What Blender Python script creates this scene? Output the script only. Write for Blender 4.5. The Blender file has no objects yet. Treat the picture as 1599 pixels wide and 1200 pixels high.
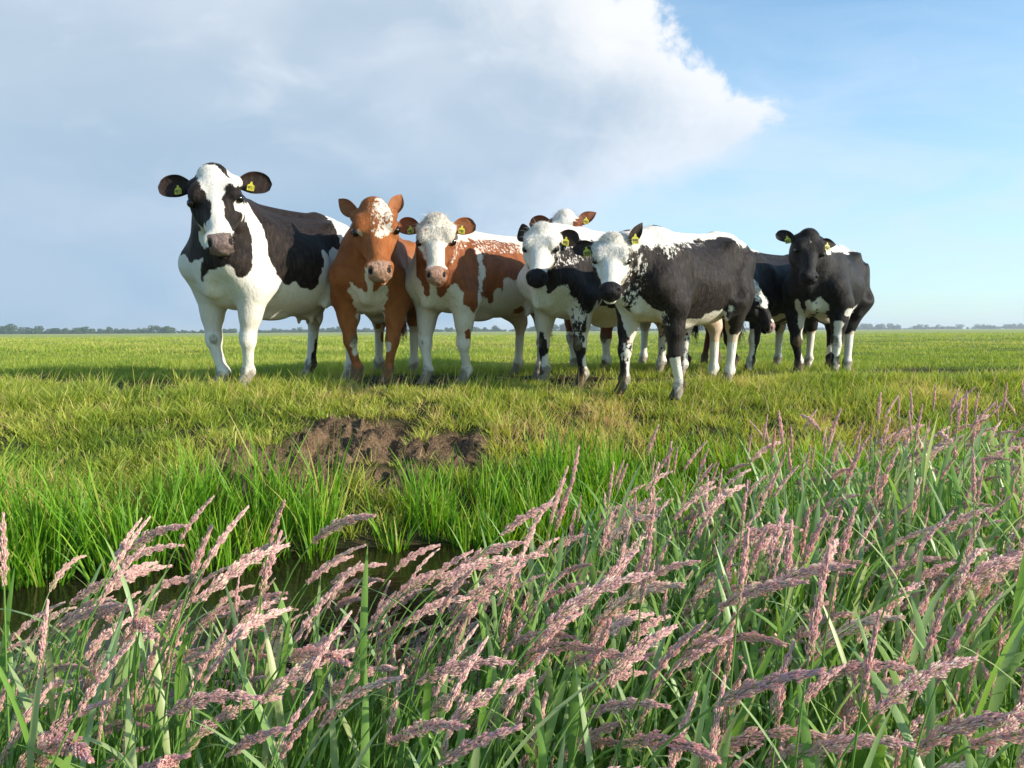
import bpy, math, random
import numpy as np
from mathutils import Vector, Matrix, Euler
from mathutils.kdtree import KDTree

random.seed(7)
RNG = np.random.default_rng(11)
sc = bpy.context.scene
COL = sc.collection
R = math.radians

# ------------------------------------------------------------------ camera
CAM_H = 0.42
FPX = 1200.0 / 1599.0
cam_d = bpy.data.cameras.new('camera')
cam = bpy.data.objects.new('camera', cam_d)
COL.objects.link(cam)
sc.camera = cam
cam_d.sensor_width = 36.0
cam_d.lens = 36.0 * FPX
cam_d.clip_start = 0.02
cam_d.clip_end = 20000
cam.location = (0, 0, CAM_H)
PITCH, ROLL = math.atan(82.5 / 1200.0), 0.0050
cam.rotation_mode = 'QUATERNION'
CAMQ = (Euler((math.pi / 2 - PITCH, 0, 0)).to_quaternion() @ Euler((0, 0, -ROLL)).to_quaternion())
cam.rotation_quaternion = CAMQ
CAMM = CAMQ.to_matrix()
CAMP = Vector((0, 0, CAM_H))

def at(px, py, Y):
    """point seen at photo pixel (px, py), Y metres ahead"""
    d = CAMM @ Vector(((px - 799.5) / 1200.0, -(py - 600.0) / 1200.0, -1.0))
    return CAMP + d * (Y / d.y)

def gx(px, Y):
    p = at(px, 520, Y)
    return p.x

def to_px(p):
    q = CAMM.transposed() @ (Vector(p) - CAMP)
    return (799.5 + 1200 * q.x / -q.z, 600 - 1200 * q.y / -q.z)

# ------------------------------------------------------------------ light
SUN_EL, SUN_AZ = R(21), R(17)            # azimuth from +X towards the viewer (-Y)
sdir = Vector((math.cos(SUN_EL) * math.cos(SUN_AZ), -math.cos(SUN_EL) * math.sin(SUN_AZ), math.sin(SUN_EL)))
sun_d = bpy.data.lights.new('sun', 'SUN')
sun_d.energy = 5.0
sun_d.angle = R(0.6)
sun_d.color = (1.0, 0.90, 0.76)
sun = bpy.data.objects.new('sun', sun_d)
sun.rotation_mode = 'QUATERNION'
sun.rotation_quaternion = sdir.to_track_quat('Z', 'Y')
sun.location = sdir * 50
COL.objects.link(sun)

sc.view_settings.view_transform = 'Standard'
sc.view_settings.look = 'None'
sc.view_settings.exposure = 0.60
sc.view_settings.gamma = 1
sc.render.engine = 'CYCLES'
sc.cycles.max_bounces = 6
sc.cycles.diffuse_bounces = 3
sc.cycles.glossy_bounces = 2
sc.cycles.transmission_bounces = 3
sc.cycles.transparent_max_bounces = 6

# ---- node helper
class NT:
    def __init__(s, tree):
        s.t = tree
        tree.nodes.clear()
    def n(s, typ, ins=None, **kw):
        nd = s.t.nodes.new(typ)
        for k, v in kw.items():
            setattr(nd, k, v)
        for k, v in (ins or {}).items():
            if isinstance(v, bpy.types.NodeSocket):
                s.t.links.new(v, nd.inputs[k])
            else:
                nd.inputs[k].default_value = v
        return nd
    def math(s, op, a, b=0.0, c=0.0, clamp=False):
        return s.n('ShaderNodeMath', {0: a, 1: b, 2: c}, operation=op, use_clamp=clamp).outputs[0]
    def mix(s, f, a, b):
        nd = s.n('ShaderNodeMix', data_type='RGBA')
        for i, v in ((0, f), (6, a), (7, b)):
            if isinstance(v, bpy.types.NodeSocket): s.t.links.new(v, nd.inputs[i])
            else: nd.inputs[i].default_value = v if i == 0 else tuple(v) + ((1,) if len(v) == 3 else ())
        return nd.outputs[2]
    def ramp(s, f, lo, hi, a=0.0, b=1.0, smooth=True):
        return s.n('ShaderNodeMapRange', {0: f, 1: lo, 2: hi, 3: a, 4: b}, interpolation_type='SMOOTHSTEP' if smooth else 'LINEAR').outputs[0]
    def noise(s, vec, scale, detail=4, rough=0.55, dist=0.0):
        return s.n('ShaderNodeTexNoise', {'Vector': vec, 'Scale': scale, 'Detail': detail, 'Roughness': rough, 'Distortion': dist}).outputs[0]
    def vmul(s, vec, v):
        return s.n('ShaderNodeVectorMath', {0: vec, 1: v}, operation='MULTIPLY').outputs[0]

# ------------------------------------------------------------------ sky
world = bpy.data.worlds.new("World")
sc.world = world
world.use_nodes = True
w = NT(world.node_tree)
sky = w.n('ShaderNodeTexSky', sky_type='NISHITA')
sky.sun_disc = False
sky.sun_elevation = SUN_EL
sky.sun_rotation = math.atan2(sdir.x, sdir.y)
sky.air_density = 1.0
sky.dust_density = 0.6
sky.ozone_density = 1.5
tc = w.n('ShaderNodeTexCoord')
dirv = w.n('ShaderNodeVectorMath', {0: tc.outputs['Generated']}, operation='NORMALIZE').outputs[0]
sx = w.n('ShaderNodeSeparateXYZ', {0: dirv})
X, Y_, Z = sx.outputs
yc = w.math('MAXIMUM', Y_, 0.05)
u = w.math('DIVIDE', X, yc)            # tangent of the bearing off due north
v = w.math('DIVIDE', Z, yc)            # tangent of the height above the horizon
uv = w.n('ShaderNodeCombineXYZ', {0: u, 1: v, 2: 0.0}).outputs[0]
# edge of the big cloud: u_edge(v); billows from noise
cv = w.n('ShaderNodeFloatCurve', {'Value': w.math('MULTIPLY', v, 1.6)})
c = cv.mapping.curves[0]
pts = [(0.0, 0.12), (0.10, 0.14), (0.22, 0.175), (0.288, 0.205), (0.336, 0.265), (0.384, 0.315), (0.44, 0.335), (0.49, 0.305), (0.545, 0.225), (0.61, 0.19), (0.69, 0.14), (0.8, 0.08), (1.0, 0.0)]
c.points[0].location = pts[0]; c.points[1].location = pts[-1]
for p in pts[1:-1]:
    c.points.new(*p)
cv.mapping.update()
ue = cv.outputs[0]
n1 = w.noise(uv, 8.0, 7, 0.66, 0.5)
n2 = w.noise(uv, 3.2, 3, 0.5, 0.2)
n3 = w.noise(uv, 26.0, 5, 0.6, 0.2)
d = w.math('SUBTRACT', ue, u)
d = w.math('MULTIPLY_ADD', w.math('SUBTRACT', n1, 0.5), 0.23, d)
d = w.math('MULTIPLY_ADD', w.math('SUBTRACT', n3, 0.5), 0.045, d)
n4 = w.noise(uv, 15.0, 4, 0.6, 0.8)
d = w.math('MULTIPLY_ADD', w.math('SUBTRACT', n4, 0.5), 0.11, d)
hs = w.ramp(v, 0.10, 0.26)                    # crisp up high, soft below
soft = w.math('MULTIPLY_ADD', w.math('SUBTRACT', 1.0, hs), 0.22, 0.032)
cover = w.n('ShaderNodeMapRange', {0: d, 1: w.math('MULTIPLY', soft, -0.5), 2: soft, 3: 0.0, 4: 1.0}, interpolation_type='SMOOTHSTEP').outputs[0]
# cloud brightness: bright rim falling to grey blue inside; streaks
rim = w.ramp(d, 0.02, 0.30)
streak = w.noise(w.vmul(uv, (1.0, 2.6, 1.0)), 2.3, 4, 0.5, 0.5)
rimn = w.math('MULTIPLY_ADD', w.math('SUBTRACT', n2, 0.5), 1.5, rim, clamp=True)
lowc = w.ramp(v, 0.02, 0.40)
grey = w.mix(lowc, (2.60, 4.05, 5.6), (3.75, 4.75, 5.85))
bright = w.mix(lowc, (4.7, 5.9, 7.4), (7.5, 7.65, 7.9))
cl = w.mix(rimn, bright, grey)
st = w.ramp(streak, 0.35, 0.75)
cl = w.mix(w.math('MULTIPLY', st, 0.36), cl, (6.0, 6.5, 7.5))
st2 = w.ramp(w.noise(w.vmul(uv, (1.0, 2.0, 1.0)), 5.5, 4, 0.55, 0.4), 0.48, 0.8)
cl = w.mix(w.math('MULTIPLY', w.math('MULTIPLY', st2, lowc), 0.5), cl, (7.4, 7.7, 8.3))
# thin veil low on the right
veil = w.math('MULTIPLY', w.ramp(w.math('SUBTRACT', 0.60, v), 0.0, 0.45), 0.66)
vn = w.ramp(w.noise(w.vmul(uv, (1.0, 3.5, 1.0)), 4.0, 5, 0.6, 0.6), 0.25, 0.75)
veil = w.math('MULTIPLY', veil, w.math('MULTIPLY_ADD', vn, 0.6, 0.55), clamp=True)
puff = w.math('MULTIPLY', w.ramp(w.noise(w.vmul(uv, (1.0, 1.4, 1.0)), 7.0, 6, 0.6, 0.3), 0.60, 0.78), 0.28)
skyc = w.n('ShaderNodeVectorMath', {0: sky.outputs[0], 1: (1.16, 1.68, 1.84)}, operation='MULTIPLY').outputs[0]
base = w.mix(veil, skyc, (5.6, 6.75, 8.2))
base = w.mix(puff, base, (7.2, 7.6, 8.2))
full = w.mix(cover, base, cl)
# clouds only ahead; behind the viewer plain sky
front = w.ramp(Y_, 0.05, 0.25)
full = w.mix(front, w.mix(0.12, skyc, (6.0, 6.4, 7.0)), full)
bg = w.n('ShaderNodeBackground', {'Color': full, 'Strength': 0.087})
w.n('ShaderNodeOutputWorld', {'Surface': bg.outputs[0]})

# ------------------------------------------------------------------ helpers
def tag(o, label=None, cat=None, group=None, kind=None):
    if label: o['label'] = label
    if cat: o['category'] = cat
    if group: o['group'] = group
    if kind: o['kind'] = kind
    return o

def mesh_obj(name, V, F, mat, parent=None, smooth=True, attrs=None, mats=None, midx=None):
    """V (n,3) array, F (m,k) int array or list of such arrays"""
    me = bpy.data.meshes.new(name)
    V = np.asarray(V, dtype=np.float32)
    Fs = F if isinstance(F, (list, tuple)) else [F]
    Fs = [np.asarray(f, dtype=np.int32) for f in Fs if len(f)]
    nl = sum(f.size for f in Fs); nf = sum(len(f) for f in Fs)
    me.vertices.add(len(V)); me.vertices.foreach_set('co', V.ravel())
    me.loops.add(nl); me.polygons.add(nf)
    me.loops.foreach_set('vertex_index', np.concatenate([f.ravel() for f in Fs]))
    tot = np.concatenate([np.full(len(f), f.shape[1], dtype=np.int32) for f in Fs])
    st = np.concatenate([[0], np.cumsum(tot)[:-1]]).astype(np.int32)
    me.polygons.foreach_set('loop_start', st)
    me.polygons.foreach_set('loop_total', tot)
    me.polygons.foreach_set('use_smooth', np.full(nf, smooth, dtype=bool))
    if midx is not None:
        me.polygons.foreach_set('material_index', np.asarray(midx, dtype=np.int32))
    for k, a in (attrs or {}).items():
        a = np.asarray(a, dtype=np.float32)
        if a.ndim == 1:
            at_ = me.attributes.new(k, 'FLOAT', 'POINT'); at_.data.foreach_set('value', a)
        else:
            at_ = me.attributes.new(k, 'FLOAT_VECTOR', 'POINT'); at_.data.foreach_set('vector', a.ravel())
    me.update(calc_edges=True)
    for m in (mats or [mat]):
        me.materials.append(m)
    o = bpy.data.objects.new(name, me)
    COL.objects.link(o)
    if parent is not None:
        o.parent = parent
    return o

def empty(name, loc, rz=0.0, scale=1.0):
    o = bpy.data.objects.new(name, None)
    o.location = loc; o.rotation_euler = (0, 0, rz); o.scale = (scale,) * 3
    o.empty_display_size = 0.2
    COL.objects.link(o)
    return o

def _hash(ix, iy, iz, seed):
    n = (ix.astype(np.int64) * 374761393 + iy.astype(np.int64) * 668265263 + iz.astype(np.int64) * 2147483647 + seed * 974634777) & 0xffffffff
    n = ((n ^ (n >> 13)) * 1274126177) & 0xffffffff
    n = n ^ (n >> 16)
    return (n & 0xffff) / 32767.5 - 1.0

def vnoise(x, y, z=None, seed=0):
    """value noise, -1..1"""
    x = np.asarray(x, float); y = np.asarray(y, float)
    z = np.zeros_like(x) if z is None else np.asarray(z, float)
    ix, iy, iz = np.floor(x), np.floor(y), np.floor(z)
    fx, fy, fz = x - ix, y - iy, z - iz
    sx_, sy_, sz_ = [f * f * (3 - 2 * f) for f in (fx, fy, fz)]
    r = 0
    for a in (0, 1):
        for b in (0, 1):
            for c_ in (0, 1):
                wt = (sx_ if a else 1 - sx_) * (sy_ if b else 1 - sy_) * (sz_ if c_ else 1 - sz_)
                r = r + wt * _hash(ix + a, iy + b, iz + c_, seed)
    return r

def fbm(x, y, z=None, seed=0, oct=4, gain=0.5):
    r = 0; a = 1.0; f = 1.0
    for i in range(oct):
        r = r + a * vnoise(np.asarray(x) * f, np.asarray(y) * f, None if z is None else np.asarray(z) * f, seed + i)
        a *= gain; f *= 2.03
    return r

def sstep(a, b, x):
    t = np.clip((np.asarray(x, float) - a) / (b - a), 0, 1)
    return t * t * (3 - 2 * t)

# ------------------------------------------------------------------ terrain
WATER_Z = -0.62
def far_edge(x):      # where the water meets the far bank (metres ahead)
    return np.minimum(3.82 + 0.32 * x, 4.1) + 0.06 * np.sin(x * 2.3) + 0.10 * np.exp(-((x + 1.0) / 0.5) ** 2)
def near_edge(x):
    return 2.12 + 0.50 * np.maximum(x, -.2) + 0.08 * x + 0.05 * np.sin(x * 3.1)

DIRT = [(-1.29, 4.3, 0.42, 0.38), (-1.01, 4.78, 0.42, 0.4), (-1.45, 3.98, 0.29, 0.34), (-0.51, 4.6, 0.18, 0.16), (-0.34, 4.72, 0.2, 0.24), (-0.69, 4.25, 0.18, 0.15)]
def dirt_mask(x, y):
    x = np.asarray(x, float); y = np.asarray(y, float)
    m = np.full(np.broadcast(x, y).shape, -9.0)
    for (cx, cy, rx, ry) in DIRT:
        m = np.maximum(m, 1 - np.sqrt(((x - cx) / rx) ** 2 + ((y - cy) / ry) ** 2))
    m = m + 0.22 * fbm(x * 3, y * 3, seed=5, oct=3)
    return sstep(-0.10, 0.16, m)

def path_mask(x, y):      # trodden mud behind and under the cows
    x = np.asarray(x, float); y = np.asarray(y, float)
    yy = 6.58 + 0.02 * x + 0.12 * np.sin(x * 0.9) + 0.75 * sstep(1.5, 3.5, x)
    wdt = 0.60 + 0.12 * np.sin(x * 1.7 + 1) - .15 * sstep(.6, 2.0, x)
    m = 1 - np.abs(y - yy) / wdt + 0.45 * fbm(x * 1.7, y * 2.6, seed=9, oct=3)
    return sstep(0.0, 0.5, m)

def ground_z(x, y):
    x = np.asarray(x, float); y = np.asarray(y, float)
    fe, ne = far_edge(x), near_edge(x)
    top = 6.25 + 0.08 * np.sin(x * 1.1) 
    t = np.clip((y - fe) / (top - fe), 0, 1)
    prof = -0.64 + 0.64 * (1 - (1 - t) ** 1.5)          # convex bank up to the field
    prof = prof + 0.035 * np.sin(np.pi * t) * fbm(x * 2.2, y * 2.2, seed=2, oct=4)
    # ditch bed
    bed = -0.66 - 0.25 * np.clip(np.minimum(fe - y, y - ne) / 0.5, 0, 1)
    near = -0.66 + 0.13 * sstep(0, 0.7, ne - y) + 0.02 * fbm(x * 4, y * 4, seed=3, oct=2)
    z = np.where(y >= fe, prof, np.where(y <= ne, near, bed))
    # shallow rise and fall of the field
    f = sstep(5.5, 7.0, y)
    amp = np.clip(1.5 * 40.0 / np.maximum(y, 40.0), 0, 1.5)
    z = z + f * (0.022 * fbm(x * 0.9, y * 0.9, seed=21, oct=2) + 0.018 * amp * vnoise(x * .15, y * .11, seed=22))
    z = z - 0.008 * np.exp(-((x - 1.1) / 0.8) ** 2 - ((y - 5.5) / 0.45) ** 2)   # dip where the front cow stands
    # dug-out earth
    dm = dirt_mask(x, y)
    lump = np.abs(fbm(x * 5.0, y * 5.0, seed=31, oct=4, gain=0.6))
    lump2 = 1 - np.abs(fbm(x * 13.0, y * 13.0, seed=35, oct=3, gain=0.6))
    z = z + dm * (-0.09 + 0.11 * lump + 0.060 * lump2 + 0.07 * fbm(x * 2.1, y * 2.1, seed=33, oct=2))
    pm = path_mask(x, y)
    z = z + pm * (-0.035 + 0.028 * np.abs(fbm(x * 6, y * 6, seed=41, oct=3)))
    return z
# ------------------------------------------------------------------ implicit surfaces for the cattle
class Field:
    def __init__(s, lo, hi, h):
        s.lo = np.array(lo, float); s.h = h
        s.n = np.ceil((np.array(hi) - s.lo) / h).astype(int) + 1
        s.ax = [s.lo[i] + h * np.arange(s.n[i]) for i in range(3)]
        s.d = np.full(s.n, 0.5, dtype=np.float32)
    def sub(s, lo, hi):
        sl = []
        for i in range(3):
            a = int(np.floor((lo[i] - s.lo[i]) / s.h)); b = int(np.ceil((hi[i] - s.lo[i]) / s.h)) + 1
            a = max(a, 0); b = min(b, s.n[i])
            if b - a < 2: return None, None
            sl.append(slice(a, b))
        g = np.meshgrid(s.ax[0][sl[0]], s.ax[1][sl[1]], s.ax[2][sl[2]], indexing='ij', sparse=True)
        return tuple(sl), g
    def union(s, sl, p, k):
        a = s.d[sl]
        if k > 0:
            hh = np.maximum(k - np.abs(a - p), 0) / k
            s.d[sl] = np.minimum(a, p) - hh * hh * k * 0.25
        else:
            s.d[sl] = np.minimum(a, p)
    def cut(s, sl, p, k):
        a = s.d[sl]; p = -p
        hh = np.maximum(k - np.abs(a - p), 0) / k
        s.d[sl] = np.maximum(a, p) + hh * hh * k * 0.25

def fr(M, g, o=(0, 0, 0)):
    """grid coordinates in the frame M (columns = axes) at o"""
    x, y, z = g[0] - o[0], g[1] - o[1], g[2] - o[2]
    return [M[0][i] * x + M[1][i] * y + M[2][i] * z for i in range(3)]

I3 = ((1, 0, 0), (0, 1, 0), (0, 0, 1))

def ell(F, c, r, k=0.03, M=I3, o=(0, 0, 0), sc_=1.0, cut=False):
    """ellipsoid: centre c and radii r in frame M at o scaled by sc_"""
    c = np.array(c, float); r = np.array(r, float) * sc_
    cw = np.array([sum(M[i][j] * c[j] for j in range(3)) * sc_ + o[i] for i in range(3)])
    m = r.max() + k + 0.012
    sl, g = F.sub(cw - m, cw + m)
    if sl is None: return
    q = fr(M, g, cw)
    k0 = np.sqrt((q[0] / r[0]) ** 2 + (q[1] / r[1]) ** 2 + (q[2] / r[2]) ** 2)
    k1 = np.sqrt((q[0] / r[0] ** 2) ** 2 + (q[1] / r[1] ** 2) ** 2 + (q[2] / r[2] ** 2) ** 2)
    d = k0 * (k0 - 1) / np.maximum(k1, 1e-6)
    (F.cut if cut else F.union)(sl, d.astype(np.float32), k)

def cap(F, a, b, ra, rb, k=0.03, flat=None, fs=1.0, cut=False):
    """tapered capsule a->b; thickness along unit vector flat multiplied by fs (<1 thinner)"""
    a = np.array(a, float); b = np.array(b, float)
    m = max(ra, rb) * max(1, fs) + k + 0.012
    sl, g = F.sub(np.minimum(a, b) - m, np.maximum(a, b) + m)
    if sl is None: return
    x, y, z = g[0] - a[0], g[1] - a[1], g[2] - a[2]
    ab = b - a; L2 = ab @ ab
    t = np.clip((x * ab[0] + y * ab[1] + z * ab[2]) / L2, 0, 1)
    dx, dy, dz = x - t * ab[0], y - t * ab[1], z - t * ab[2]
    if flat is not None:
        f = np.array(flat, float)
        q = dx * f[0] + dy * f[1] + dz * f[2]
        e = (1.0 / fs - 1.0) * q
        dist = np.sqrt((dx + e * f[0]) ** 2 + (dy + e * f[1]) ** 2 + (dz + e * f[2]) ** 2)
        r = ra + (rb - ra) * t
        d = (dist - r) * np.where(dist > 1e-6, np.sqrt(dx * dx + dy * dy + dz * dz + 1e-12) / np.maximum(dist, 1e-6), 1)
    else:
        d = np.sqrt(dx * dx + dy * dy + dz * dz) - (ra + (rb - ra) * t)
    (F.cut if cut else F.union)(sl, d.astype(np.float32), k)

def catmull(xs, ys, n=200):
    xs = np.array(xs, float); ys = np.array(ys, float)
    m = np.gradient(ys, xs)
    X_ = np.linspace(xs[0], xs[-1], n)
    i = np.clip(np.searchsorted(xs, X_) - 1, 0, len(xs) - 2)
    h = xs[i + 1] - xs[i]; t = (X_ - xs[i]) / h
    Y = (2 * t ** 3 - 3 * t ** 2 + 1) * ys[i] + (t ** 3 - 2 * t ** 2 + t) * h * m[i] + (-2 * t ** 3 + 3 * t ** 2) * ys[i + 1] + (t ** 3 - t ** 2) * h * m[i + 1]
    return X_, Y

def sweep(F, keys, M=I3, o=(0, 0, 0), sc_=1.0, k=0.04, p=2.4, topw=0.8, botw=0.9, bound=None):
    """body swept along local x: keys of (x, ztop, zbot, halfwidth)"""
    K = np.array(sorted(keys)); xs = K[:, 0]
    T = [catmull(xs, K[:, j]) for j in (1, 2, 3)]
    lo = np.array([xs[0], -K[:, 3].max(), K[:, 2].min()]); hi = np.array([xs[-1], K[:, 3].max(), K[:, 1].max()])
    cs = []
    for a in (lo[0], hi[0]):
        for b in (lo[1], hi[1]):
            for c in (lo[2], hi[2]):
                cs.append([sum(M[i][j] * (a, b, c)[j] for j in range(3)) * sc_ + o[i] for i in range(3)])
    cs = np.array(cs); m = k + 0.02
    sl, g = F.sub(cs.min(0) - m, cs.max(0) + m)
    if sl is None: return
    q = fr(M, g, o); x, y, z = [v / sc_ for v in q]
    zt = np.interp(x, *T[0]); zb = np.interp(x, *T[1]); w_ = np.interp(x, *T[2])
    c = (zt + zb) / 2; h = np.maximum((zt - zb) / 2, 0.004)
    t = (z - c) / h
    wf = np.where(t > 0, 1 + (topw - 1) * np.clip(t, 0, 1) ** 1.3, 1 + (botw - 1) * np.clip(-t, 0, 1) ** 1.5)
    ww = np.maximum(w_ * wf, 0.004)
    rr = (np.abs(y / ww) ** p + np.abs(t) ** p) ** (1 / p)
    d = (rr - 1) * np.minimum(ww, h)
    ex = np.maximum(xs[0] - x, x - xs[-1])
    d = np.where(ex > 0, np.sqrt(np.maximum(d, 0) ** 2 + ex ** 2), d)
    F.union(sl, (d * sc_).astype(np.float32), k)

def surface_nets(F):
    d = F.d; s = d < 0
    nx, ny, nz = d.shape
    cs = s[:-1, :-1, :-1].astype(np.int8)
    tot = np.zeros((nx - 1, ny - 1, nz - 1), np.int8)
    for a in (0, 1):
        for b in (0, 1):
            for c in (0, 1):
                tot += s[a:nx - 1 + a, b:ny - 1 + b, c:nz - 1 + c]
    act = (tot > 0) & (tot < 8)
    idx = np.full(act.shape, -1, np.int64)
    I, J, K = np.nonzero(act)
    idx[I, J, K] = np.arange(len(I))
    acc = np.zeros((len(I), 3)); cnt = np.zeros(len(I))
    corners = [(a, b, c) for a in (0, 1) for b in (0, 1) for c in (0, 1)]
    for p0 in corners:
        for ax in range(3):
            if p0[ax] == 1: continue
            p1 = list(p0); p1[ax] = 1
            d0 = d[I + p0[0], J + p0[1], K + p0[2]]; d1 = d[I + p1[0], J + p1[1], K + p1[2]]
            m = (d0 < 0) != (d1 < 0)
            t = np.where(m, d0 / np.where(m, d0 - d1, 1), 0)
            for q in range(3):
                acc[:, q] += np.where(m, p0[q] + (t if q == ax else 0), 0)
            cnt += m
    V = F.lo + (np.stack([I, J, K], 1) + acc / cnt[:, None]) * F.h
    quads = []
    for ax in range(3):
        s0 = [slice(None)] * 3; s1 = [slice(None)] * 3
        s0[ax] = slice(0, -1); s1[ax] = slice(1, None)
        ch = s[tuple(s0)] != s[tuple(s1)]
        E = np.array(np.nonzero(ch))
        o1, o2 = [a for a in range(3) if a != ax]
        ok = (E[o1] > 0) & (E[o2] > 0) & (E[o1] < act.shape[o1]) & (E[o2] < act.shape[o2]) & (E[ax] < act.shape[ax])
        E = E[:, ok]
        ins = s[tuple(E)]
        def g(da, db):
            e = E.copy(); e[o1] -= da; e[o2] -= db
            return idx[e[0], e[1], e[2]]
        q = np.stack([g(1, 1), g(0, 1), g(0, 0), g(1, 0)], 1)
        flip = ins if ax != 1 else ~ins
        q[~flip] = q[~flip][:, ::-1]
        quads.append(q)
    return V, np.concatenate(quads)

def relax(V, Q, n=2, f=0.4):
    E = np.concatenate([Q[:, [i, (i + 1) % 4]] for i in range(4)])
    for _ in range(n):
        acc = np.zeros_like(V); cnt = np.zeros(len(V))
        for a, b in ((0, 1), (1, 0)):
            np.add.at(acc, E[:, a], V[E[:, b]]); np.add.at(cnt, E[:, a], 1)
        V = V + f * (acc / np.maximum(cnt, 1)[:, None] - V)
    return V

def clean(V, Q):
    used = np.unique(Q); m = np.full(len(V), -1); m[used] = np.arange(len(used))
    return V[used], m[Q]

TORSO = [(0.548, .74, .60, .05), (0.525, .80, .525, .120), (0.465, .89, .455, .175), (0.36, .975, .418, .195), (0.24, .990, .410, .205),
         (0.08, .965, .395, .238), (-.10, .950, .385, .262), (-.26, .955, .390, .262), (-.38, .970, .415, .245), (-.48, .985, .480, .215),
         (-.58, .980, .580, .190), (-.66, .960, .640, .162), (-.715, .925, .690, .125), (-.750, .87, .76, .06)]
HEAD = [(-.07, -.14, -.30, .06), (-.03, -.04, -.36, .165), (.05, .025, -.42, .215), (.14, .045, -.46, .238), (.24, .045, -.50, .255), (.34, .02, -.51, .262),
        (.44, -.005, -.48, .240), (.55, -.02, -.42, .208), (.66, -.03, -.36, .172), (.76, -.045, -.325, .153), (.86, -.055, -.300, .152), (.95, -.07, -.285, .146), (1.0, -.11, -.26, .120), (1.02, -.15, -.24, .05)]

def ear_mesh(base, axis, upn, L, W, cup=0.35, segs=14, rings=9, thick=0.010, droop=0.0, pt=False):
    """a leaf-shaped cupped ear; returns V, Q, inner mask. axis = root->tip, upn = direction the opening faces"""
    axis = Vector(axis).normalized(); n = Vector(upn); n = (n - axis * n.dot(axis)).normalized(); s = axis.cross(n)
    prof = [(0, .30), (.10, .42), (.25, .72), (.42, .95), (.58, 1.0), (.72, .95), (.85, .80), (.94, .55), (.98, .34), (1.0, .06)]
    if pt: prof = [(0, .40), (.10, .60), (.25, .88), (.40, 1.0), (.55, .95), (.70, .74), (.85, .42), (.95, .17), (1.0, .03)]
    tt, ww = catmull([p[0] for p in prof], [p[1] for p in prof], 60)
    V = []; inner = []
    for side in (0, 1):
        for i in range(rings + 6):
            t = i / (rings + 5)
            wv = np.interp(t, tt, ww) * W / 2
            for j in range(segs):
                a = -1 + 2 * j / (segs - 1)
                wr = wv * math.sin(a * math.pi / 2 * .98)
                depth = cup * wv * (1 - abs(a) ** 2) * (1.6 - t) + (0.25 * L * max(0, .25 - t))
                p = Vector(base) + axis * (t * L) + s * wr - n * depth + n * (0.10 * L * math.sin(t * 2.6)) - Vector((0, 0, 1)) * droop * t * t * L
                th = thick * (1 - abs(a) ** 3) * (1 - t * .6)
                if side: p = p - n * th
                V.append(p); inner.append(1.0 - side)
    rows = rings + 6
    Q = []
    N = rows * segs
    for i in range(rows - 1):
        for j in range(segs - 1):
            a = i * segs + j
            Q.append((a, a + 1, a + segs + 1, a + segs))
            Q.append((N + a, N + a + segs, N + a + segs + 1, N + a + 1))
    for i in range(rows - 1):
        for j in (0, segs - 1):
            a = i * segs + j
            Q.append((a, a + segs, N + a + segs, N + a))
    return np.array([tuple(v) for v in V]), np.array(Q), np.array(inner)

def uvsphere(c, r, n=12, sc=(1, 1, 1)):
    V = []; Q = []
    for i in range(n + 1):
        th = math.pi * i / n
        for j in range(2 * n):
            ph = math.pi * j / n
            V.append((c[0] + r * sc[0] * math.sin(th) * math.cos(ph), c[1] + r * sc[1] * math.sin(th) * math.sin(ph), c[2] + r * sc[2] * math.cos(th)))
    for i in range(n):
        for j in range(2 * n):
            a = i * 2 * n + j; b = i * 2 * n + (j + 1) % (2 * n)
            Q.append((a, b, b + 2 * n, a + 2 * n))
    return np.array(V), np.array(Q)

def mix3(a, b, t):
    return tuple(a[i] + (b[i] - a[i]) * t for i in range(3))

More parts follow.
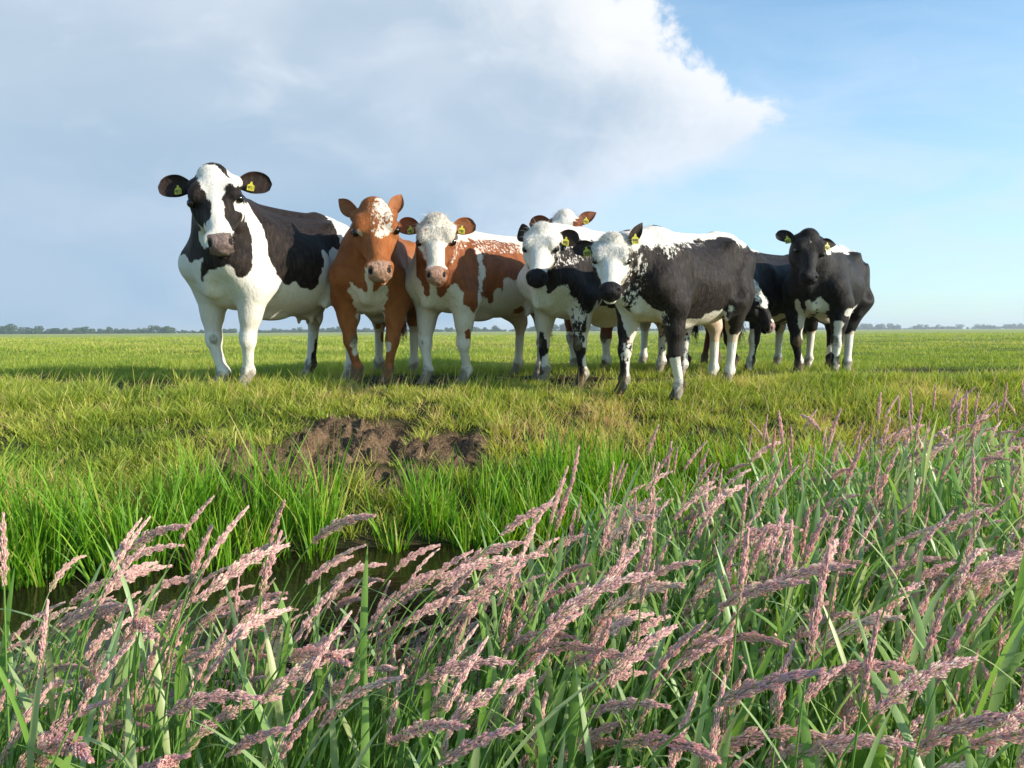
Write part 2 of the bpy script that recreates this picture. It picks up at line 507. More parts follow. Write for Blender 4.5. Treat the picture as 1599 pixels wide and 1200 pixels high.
def build_cow(spec):
    """spec: world hoof positions, poll and muzzle positions; returns dict of geometry in cow-local metres"""
    H = spec['H']
    hf = {k: Vector(spec['hoof'][k]) for k in ('LF', 'RF', 'LH', 'RH')}
    fm = (hf['LF'] + hf['RF']) / 2; hm = (hf['LH'] + hf['RH']) / 2
    if 'front' in spec: fm = Vector(spec['front'])
    if 'rear' in spec: hm = Vector(spec['rear'])
    F = (fm - hm); F.z = 0; span = F.length; F.normalize()
    yaw = math.atan2(F.y, F.x)
    root = fm * 0.62 + hm * 0.38; root.z = (fm.z + hm.z) / 2
    root = fm - F * (0.36 * span / 0.92); root.z = (fm.z + hm.z) / 2 + spec.get('dz', 0)
    lx = span / (0.92 * H)
    R3 = Matrix.Rotation(-yaw, 3, 'Z')
    def L(p):
        q = R3 @ (Vector(p) - root); return np.array([q.x / H, q.y / H, q.z / H])
    hipf = spec.get('hip', 0)
    def S(x, y, z): return np.array([x * lx, y, z + hipf * max(0, -x - .15) * z])
    hoof = {k: L(v) for k, v in hf.items()}
    poll = L(spec['poll']); muz = L(spec['muzzle'])
    hl = spec.get('HL', np.linalg.norm(muz - poll))
    ax = (muz - poll); ax /= np.linalg.norm(ax)
    look = L(Vector(spec['look']) + root); look /= np.linalg.norm(look)
    n = look - ax * (look @ ax); n /= np.linalg.norm(n)
    s = np.cross(n, ax)                       # head's left
    HM = [[ax[i], s[i], n[i]] for i in range(3)]   # columns: along, left, face normal
    def HP(a, b, c): return poll + hl * (ax * a + s * b + n * c)
    fat = spec.get('fat', 1.0); hc = spec.get('hcol', 1.0)
    torso = [(x * lx, zt * (1 + hipf * max(0, -x - .15)), 1 - (1 - zb) * spec.get('deep', 1.0) if zb < .6 else zb, w_ * fat) for x, zt, zb, w_ in TORSO]

    def shape(Fd):
        sweep(Fd, torso, k=0.03, p=2.25, topw=0.72, botw=0.76)
        # withers and spine
        cap(Fd, S(.40, 0, .93), S(.22, 0, .965), .045, .03, .06)
        cap(Fd, S(.22, 0, .965), S(-.45, 0, .958), .028, .030, .05)
        cap(Fd, S(-.45, 0, .962), S(-.72, 0, .93), .030, .038, .05)
        for sg, f_, h_ in ((1, 'LF', 'LH'), (-1, 'RF', 'RH')):
            ho = hoof[f_]; 
            # shoulder blade, upper arm
            cap(Fd, S(.30, sg * .085, .88), S(.462, sg * .142, .66), .080, .085, .07, (0, 1, 0), .74)
            E = S(.345, sg * .168, .53)
            cap(Fd, S(.462, sg * .145, .65), E, .086, .080, .09, (0, 1, 0), .88)
            cap(Fd, S(.22, sg * .165, .80), S(.28, sg * .185, .56), .07, .07, .08, (0, 1, 0), .5)
            cap(Fd, S(.34, sg * .115, .82), S(.455, sg * .150, .68), .030, .030, .04)
            # foreleg
            K = mix3(E, ho, .50); K = (K[0] + spec.get('knee', .012), K[1], K[2])
            Ft = (ho[0] - .022, ho[1], ho[2] + .085)
            cap(Fd, E, mix3(E, K, .55), .080, .055, .05)
            cap(Fd, mix3(E, K, .45), K, .057, .039, .03)
            ell(Fd, K, (.044, .044, .055), .018)
            cap(Fd, (K[0], K[1], K[2] - .03), Ft, .033, .026, .025)
            ell(Fd, Ft, (.039, .040, .038), .02)
            cap(Fd, Ft, (ho[0] + .008, ho[1], ho[2] + .035), .027, .031, .015)
            for q in (-1, 1):
                cap(Fd, (ho[0] + .002, ho[1] + q * .017, ho[2] + .040), (ho[0] + .030, ho[1] + q * .020, ho[2] + .006), .022, .021, .008)
            # hindleg
            ho = hoof[h_]
            hip = S(-.56, sg * .125, .80)
            T = S(-.40, sg * .195, .565)
            Kh = np.array([ho[0] - .055, .8 * ho[1] + .2 * sg * .14, .385 + ho[2]])
            cap(Fd, hip, T, .135, .090, .06, (0, 1, 0), .72)
            cap(Fd, S(-.64, sg * .105, .80), mix3(S(-.60, sg * .13, .60), Kh, .25), .105, .082, .06, (0, 1, 0), .85)
            cap(Fd, mix3(S(-.60, sg * .14, .62), Kh, .1), Kh, .092, .047, .05)
            cap(Fd, T, mix3(T, Kh, .75), .094, .052, .05)
            ell(Fd, (Kh[0] + .004, Kh[1], Kh[2]), (.052, .043, .064), .03)
            ell(Fd, (Kh[0] - .034, Kh[1], Kh[2] + .024), (.020, .019, .032), .02)
            Fh = (ho[0] - .025, ho[1], ho[2] + .088)
            cap(Fd, (Kh[0] + .006, Kh[1], Kh[2] - .03), Fh, .036, .027, .025)
            ell(Fd, Fh, (.039, .040, .038), .02)
            cap(Fd, Fh, (ho[0] + .004, ho[1], ho[2] + .035), .028, .031, .015)
            for q in (-1, 1):
                cap(Fd, (ho[0] + .000, ho[1] + q * .017, ho[2] + .040), (ho[0] + .028, ho[1] + q * .020, ho[2] + .006), .022, .021, .008)
            # hooks, pins, hollow of the flank, last rib
            ell(Fd, S(-.455, sg * .170 * fat, .885), (.060, .040, .045) , .09)
            ell(Fd, S(-.70, sg * .085, .865), (.040, .035, .040), .04)
            ell(Fd, S(-.355, sg * .245 * fat, .86), (.075, .020, .080), .07, cut=True)
            ell(Fd, S(-.575, sg * .185 * fat, .89), (.07, .014, .055), .06, cut=True)
            cap(Fd, S(-.42, sg * .20, .56), S(-.30, sg * .19, .445), .022, .016, .05)
            # shoulder groove and thigh muscle under the hide
            cap(Fd, S(.245, sg * .235, .80), S(.215, sg * .262, .56), .022, .022, .05, cut=True)
            cap(Fd, S(-.30, sg * .262 * fat, .80), S(-.335, sg * .275 * fat, .62), .030, .030, .07, cut=True)
        # neck: from the shoulders to the back of the skull
        nb = HP(.10, 0, -.34); tb = HP(.34, 0, -.46); pb = HP(-.0, 0, -.14)
        c0 = S(.40, 0, .80)
        mid = (c0 + nb) / 2 + np.array(spec.get('neckmid', (0, 0, .01)))
        latv = np.array([-(nb - c0)[1], (nb - c0)[0], 0.0]); latv /= np.linalg.norm(latv) + 1e-9
        if spec.get('bend', False): latv = np.array([0, 1., 0])
        nk = spec.get('nk', 1.0)
        cap(Fd, c0, mid, .185 * nk, .142 * nk, .10, latv, .76)
        cap(Fd, mid, nb, .142 * nk, .104 * nk, .07, latv, .80)
        cap(Fd, S(.44, 0, .66), mid, .13, .10, .09, latv, .95)
        cap(Fd, S(.36, 0, .93), (mid + pb) / 2 + np.array([0, 0, .02]), .06, .055, .07)
        cap(Fd, (mid + pb) / 2 + np.array([0, 0, .02]), pb, .055, .055, .05)
        # windpipe line and dewlap down to the brisket
        bris = S(.505, 0, .56)
        thr = (tb + bris) / 2 + np.array([-.02, 0, -.02])
        cap(Fd, tb, thr, .060 * nk, .055, .06, latv, .6)
        cap(Fd, thr, bris, .065, .045, .08, (0, 1, 0), .60)
        dl = spec.get('dewlap', .022)
        cap(Fd, HP(.55, 0, -.42), thr + np.array([.035, 0, -.035]), dl * .8, dl, .04)
        cap(Fd, thr + np.array([.035, 0, -.035]), S(.535, 0, .50), dl, dl * 1.0, .05)
        # udder / navel line
        ell(Fd, S(-.38, 0, .46 + .5 * (1 - spec.get('deep', 1.0))), (.10, .085, .075 * spec.get('udder', .4) + .03), .05)
        if spec.get('udder', 0) > .6:
            for q in ((-.33, .05), (-.33, -.05), (-.42, .05), (-.42, -.05)):
                cap(Fd, S(q[0], q[1], .40), S(q[0], q[1], .352), .016, .011, .015)
        dz_ = .60 * (1 - spec.get('deep', 1.0))
        ell(Fd, S(.02, 0, .395 + dz_), (.10, .05, .03), .05)
        # tail
        tp = [S(-.66, 0, .925), S(-.735, 0, .905), S(-.775, .0, .82), S(-.785, .01, .62), S(-.775, spec.get('tailside', .02), .42)]
        rr_ = (.040, .034, .028, .020, .017)
        for i in range(4): cap(Fd, tp[i], tp[i + 1], rr_[i], rr_[i + 1], .02)
        # ---- head
        hsc = hl
        hwid = spec.get('hw', .91)
        sweep(Fd, [(a_, b_, c_, w_ * hwid) for a_, b_, c_, w_ in HEAD], HM, poll, hsc, k=0.035, p=2.35, topw=.80, botw=.60)
        E_ = lambda c, r, k=.02, cut=False: ell(Fd, c, r, k, HM, poll, hsc, cut)
        E_((.0, 0, -.06), (.085, .13, .085), .035)           # poll
        for q in (-1, 1):
            E_((.30, q * .185, -.060), (.12, .070, .080), .05)     # brow ridge
            E_((.43, q * .188, -.150), (.14, .055, .070), .06)     # cheekbone
            E_((.30, q * .16, -.36), (.19, .085, .15), .06)        # jaw muscle
            E_((.375, q * .285, -.100), (.042, .046, .030), .012, cut=True)   # eye socket
            E_((.60, q * .20, -.10), (.16, .035, .06), .05, cut=True)        # hollow before the eye
            E_((.885, q * .100, -.105), (.075, .068, .060), .03)              # nostril wing
            E_((.955, q * .098, -.085), (.060, .030, .055), .010, cut=True)   # nostril
            E_((.945, q * .125, -.065), (.030, .036, .040), .012, cut=True)
            E_((.08, q * .215, -.17), (.07, .07, .07), .04)                   # ear root
        E_((.60, 0, -.075), (.26, .085, .075), .04)           # bridge of the nose
        E_((.93, 0, -.155), (.085, .122, .095), .03)          # muzzle pad
        E_((.915, 0, -.300), (.095, .100, .060), .020)         # chin
        for q in (-1, 1):
            a = HP(.985, q * .02, -.262); b = HP(.84, q * .17, -.272)
            cap(Fd, a, b, .0085, .006, .008, cut=True)        # mouth
        return

    pts = np.array([hoof[k] for k in hoof])
    lo = [min(-.83 * lx, poll[0] - .2, pts[:, 0].min() - .08), min(-.34, pts[:, 1].min() - .06, poll[1] - .26, muz[1] - .2), min(pts[:, 2].min() - .03, 0)]
    hi = [max(.62 * lx, poll[0] + .22, muz[0] + .2, pts[:, 0].max() + .08), max(.34, pts[:, 1].max() + .06, poll[1] + .26, muz[1] + .2), max(1.06, poll[2] + .12)]
    res = spec.get('res', .0095)
    Fb = Field(lo, hi, res); shape(Fb)
    V, Q = surface_nets(Fb); V = relax(V, Q, 2, .35)
    # head at finer spacing
    hv = HP(.50, 0, -.2)
    in_head = lambda P, a0: ((P - poll) @ ax) / hl > a0
    def headcoord(P):
        q = P - poll
        return np.stack([q @ ax, q @ s, q @ n], 1) / hl
    def region(P, grow=0.0):
        h = headcoord(P)
        return (np.abs(h[:, 0] - .46) < .60 + grow) & (np.abs(h[:, 1]) < .40 + grow) & (h[:, 2] > -.42 + .10 * h[:, 0] - grow) & (h[:, 2] < .4)
    cs = np.array([HP(a, b, c) for a in (-.16, 1.1) for b in (-.36, .36) for c in (-.50, .12)])
    Fh = Field(cs.min(0), cs.max(0), res * .45); shape(Fh)
    V2, Q2 = surface_nets(Fh); V2 = relax(V2, Q2, 2, .3)
    keep = ~np.all(region(V[Q].reshape(-1, 3), -0.02).reshape(-1, 4), axis=1)
    Q = Q[keep]; V, Q = clean(V, Q)
    keep = np.all(region(V2[Q2].reshape(-1, 3), .0).reshape(-1, 4), axis=1)
    Q2 = Q2[keep]; V2, Q2 = clean(V2, Q2)
    body_n = len(V)
    Q = np.concatenate([Q, Q2 + len(V)]); V = np.concatenate([V, V2])
    earin = np.zeros(len(V)); isear = np.zeros(len(V))
    for q, key in ((1, 'earL'), (-1, 'earR')):
        e = spec.get(key, {})
        out, up, fw = e.get('dir', (1.0, .15, -.25))
        d_ = s * q * out - ax * up + n * fw
        fo, fu, fn = e.get('face', (0.0, -.25, 1.0))
        nn = s * q * fo - ax * fu + n * fn
        bo = e.get('base', (.075, .205, -.17)); base = HP(bo[0], q * bo[1], bo[2])
        ev, eq, ei = ear_mesh(base, d_, nn, e.get('L', .39) * hl, e.get('W', .27) * .90 * hl, e.get('cup', .55), thick=.012, droop=e.get('droop', 0), pt=e.get('pt', False))
        Q = np.concatenate([Q, eq + len(V)]); V = np.concatenate([V, ev])
        earin = np.concatenate([earin, ei]); isear = np.concatenate([isear, np.ones(len(ev)) * q])
    return dict(V=V * H, Q=Q, root=root, yaw=yaw, H=H, hl=hl, HM=HM, poll=poll * H, HP=lambda a, b, c: HP(a, b, c) * H,
                head=headcoord(V), earin=earin, isear=isear, hoof={k: v * H for k, v in hoof.items()}, s=s, ax=ax, n=n, L=lambda p: L(p) * H, tail=S(-.79, spec.get('tailside', .02), .42) * H)
# ------------------------------------------------------------------ the herd: where each animal stands
def hp(px, Y, dz=0.0):
    x = gx(px, Y)
    return (x, Y, float(ground_z(x, Y)) + dz)

COWS = {
 'A': dict(H=1.47, hoof=dict(RF=hp(342, 6.08), LF=hp(381, 6.0), RH=hp(480, 7.15), LH=hp(542, 6.75)),
           poll=at(329, 262, 5.62), muzzle=at(342, 376, 5.28), look=(.22, -1, .28), udder=.9, fat=1.05, deep=1.0,
           earR=dict(dir=(1, .25, -.2), W=.29), earL=dict(dir=(1, -.05, -.2), W=.29)),
 'B': dict(fat=.95, H=1.34, hoof=dict(RF=hp(556, 6.5), LF=hp(604, 6.45), RH=hp(590, 7.55), LH=hp(645, 7.35)),
           poll=at(582, 314, 6.05), muzzle=at(593, 421, 5.72), look=(.16, -1, .28),
           earR=dict(dir=(.50, .90, -.2), face=(.8, 0, .7), W=.21, pt=True), earL=dict(dir=(.40, .95, -.2), face=(.35, 0, .9), W=.20, pt=True)),
 'C': dict(fat=.95, H=1.30, hoof=dict(RF=hp(664, 6.45), LF=hp(725, 6.4), RH=hp(806, 7.4), LH=hp(840, 7.1)),
           poll=at(680, 339, 6.05), muzzle=at(681, 428, 5.76), look=(0.06, -1, .28), deep=.935,
           earR=dict(dir=(1, .40, -.2), W=.30), earL=dict(dir=(1, .30, -.2), W=.30)),
 'D': dict(fat=.95, H=1.275, hoof=dict(RF=hp(848, 6.5), LF=hp(907, 6.15), RH=hp(1030, 7.35), LH=hp(1064, 7.1)),
           poll=at(846, 354, 6.0), muzzle=at(836, 434, 5.74), look=(-.16, -1, .25), hip=.05,
           earR=dict(dir=(.5, .65, -.4), face=(1, 0, .5), W=.32), earL=dict(dir=(1, .05, -.2), W=.32)),
 'F': dict(H=1.33, hoof=dict(RF=hp(895, 8.1), LF=hp(945, 7.75), RH=hp(1003, 9.1), LH=hp(1045, 8.9)),
           poll=at(882, 332, 7.45), muzzle=at(880, 412, 7.15), look=(-.1, -1, .25), res=.011,
           earR=dict(dir=(1, .1, -.2), W=.30), earL=dict(dir=(.85, .70, -.2), face=(.2, -.2, 1), W=.22, pt=True)),
 'G': dict(fat=.95, H=1.19, hoof=dict(RF=hp(972, 5.75, .05), LF=hp(1059, 5.6, .06), RH=hp(1112, 6.45), LH=hp(1137, 6.2)),
           poll=at(956, 370, 5.35), muzzle=at(953, 455, 5.10), look=(-.12, -1, .25), deep=.96, hip=.13,
           earR=dict(dir=(1, -.02, -.1), W=.28), earL=dict(dir=(.45, .95, .1), face=(.45, 0, .85), W=.19, L=.42, pt=True, base=(.09, .255, -.06))),
 'H': dict(H=1.22, hoof=dict(RF=hp(1072, 7.9), LF=hp(1040, 8.1), RH=hp(1120, 9.1), LH=hp(1100, 9.2)),
           poll=at(1086, 372, 7.7), muzzle=at(1062, 440, 7.5), look=(-.3, -1, .25), res=.012,
           earL=dict(dir=(1, -.6, -.2)), earR=dict(dir=(1, .0, -.2))),
 'K': dict(H=1.18, hoof=dict(LF=hp(1171, 7.5), RF=hp(1146, 7.75), LH=hp(1262, 8.1), RH=hp(1213, 8.3)),
           poll=at(1181, 452, 6.98), muzzle=at(1213, 512, 6.90), look=(.62, -.55, .75), neckmid=(.06, .02, .02), res=.011),
 'J': dict(fat=.95, H=1.24, hoof=dict(RF=hp(1248, 7.35), LF=hp(1303, 7.1), RH=hp(1296, 8.2), LH=hp(1323, 7.65)),
           poll=at(1267, 363, 6.85), muzzle=at(1267, 434, 6.62), look=(0.0, -1, .25), deep=.95, hip=.08,
           earR=dict(dir=(1, .22, -.2), W=.26), earL=dict(dir=(.9, .25, -.3), W=.22, pt=True)),
}
# coat markings, plus a painted forehead sheen on J: points on the hide (x, y, z in units of 5 mm, kind of hair)
COAT = {
 'A': [154,46,328,1,153,50,328,1,150,52,328,1,147,54,329,1,143,54,330,1,159,47,324,0,158,51,324,0,156,54,324,0,153,56,324,0,150,58,324,0,147,59,325,1,143,60,325,1,
162,40,320,0,160,53,319,0,152,60,320,0,149,61,320,0,145,62,321,1,141,62,322,1,135,61,323,1,151,64,316,0,147,64,317,0,143,64,318,1,137,63,319,1,130,60,320,0,
149,67,313,0,145,67,313,0,140,66,314,1,134,64,316,0,127,62,317,0,165,37,310,0,167,45,308,0,165,59,307,0,159,67,307,0,148,71,309,0,144,71,310,0,137,68,311,1,
131,67,312,0,165,31,306,1,168,40,305,1,170,49,304,0,148,76,305,0,145,78,305,1,141,78,306,0,174,49,300,1,173,53,299,0,172,56,299,0,151,79,300,0,149,82,300,0,
146,84,301,0,142,85,301,0,180,44,296,1,177,53,295,1,175,55,295,1,174,58,295,0,170,64,295,0,163,72,295,0,155,79,296,0,153,82,296,0,151,84,296,1,148,87,296,1,
145,88,297,0,141,88,297,0,124,73,302,0,118,72,303,0,177,57,291,1,175,60,291,0,173,62,291,0,157,80,292,0,154,83,292,1,152,86,292,1,150,88,292,1,147,90,293,1,
143,91,293,0,138,90,294,1,117,71,299,1,178,59,287,1,176,61,287,1,174,63,288,0,157,81,288,0,155,84,288,1,148,92,289,1,145,93,289,1,140,92,290,1,186,52,283,1,
179,60,283,1,177,62,284,1,175,64,284,0,172,67,284,0,166,76,284,0,158,82,285,0,156,85,285,1,152,90,285,1,141,93,286,1,178,63,280,1,175,65,280,1,174,69,280,0,
162,81,281,0,159,83,281,0,157,85,281,1,176,66,276,1,175,70,276,0,173,73,276,0,163,83,277,0,160,84,277,1,157,86,277,1,186,52,273,1,181,61,273,1,177,67,272,1,
176,71,272,1,175,75,272,0,173,78,272,0,171,81,272,0,165,84,273,0,162,86,273,1,158,87,273,1,151,89,274,1,147,90,275,1,144,91,275,1,136,86,277,1,131,87,277,1,
124,84,279,1,85,44,288,1,177,73,268,1,176,77,268,1,175,80,268,0,167,86,269,0,163,87,269,0,160,88,270,1,146,87,272,1,141,88,272,0,137,88,273,0,132,88,273,0,
127,87,274,1,91,51,282,1,79,43,285,1,54,20,290,1,178,79,264,1,176,82,264,0,165,89,265,0,161,90,266,1,145,87,268,1,141,87,269,0,134,89,269,0,127,87,271,0,
95,56,278,0,83,48,280,0,73,42,282,1,179,42,264,1,178,56,263,1,180,76,261,1,179,80,260,1,178,84,260,0,176,87,260,0,167,91,261,0,163,92,262,1,152,89,263,1,
145,87,264,1,141,87,265,0,137,88,265,0,99,60,273,0,87,51,275,0,77,46,277,1,69,42,279,1,29,15,286,1,7,8,290,1,181,82,257,1,180,86,256,0,169,93,257,0,
164,94,258,1,146,87,261,1,142,88,261,0,138,89,262,0,134,89,262,0,89,54,271,0,80,49,273,0,72,46,274,1,182,83,253,1,181,87,253,0,170,95,253,0,166,95,254,1,
147,88,257,1,142,88,258,1,138,89,258,1,134,89,259,0,127,87,260,0,82,52,268,0,75,49,269,1,68,46,271,1,146,-2,261,1,176,54,252,1,184,80,249,1,183,85,249,1,
182,89,249,0,181,92,249,0,172,97,249,0,168,97,250,1,155,93,252,1,139,89,254,1,134,89,255,1,126,85,256,0,103,65,261,0,84,53,264,0,77,51,265,0,70,49,266,1,
64,48,267,1,58,47,268,1,31,34,272,1,5,24,276,1,-20,15,280,1,-39,13,283,1,-57,12,285,1,-76,11,288,1,-93,13,290,1,-113,12,292,1,184,81,246,1,185,86,245,1,
183,90,245,0,173,99,246,0,169,99,246,1,164,98,247,1,134,88,251,1,121,80,254,0,103,64,257,0,79,53,261,0,73,52,262,0,67,51,262,1,-112,18,287,1,-121,15,289,0,
181,71,243,1,185,81,242,1,185,87,242,0,185,91,241,0,175,100,242,0,171,100,242,0,165,99,243,1,158,95,244,1,130,85,248,1,117,75,251,1,102,63,253,0,93,58,255,0,
74,54,258,0,69,53,258,1,65,54,259,1,-101,28,281,1,-106,29,281,1,-115,27,282,0,-128,21,284,0,144,-5,250,1,176,53,242,1,176,58,241,1,179,68,240,1,185,81,239,0,
186,88,238,0,184,95,238,0,176,101,238,0,172,102,239,0,167,101,239,0,159,97,240,1,137,87,244,1,113,70,248,1,101,62,250,1,93,58,251,0,81,55,253,0,76,55,253,0,
71,55,254,0,67,56,254,1,62,56,255,1,52,57,256,1,29,48,259,1,7,43,262,1,-12,40,265,1,-33,36,268,1,-53,33,270,1,-71,33,272,1,-84,38,273,1,-88,46,273,1,
-91,50,273,1,-93,53,273,0,-97,56,274,0,-111,49,276,0,173,49,239,1,175,57,238,1,177,66,237,0,185,81,235,0,168,102,235,0,160,98,237,1,152,93,238,1,101,61,246,1,
94,58,247,0,88,57,248,0,73,57,250,0,68,57,250,0,64,58,251,1,-85,55,268,1,-89,57,268,1,-93,59,269,0,156,28,239,1,162,41,237,0,176,64,234,0,171,105,231,0,
163,101,233,0,153,95,234,1,100,60,243,1,94,58,243,1,88,57,244,0,70,59,246,0,65,59,247,1,-87,59,264,1,-92,60,264,0,-98,60,265,0,143,-7,239,1,149,12,237,1,
151,21,236,1,154,30,235,0,187,83,228,0,187,98,227,0,180,105,227,0,170,109,228,0,155,97,230,1,116,61,237,1,100,59,239,1,94,58,240,1,89,58,240,0,84,58,241,0,
70,60,242,0,66,60,243,1,60,60,243,1,55,60,244,1,41,61,245,1,20,56,248,1,2,54,250,1,-15,53,252,1,-34,52,254,1,-53,50,256,1,-70,51,258,1,-82,57,259,1,
-86,60,259,1,-91,61,260,1,-97,61,260,0,-128,51,264,0,147,10,233,1,148,17,233,0,149,24,232,0,173,113,224,0,169,114,224,1,95,59,236,1,90,59,236,0,85,59,237,0,
71,60,238,0,66,60,239,0,61,60,239,1,-91,61,255,1,-97,61,256,0,146,8,230,1,147,15,229,0,174,113,220,0,171,115,220,1,95,60,232,1,91,60,232,1,86,60,233,0,
67,61,235,0,61,60,235,1,-90,61,251,1,-96,62,252,0,-103,61,252,0,143,-8,228,1,145,7,226,1,145,13,226,0,195,92,216,0,190,102,216,0,183,109,216,0,172,112,217,0,
170,114,217,1,113,58,226,1,101,60,227,1,92,61,228,1,87,61,229,0,73,62,230,0,68,62,231,0,62,61,231,1,56,60,232,1,44,63,233,1,28,63,235,1,11,63,236,1,
-5,63,238,1,-22,63,240,1,-41,62,242,1,-61,59,244,1,-80,60,246,1,-90,61,247,1,-96,62,247,1,-103,62,248,0,145,6,223,1,145,13,222,0,145,18,222,0,173,112,213,0,
170,114,213,1,93,62,224,1,88,62,225,0,69,63,227,0,63,62,227,0,57,61,228,1,-95,62,243,1,-102,62,243,0,144,6,219,1,145,12,219,1,145,18,218,0,173,113,210,0,
171,115,210,1,94,63,220,1,89,63,221,0,64,63,223,0,57,61,224,1,-94,63,238,1,-100,63,239,0,143,-8,216,1,145,12,215,1,145,18,214,0,194,86,206,0,194,91,206,0,
192,93,206,0,192,99,205,0,190,102,205,0,188,104,205,0,186,106,205,0,183,109,205,0,180,111,206,0,178,112,206,0,174,113,206,0,171,114,206,1,116,61,214,1,105,64,215,1,
96,65,216,1,90,64,217,0,76,64,218,0,65,63,219,0,58,62,220,1,45,64,221,1,32,67,222,1,16,68,223,1,2,70,225,1,-14,71,226,1,-31,71,228,1,-53,67,230,1,
-76,63,232,1,-82,63,233,1,-87,64,233,1,-93,64,234,1,145,12,211,1,145,17,211,1,144,23,210,0,193,90,202,1,192,94,202,1,191,97,202,1,189,100,202,1,187,103,202,1,
185,105,202,1,182,107,202,1,179,109,202,1,176,111,202,1,173,112,203,1,170,113,203,1,97,66,212,1,92,66,213,0,66,64,215,0,59,63,216,1,-41,73,224,1,-48,72,225,1,
-60,66,226,1,-68,64,227,1,-74,64,228,1,-80,64,228,0,-86,65,229,1,-91,65,229,1,145,17,207,1,144,22,207,1,191,87,199,1,99,68,208,1,93,67,209,0,67,65,211,0,
60,64,212,1,-38,75,220,1,-44,75,220,0,-54,71,221,1,-66,66,223,1,-73,65,223,0,-79,65,224,0,-84,66,224,0,-90,67,225,0,134,-43,207,1,136,-35,207,1,138,-26,206,1,
143,-9,205,1,145,11,204,1,144,27,203,1,185,95,196,1,179,104,196,1,169,106,196,1,120,65,203,1,109,68,203,1,100,69,204,1,94,68,205,0,78,67,206,0,68,66,207,0,
61,64,208,1,46,65,209,1,34,69,210,1,20,71,211,1,6,74,212,1,-9,76,213,1,-25,77,214,1,-36,77,215,1,-42,77,216,0,-49,76,216,0,-63,68,218,1,-71,66,219,0,
133,-52,204,0,136,-41,203,0,137,-34,203,0,139,-25,202,1,141,-17,202,1,144,11,200,1,145,17,200,1,144,22,199,1,101,70,200,1,95,69,201,0,68,67,203,0,62,65,204,1,
55,64,204,1,-35,78,211,1,-41,78,211,0,-47,78,212,0,-56,75,213,0,-70,68,214,0,138,-33,199,0,139,-25,198,0,141,-17,198,1,142,-10,197,1,143,-3,197,1,144,4,196,1,
144,10,196,1,144,16,196,0,144,21,196,1,101,71,196,1,96,70,197,0,69,68,199,0,63,66,200,0,56,64,200,1,-33,80,206,1,-39,80,207,1,-45,80,207,0,138,-33,195,0,
139,-25,194,0,141,-18,194,1,142,-11,194,1,143,-3,193,0,143,3,193,0,144,10,192,0,144,15,192,0,144,21,192,1,143,25,192,1,139,38,191,1,136,50,191,1,130,59,191,1,
121,66,191,1,110,70,192,1,102,71,193,1,97,71,193,0,80,69,194,0,63,67,196,0,56,64,196,1,51,64,197,1,46,65,197,1,35,69,198,1,22,72,199,1,8,76,199,1,
-6,78,200,1,-21,80,201,1,-38,81,203,1,-44,81,203,0,-63,74,205,0,139,-26,191,0,140,-19,190,0,141,-11,190,0,142,-4,189,0,144,9,189,0,144,15,188,1,143,20,188,1,
136,50,187,1,134,53,187,1,132,56,187,1,130,59,187,1,127,61,187,1,102,71,189,1,97,71,189,0,64,67,192,0,57,65,192,0,51,64,193,1,-37,81,198,1,-43,81,199,0,
143,8,185,0,143,14,185,1,138,36,184,1,137,41,184,1,136,45,184,1,135,49,184,1,133,52,184,0,131,56,184,0,129,58,184,0,127,61,184,1,124,63,184,1,102,71,185,1,
97,71,185,0,57,65,188,0,51,64,189,1,46,65,189,1,-31,81,194,1,-37,82,194,1,-43,82,195,0,137,-35,184,0,139,-14,182,0,142,7,181,0,142,13,181,1,141,22,181,1,
139,26,181,1,138,30,181,1,137,34,180,1,136,39,180,0,135,44,180,0,134,48,180,0,133,51,180,0,128,57,180,0,126,60,180,0,123,62,180,1,120,64,180,1,110,69,181,1,
106,70,181,1,102,71,181,1,98,71,181,0,83,71,182,0,66,69,184,0,58,66,184,0,51,64,185,0,46,65,185,1,34,68,186,1,21,71,187,1,8,75,187,1,-6,78,188,1,
-21,80,189,1,-32,81,190,1,-37,81,190,0,-43,81,190,0,142,6,178,0,141,11,177,1,141,16,177,1,140,20,177,1,138,24,177,0,137,28,177,0,135,32,177,0,135,37,177,0,
125,59,176,0,122,61,177,1,106,69,177,1,102,70,177,0,98,71,178,0,52,65,181,0,46,65,181,1,42,65,181,1,-32,80,186,1,-38,80,186,0,141,4,174,0,140,10,174,1,
140,15,174,1,138,19,174,0,137,23,173,0,124,57,173,0,121,59,173,1,118,62,173,1,112,66,173,1,109,67,173,1,105,69,173,1,102,70,174,0,52,65,177,0,47,64,177,0,
42,65,178,1,-27,79,181,1,-33,79,182,1,-39,80,182,0,131,-44,173,0,132,-25,172,0,139,3,170,0,139,8,170,1,138,13,170,0,137,17,170,0,132,28,170,0,129,41,169,0,
124,52,169,0,122,55,169,0,120,58,169,0,117,60,169,1,115,63,169,1,112,65,169,1,108,66,170,0,105,68,170,0,101,69,170,0,98,71,170,0,86,74,171,0,70,73,172,0,
47,64,173,0,41,64,174,1,36,65,174,1,31,65,174,1,18,68,175,1,5,72,175,1,-8,75,176,1,-23,77,177,1,-28,78,177,1,-34,78,177,0,-40,78,178,0,138,1,167,0,
138,7,166,1,137,11,166,0,118,56,166,0,116,59,166,0,114,61,166,0,111,63,166,0,108,65,166,0,47,64,169,0,41,64,170,0,35,63,170,1,30,64,170,1,17,67,171,1,
13,68,171,1,9,70,171,1,-30,77,173,1,-35,77,173,0,137,-1,163,0,137,5,163,1,136,10,163,0,40,63,166,0,34,62,166,0,29,62,166,1,25,63,167,1,20,65,167,1,
16,66,167,1,12,67,167,0,7,68,167,1,3,69,167,1,-31,75,169,1,-37,75,169,0,121,-39,161,0,135,-3,159,0,136,3,159,0,135,8,159,0,133,12,159,0,126,20,159,0,
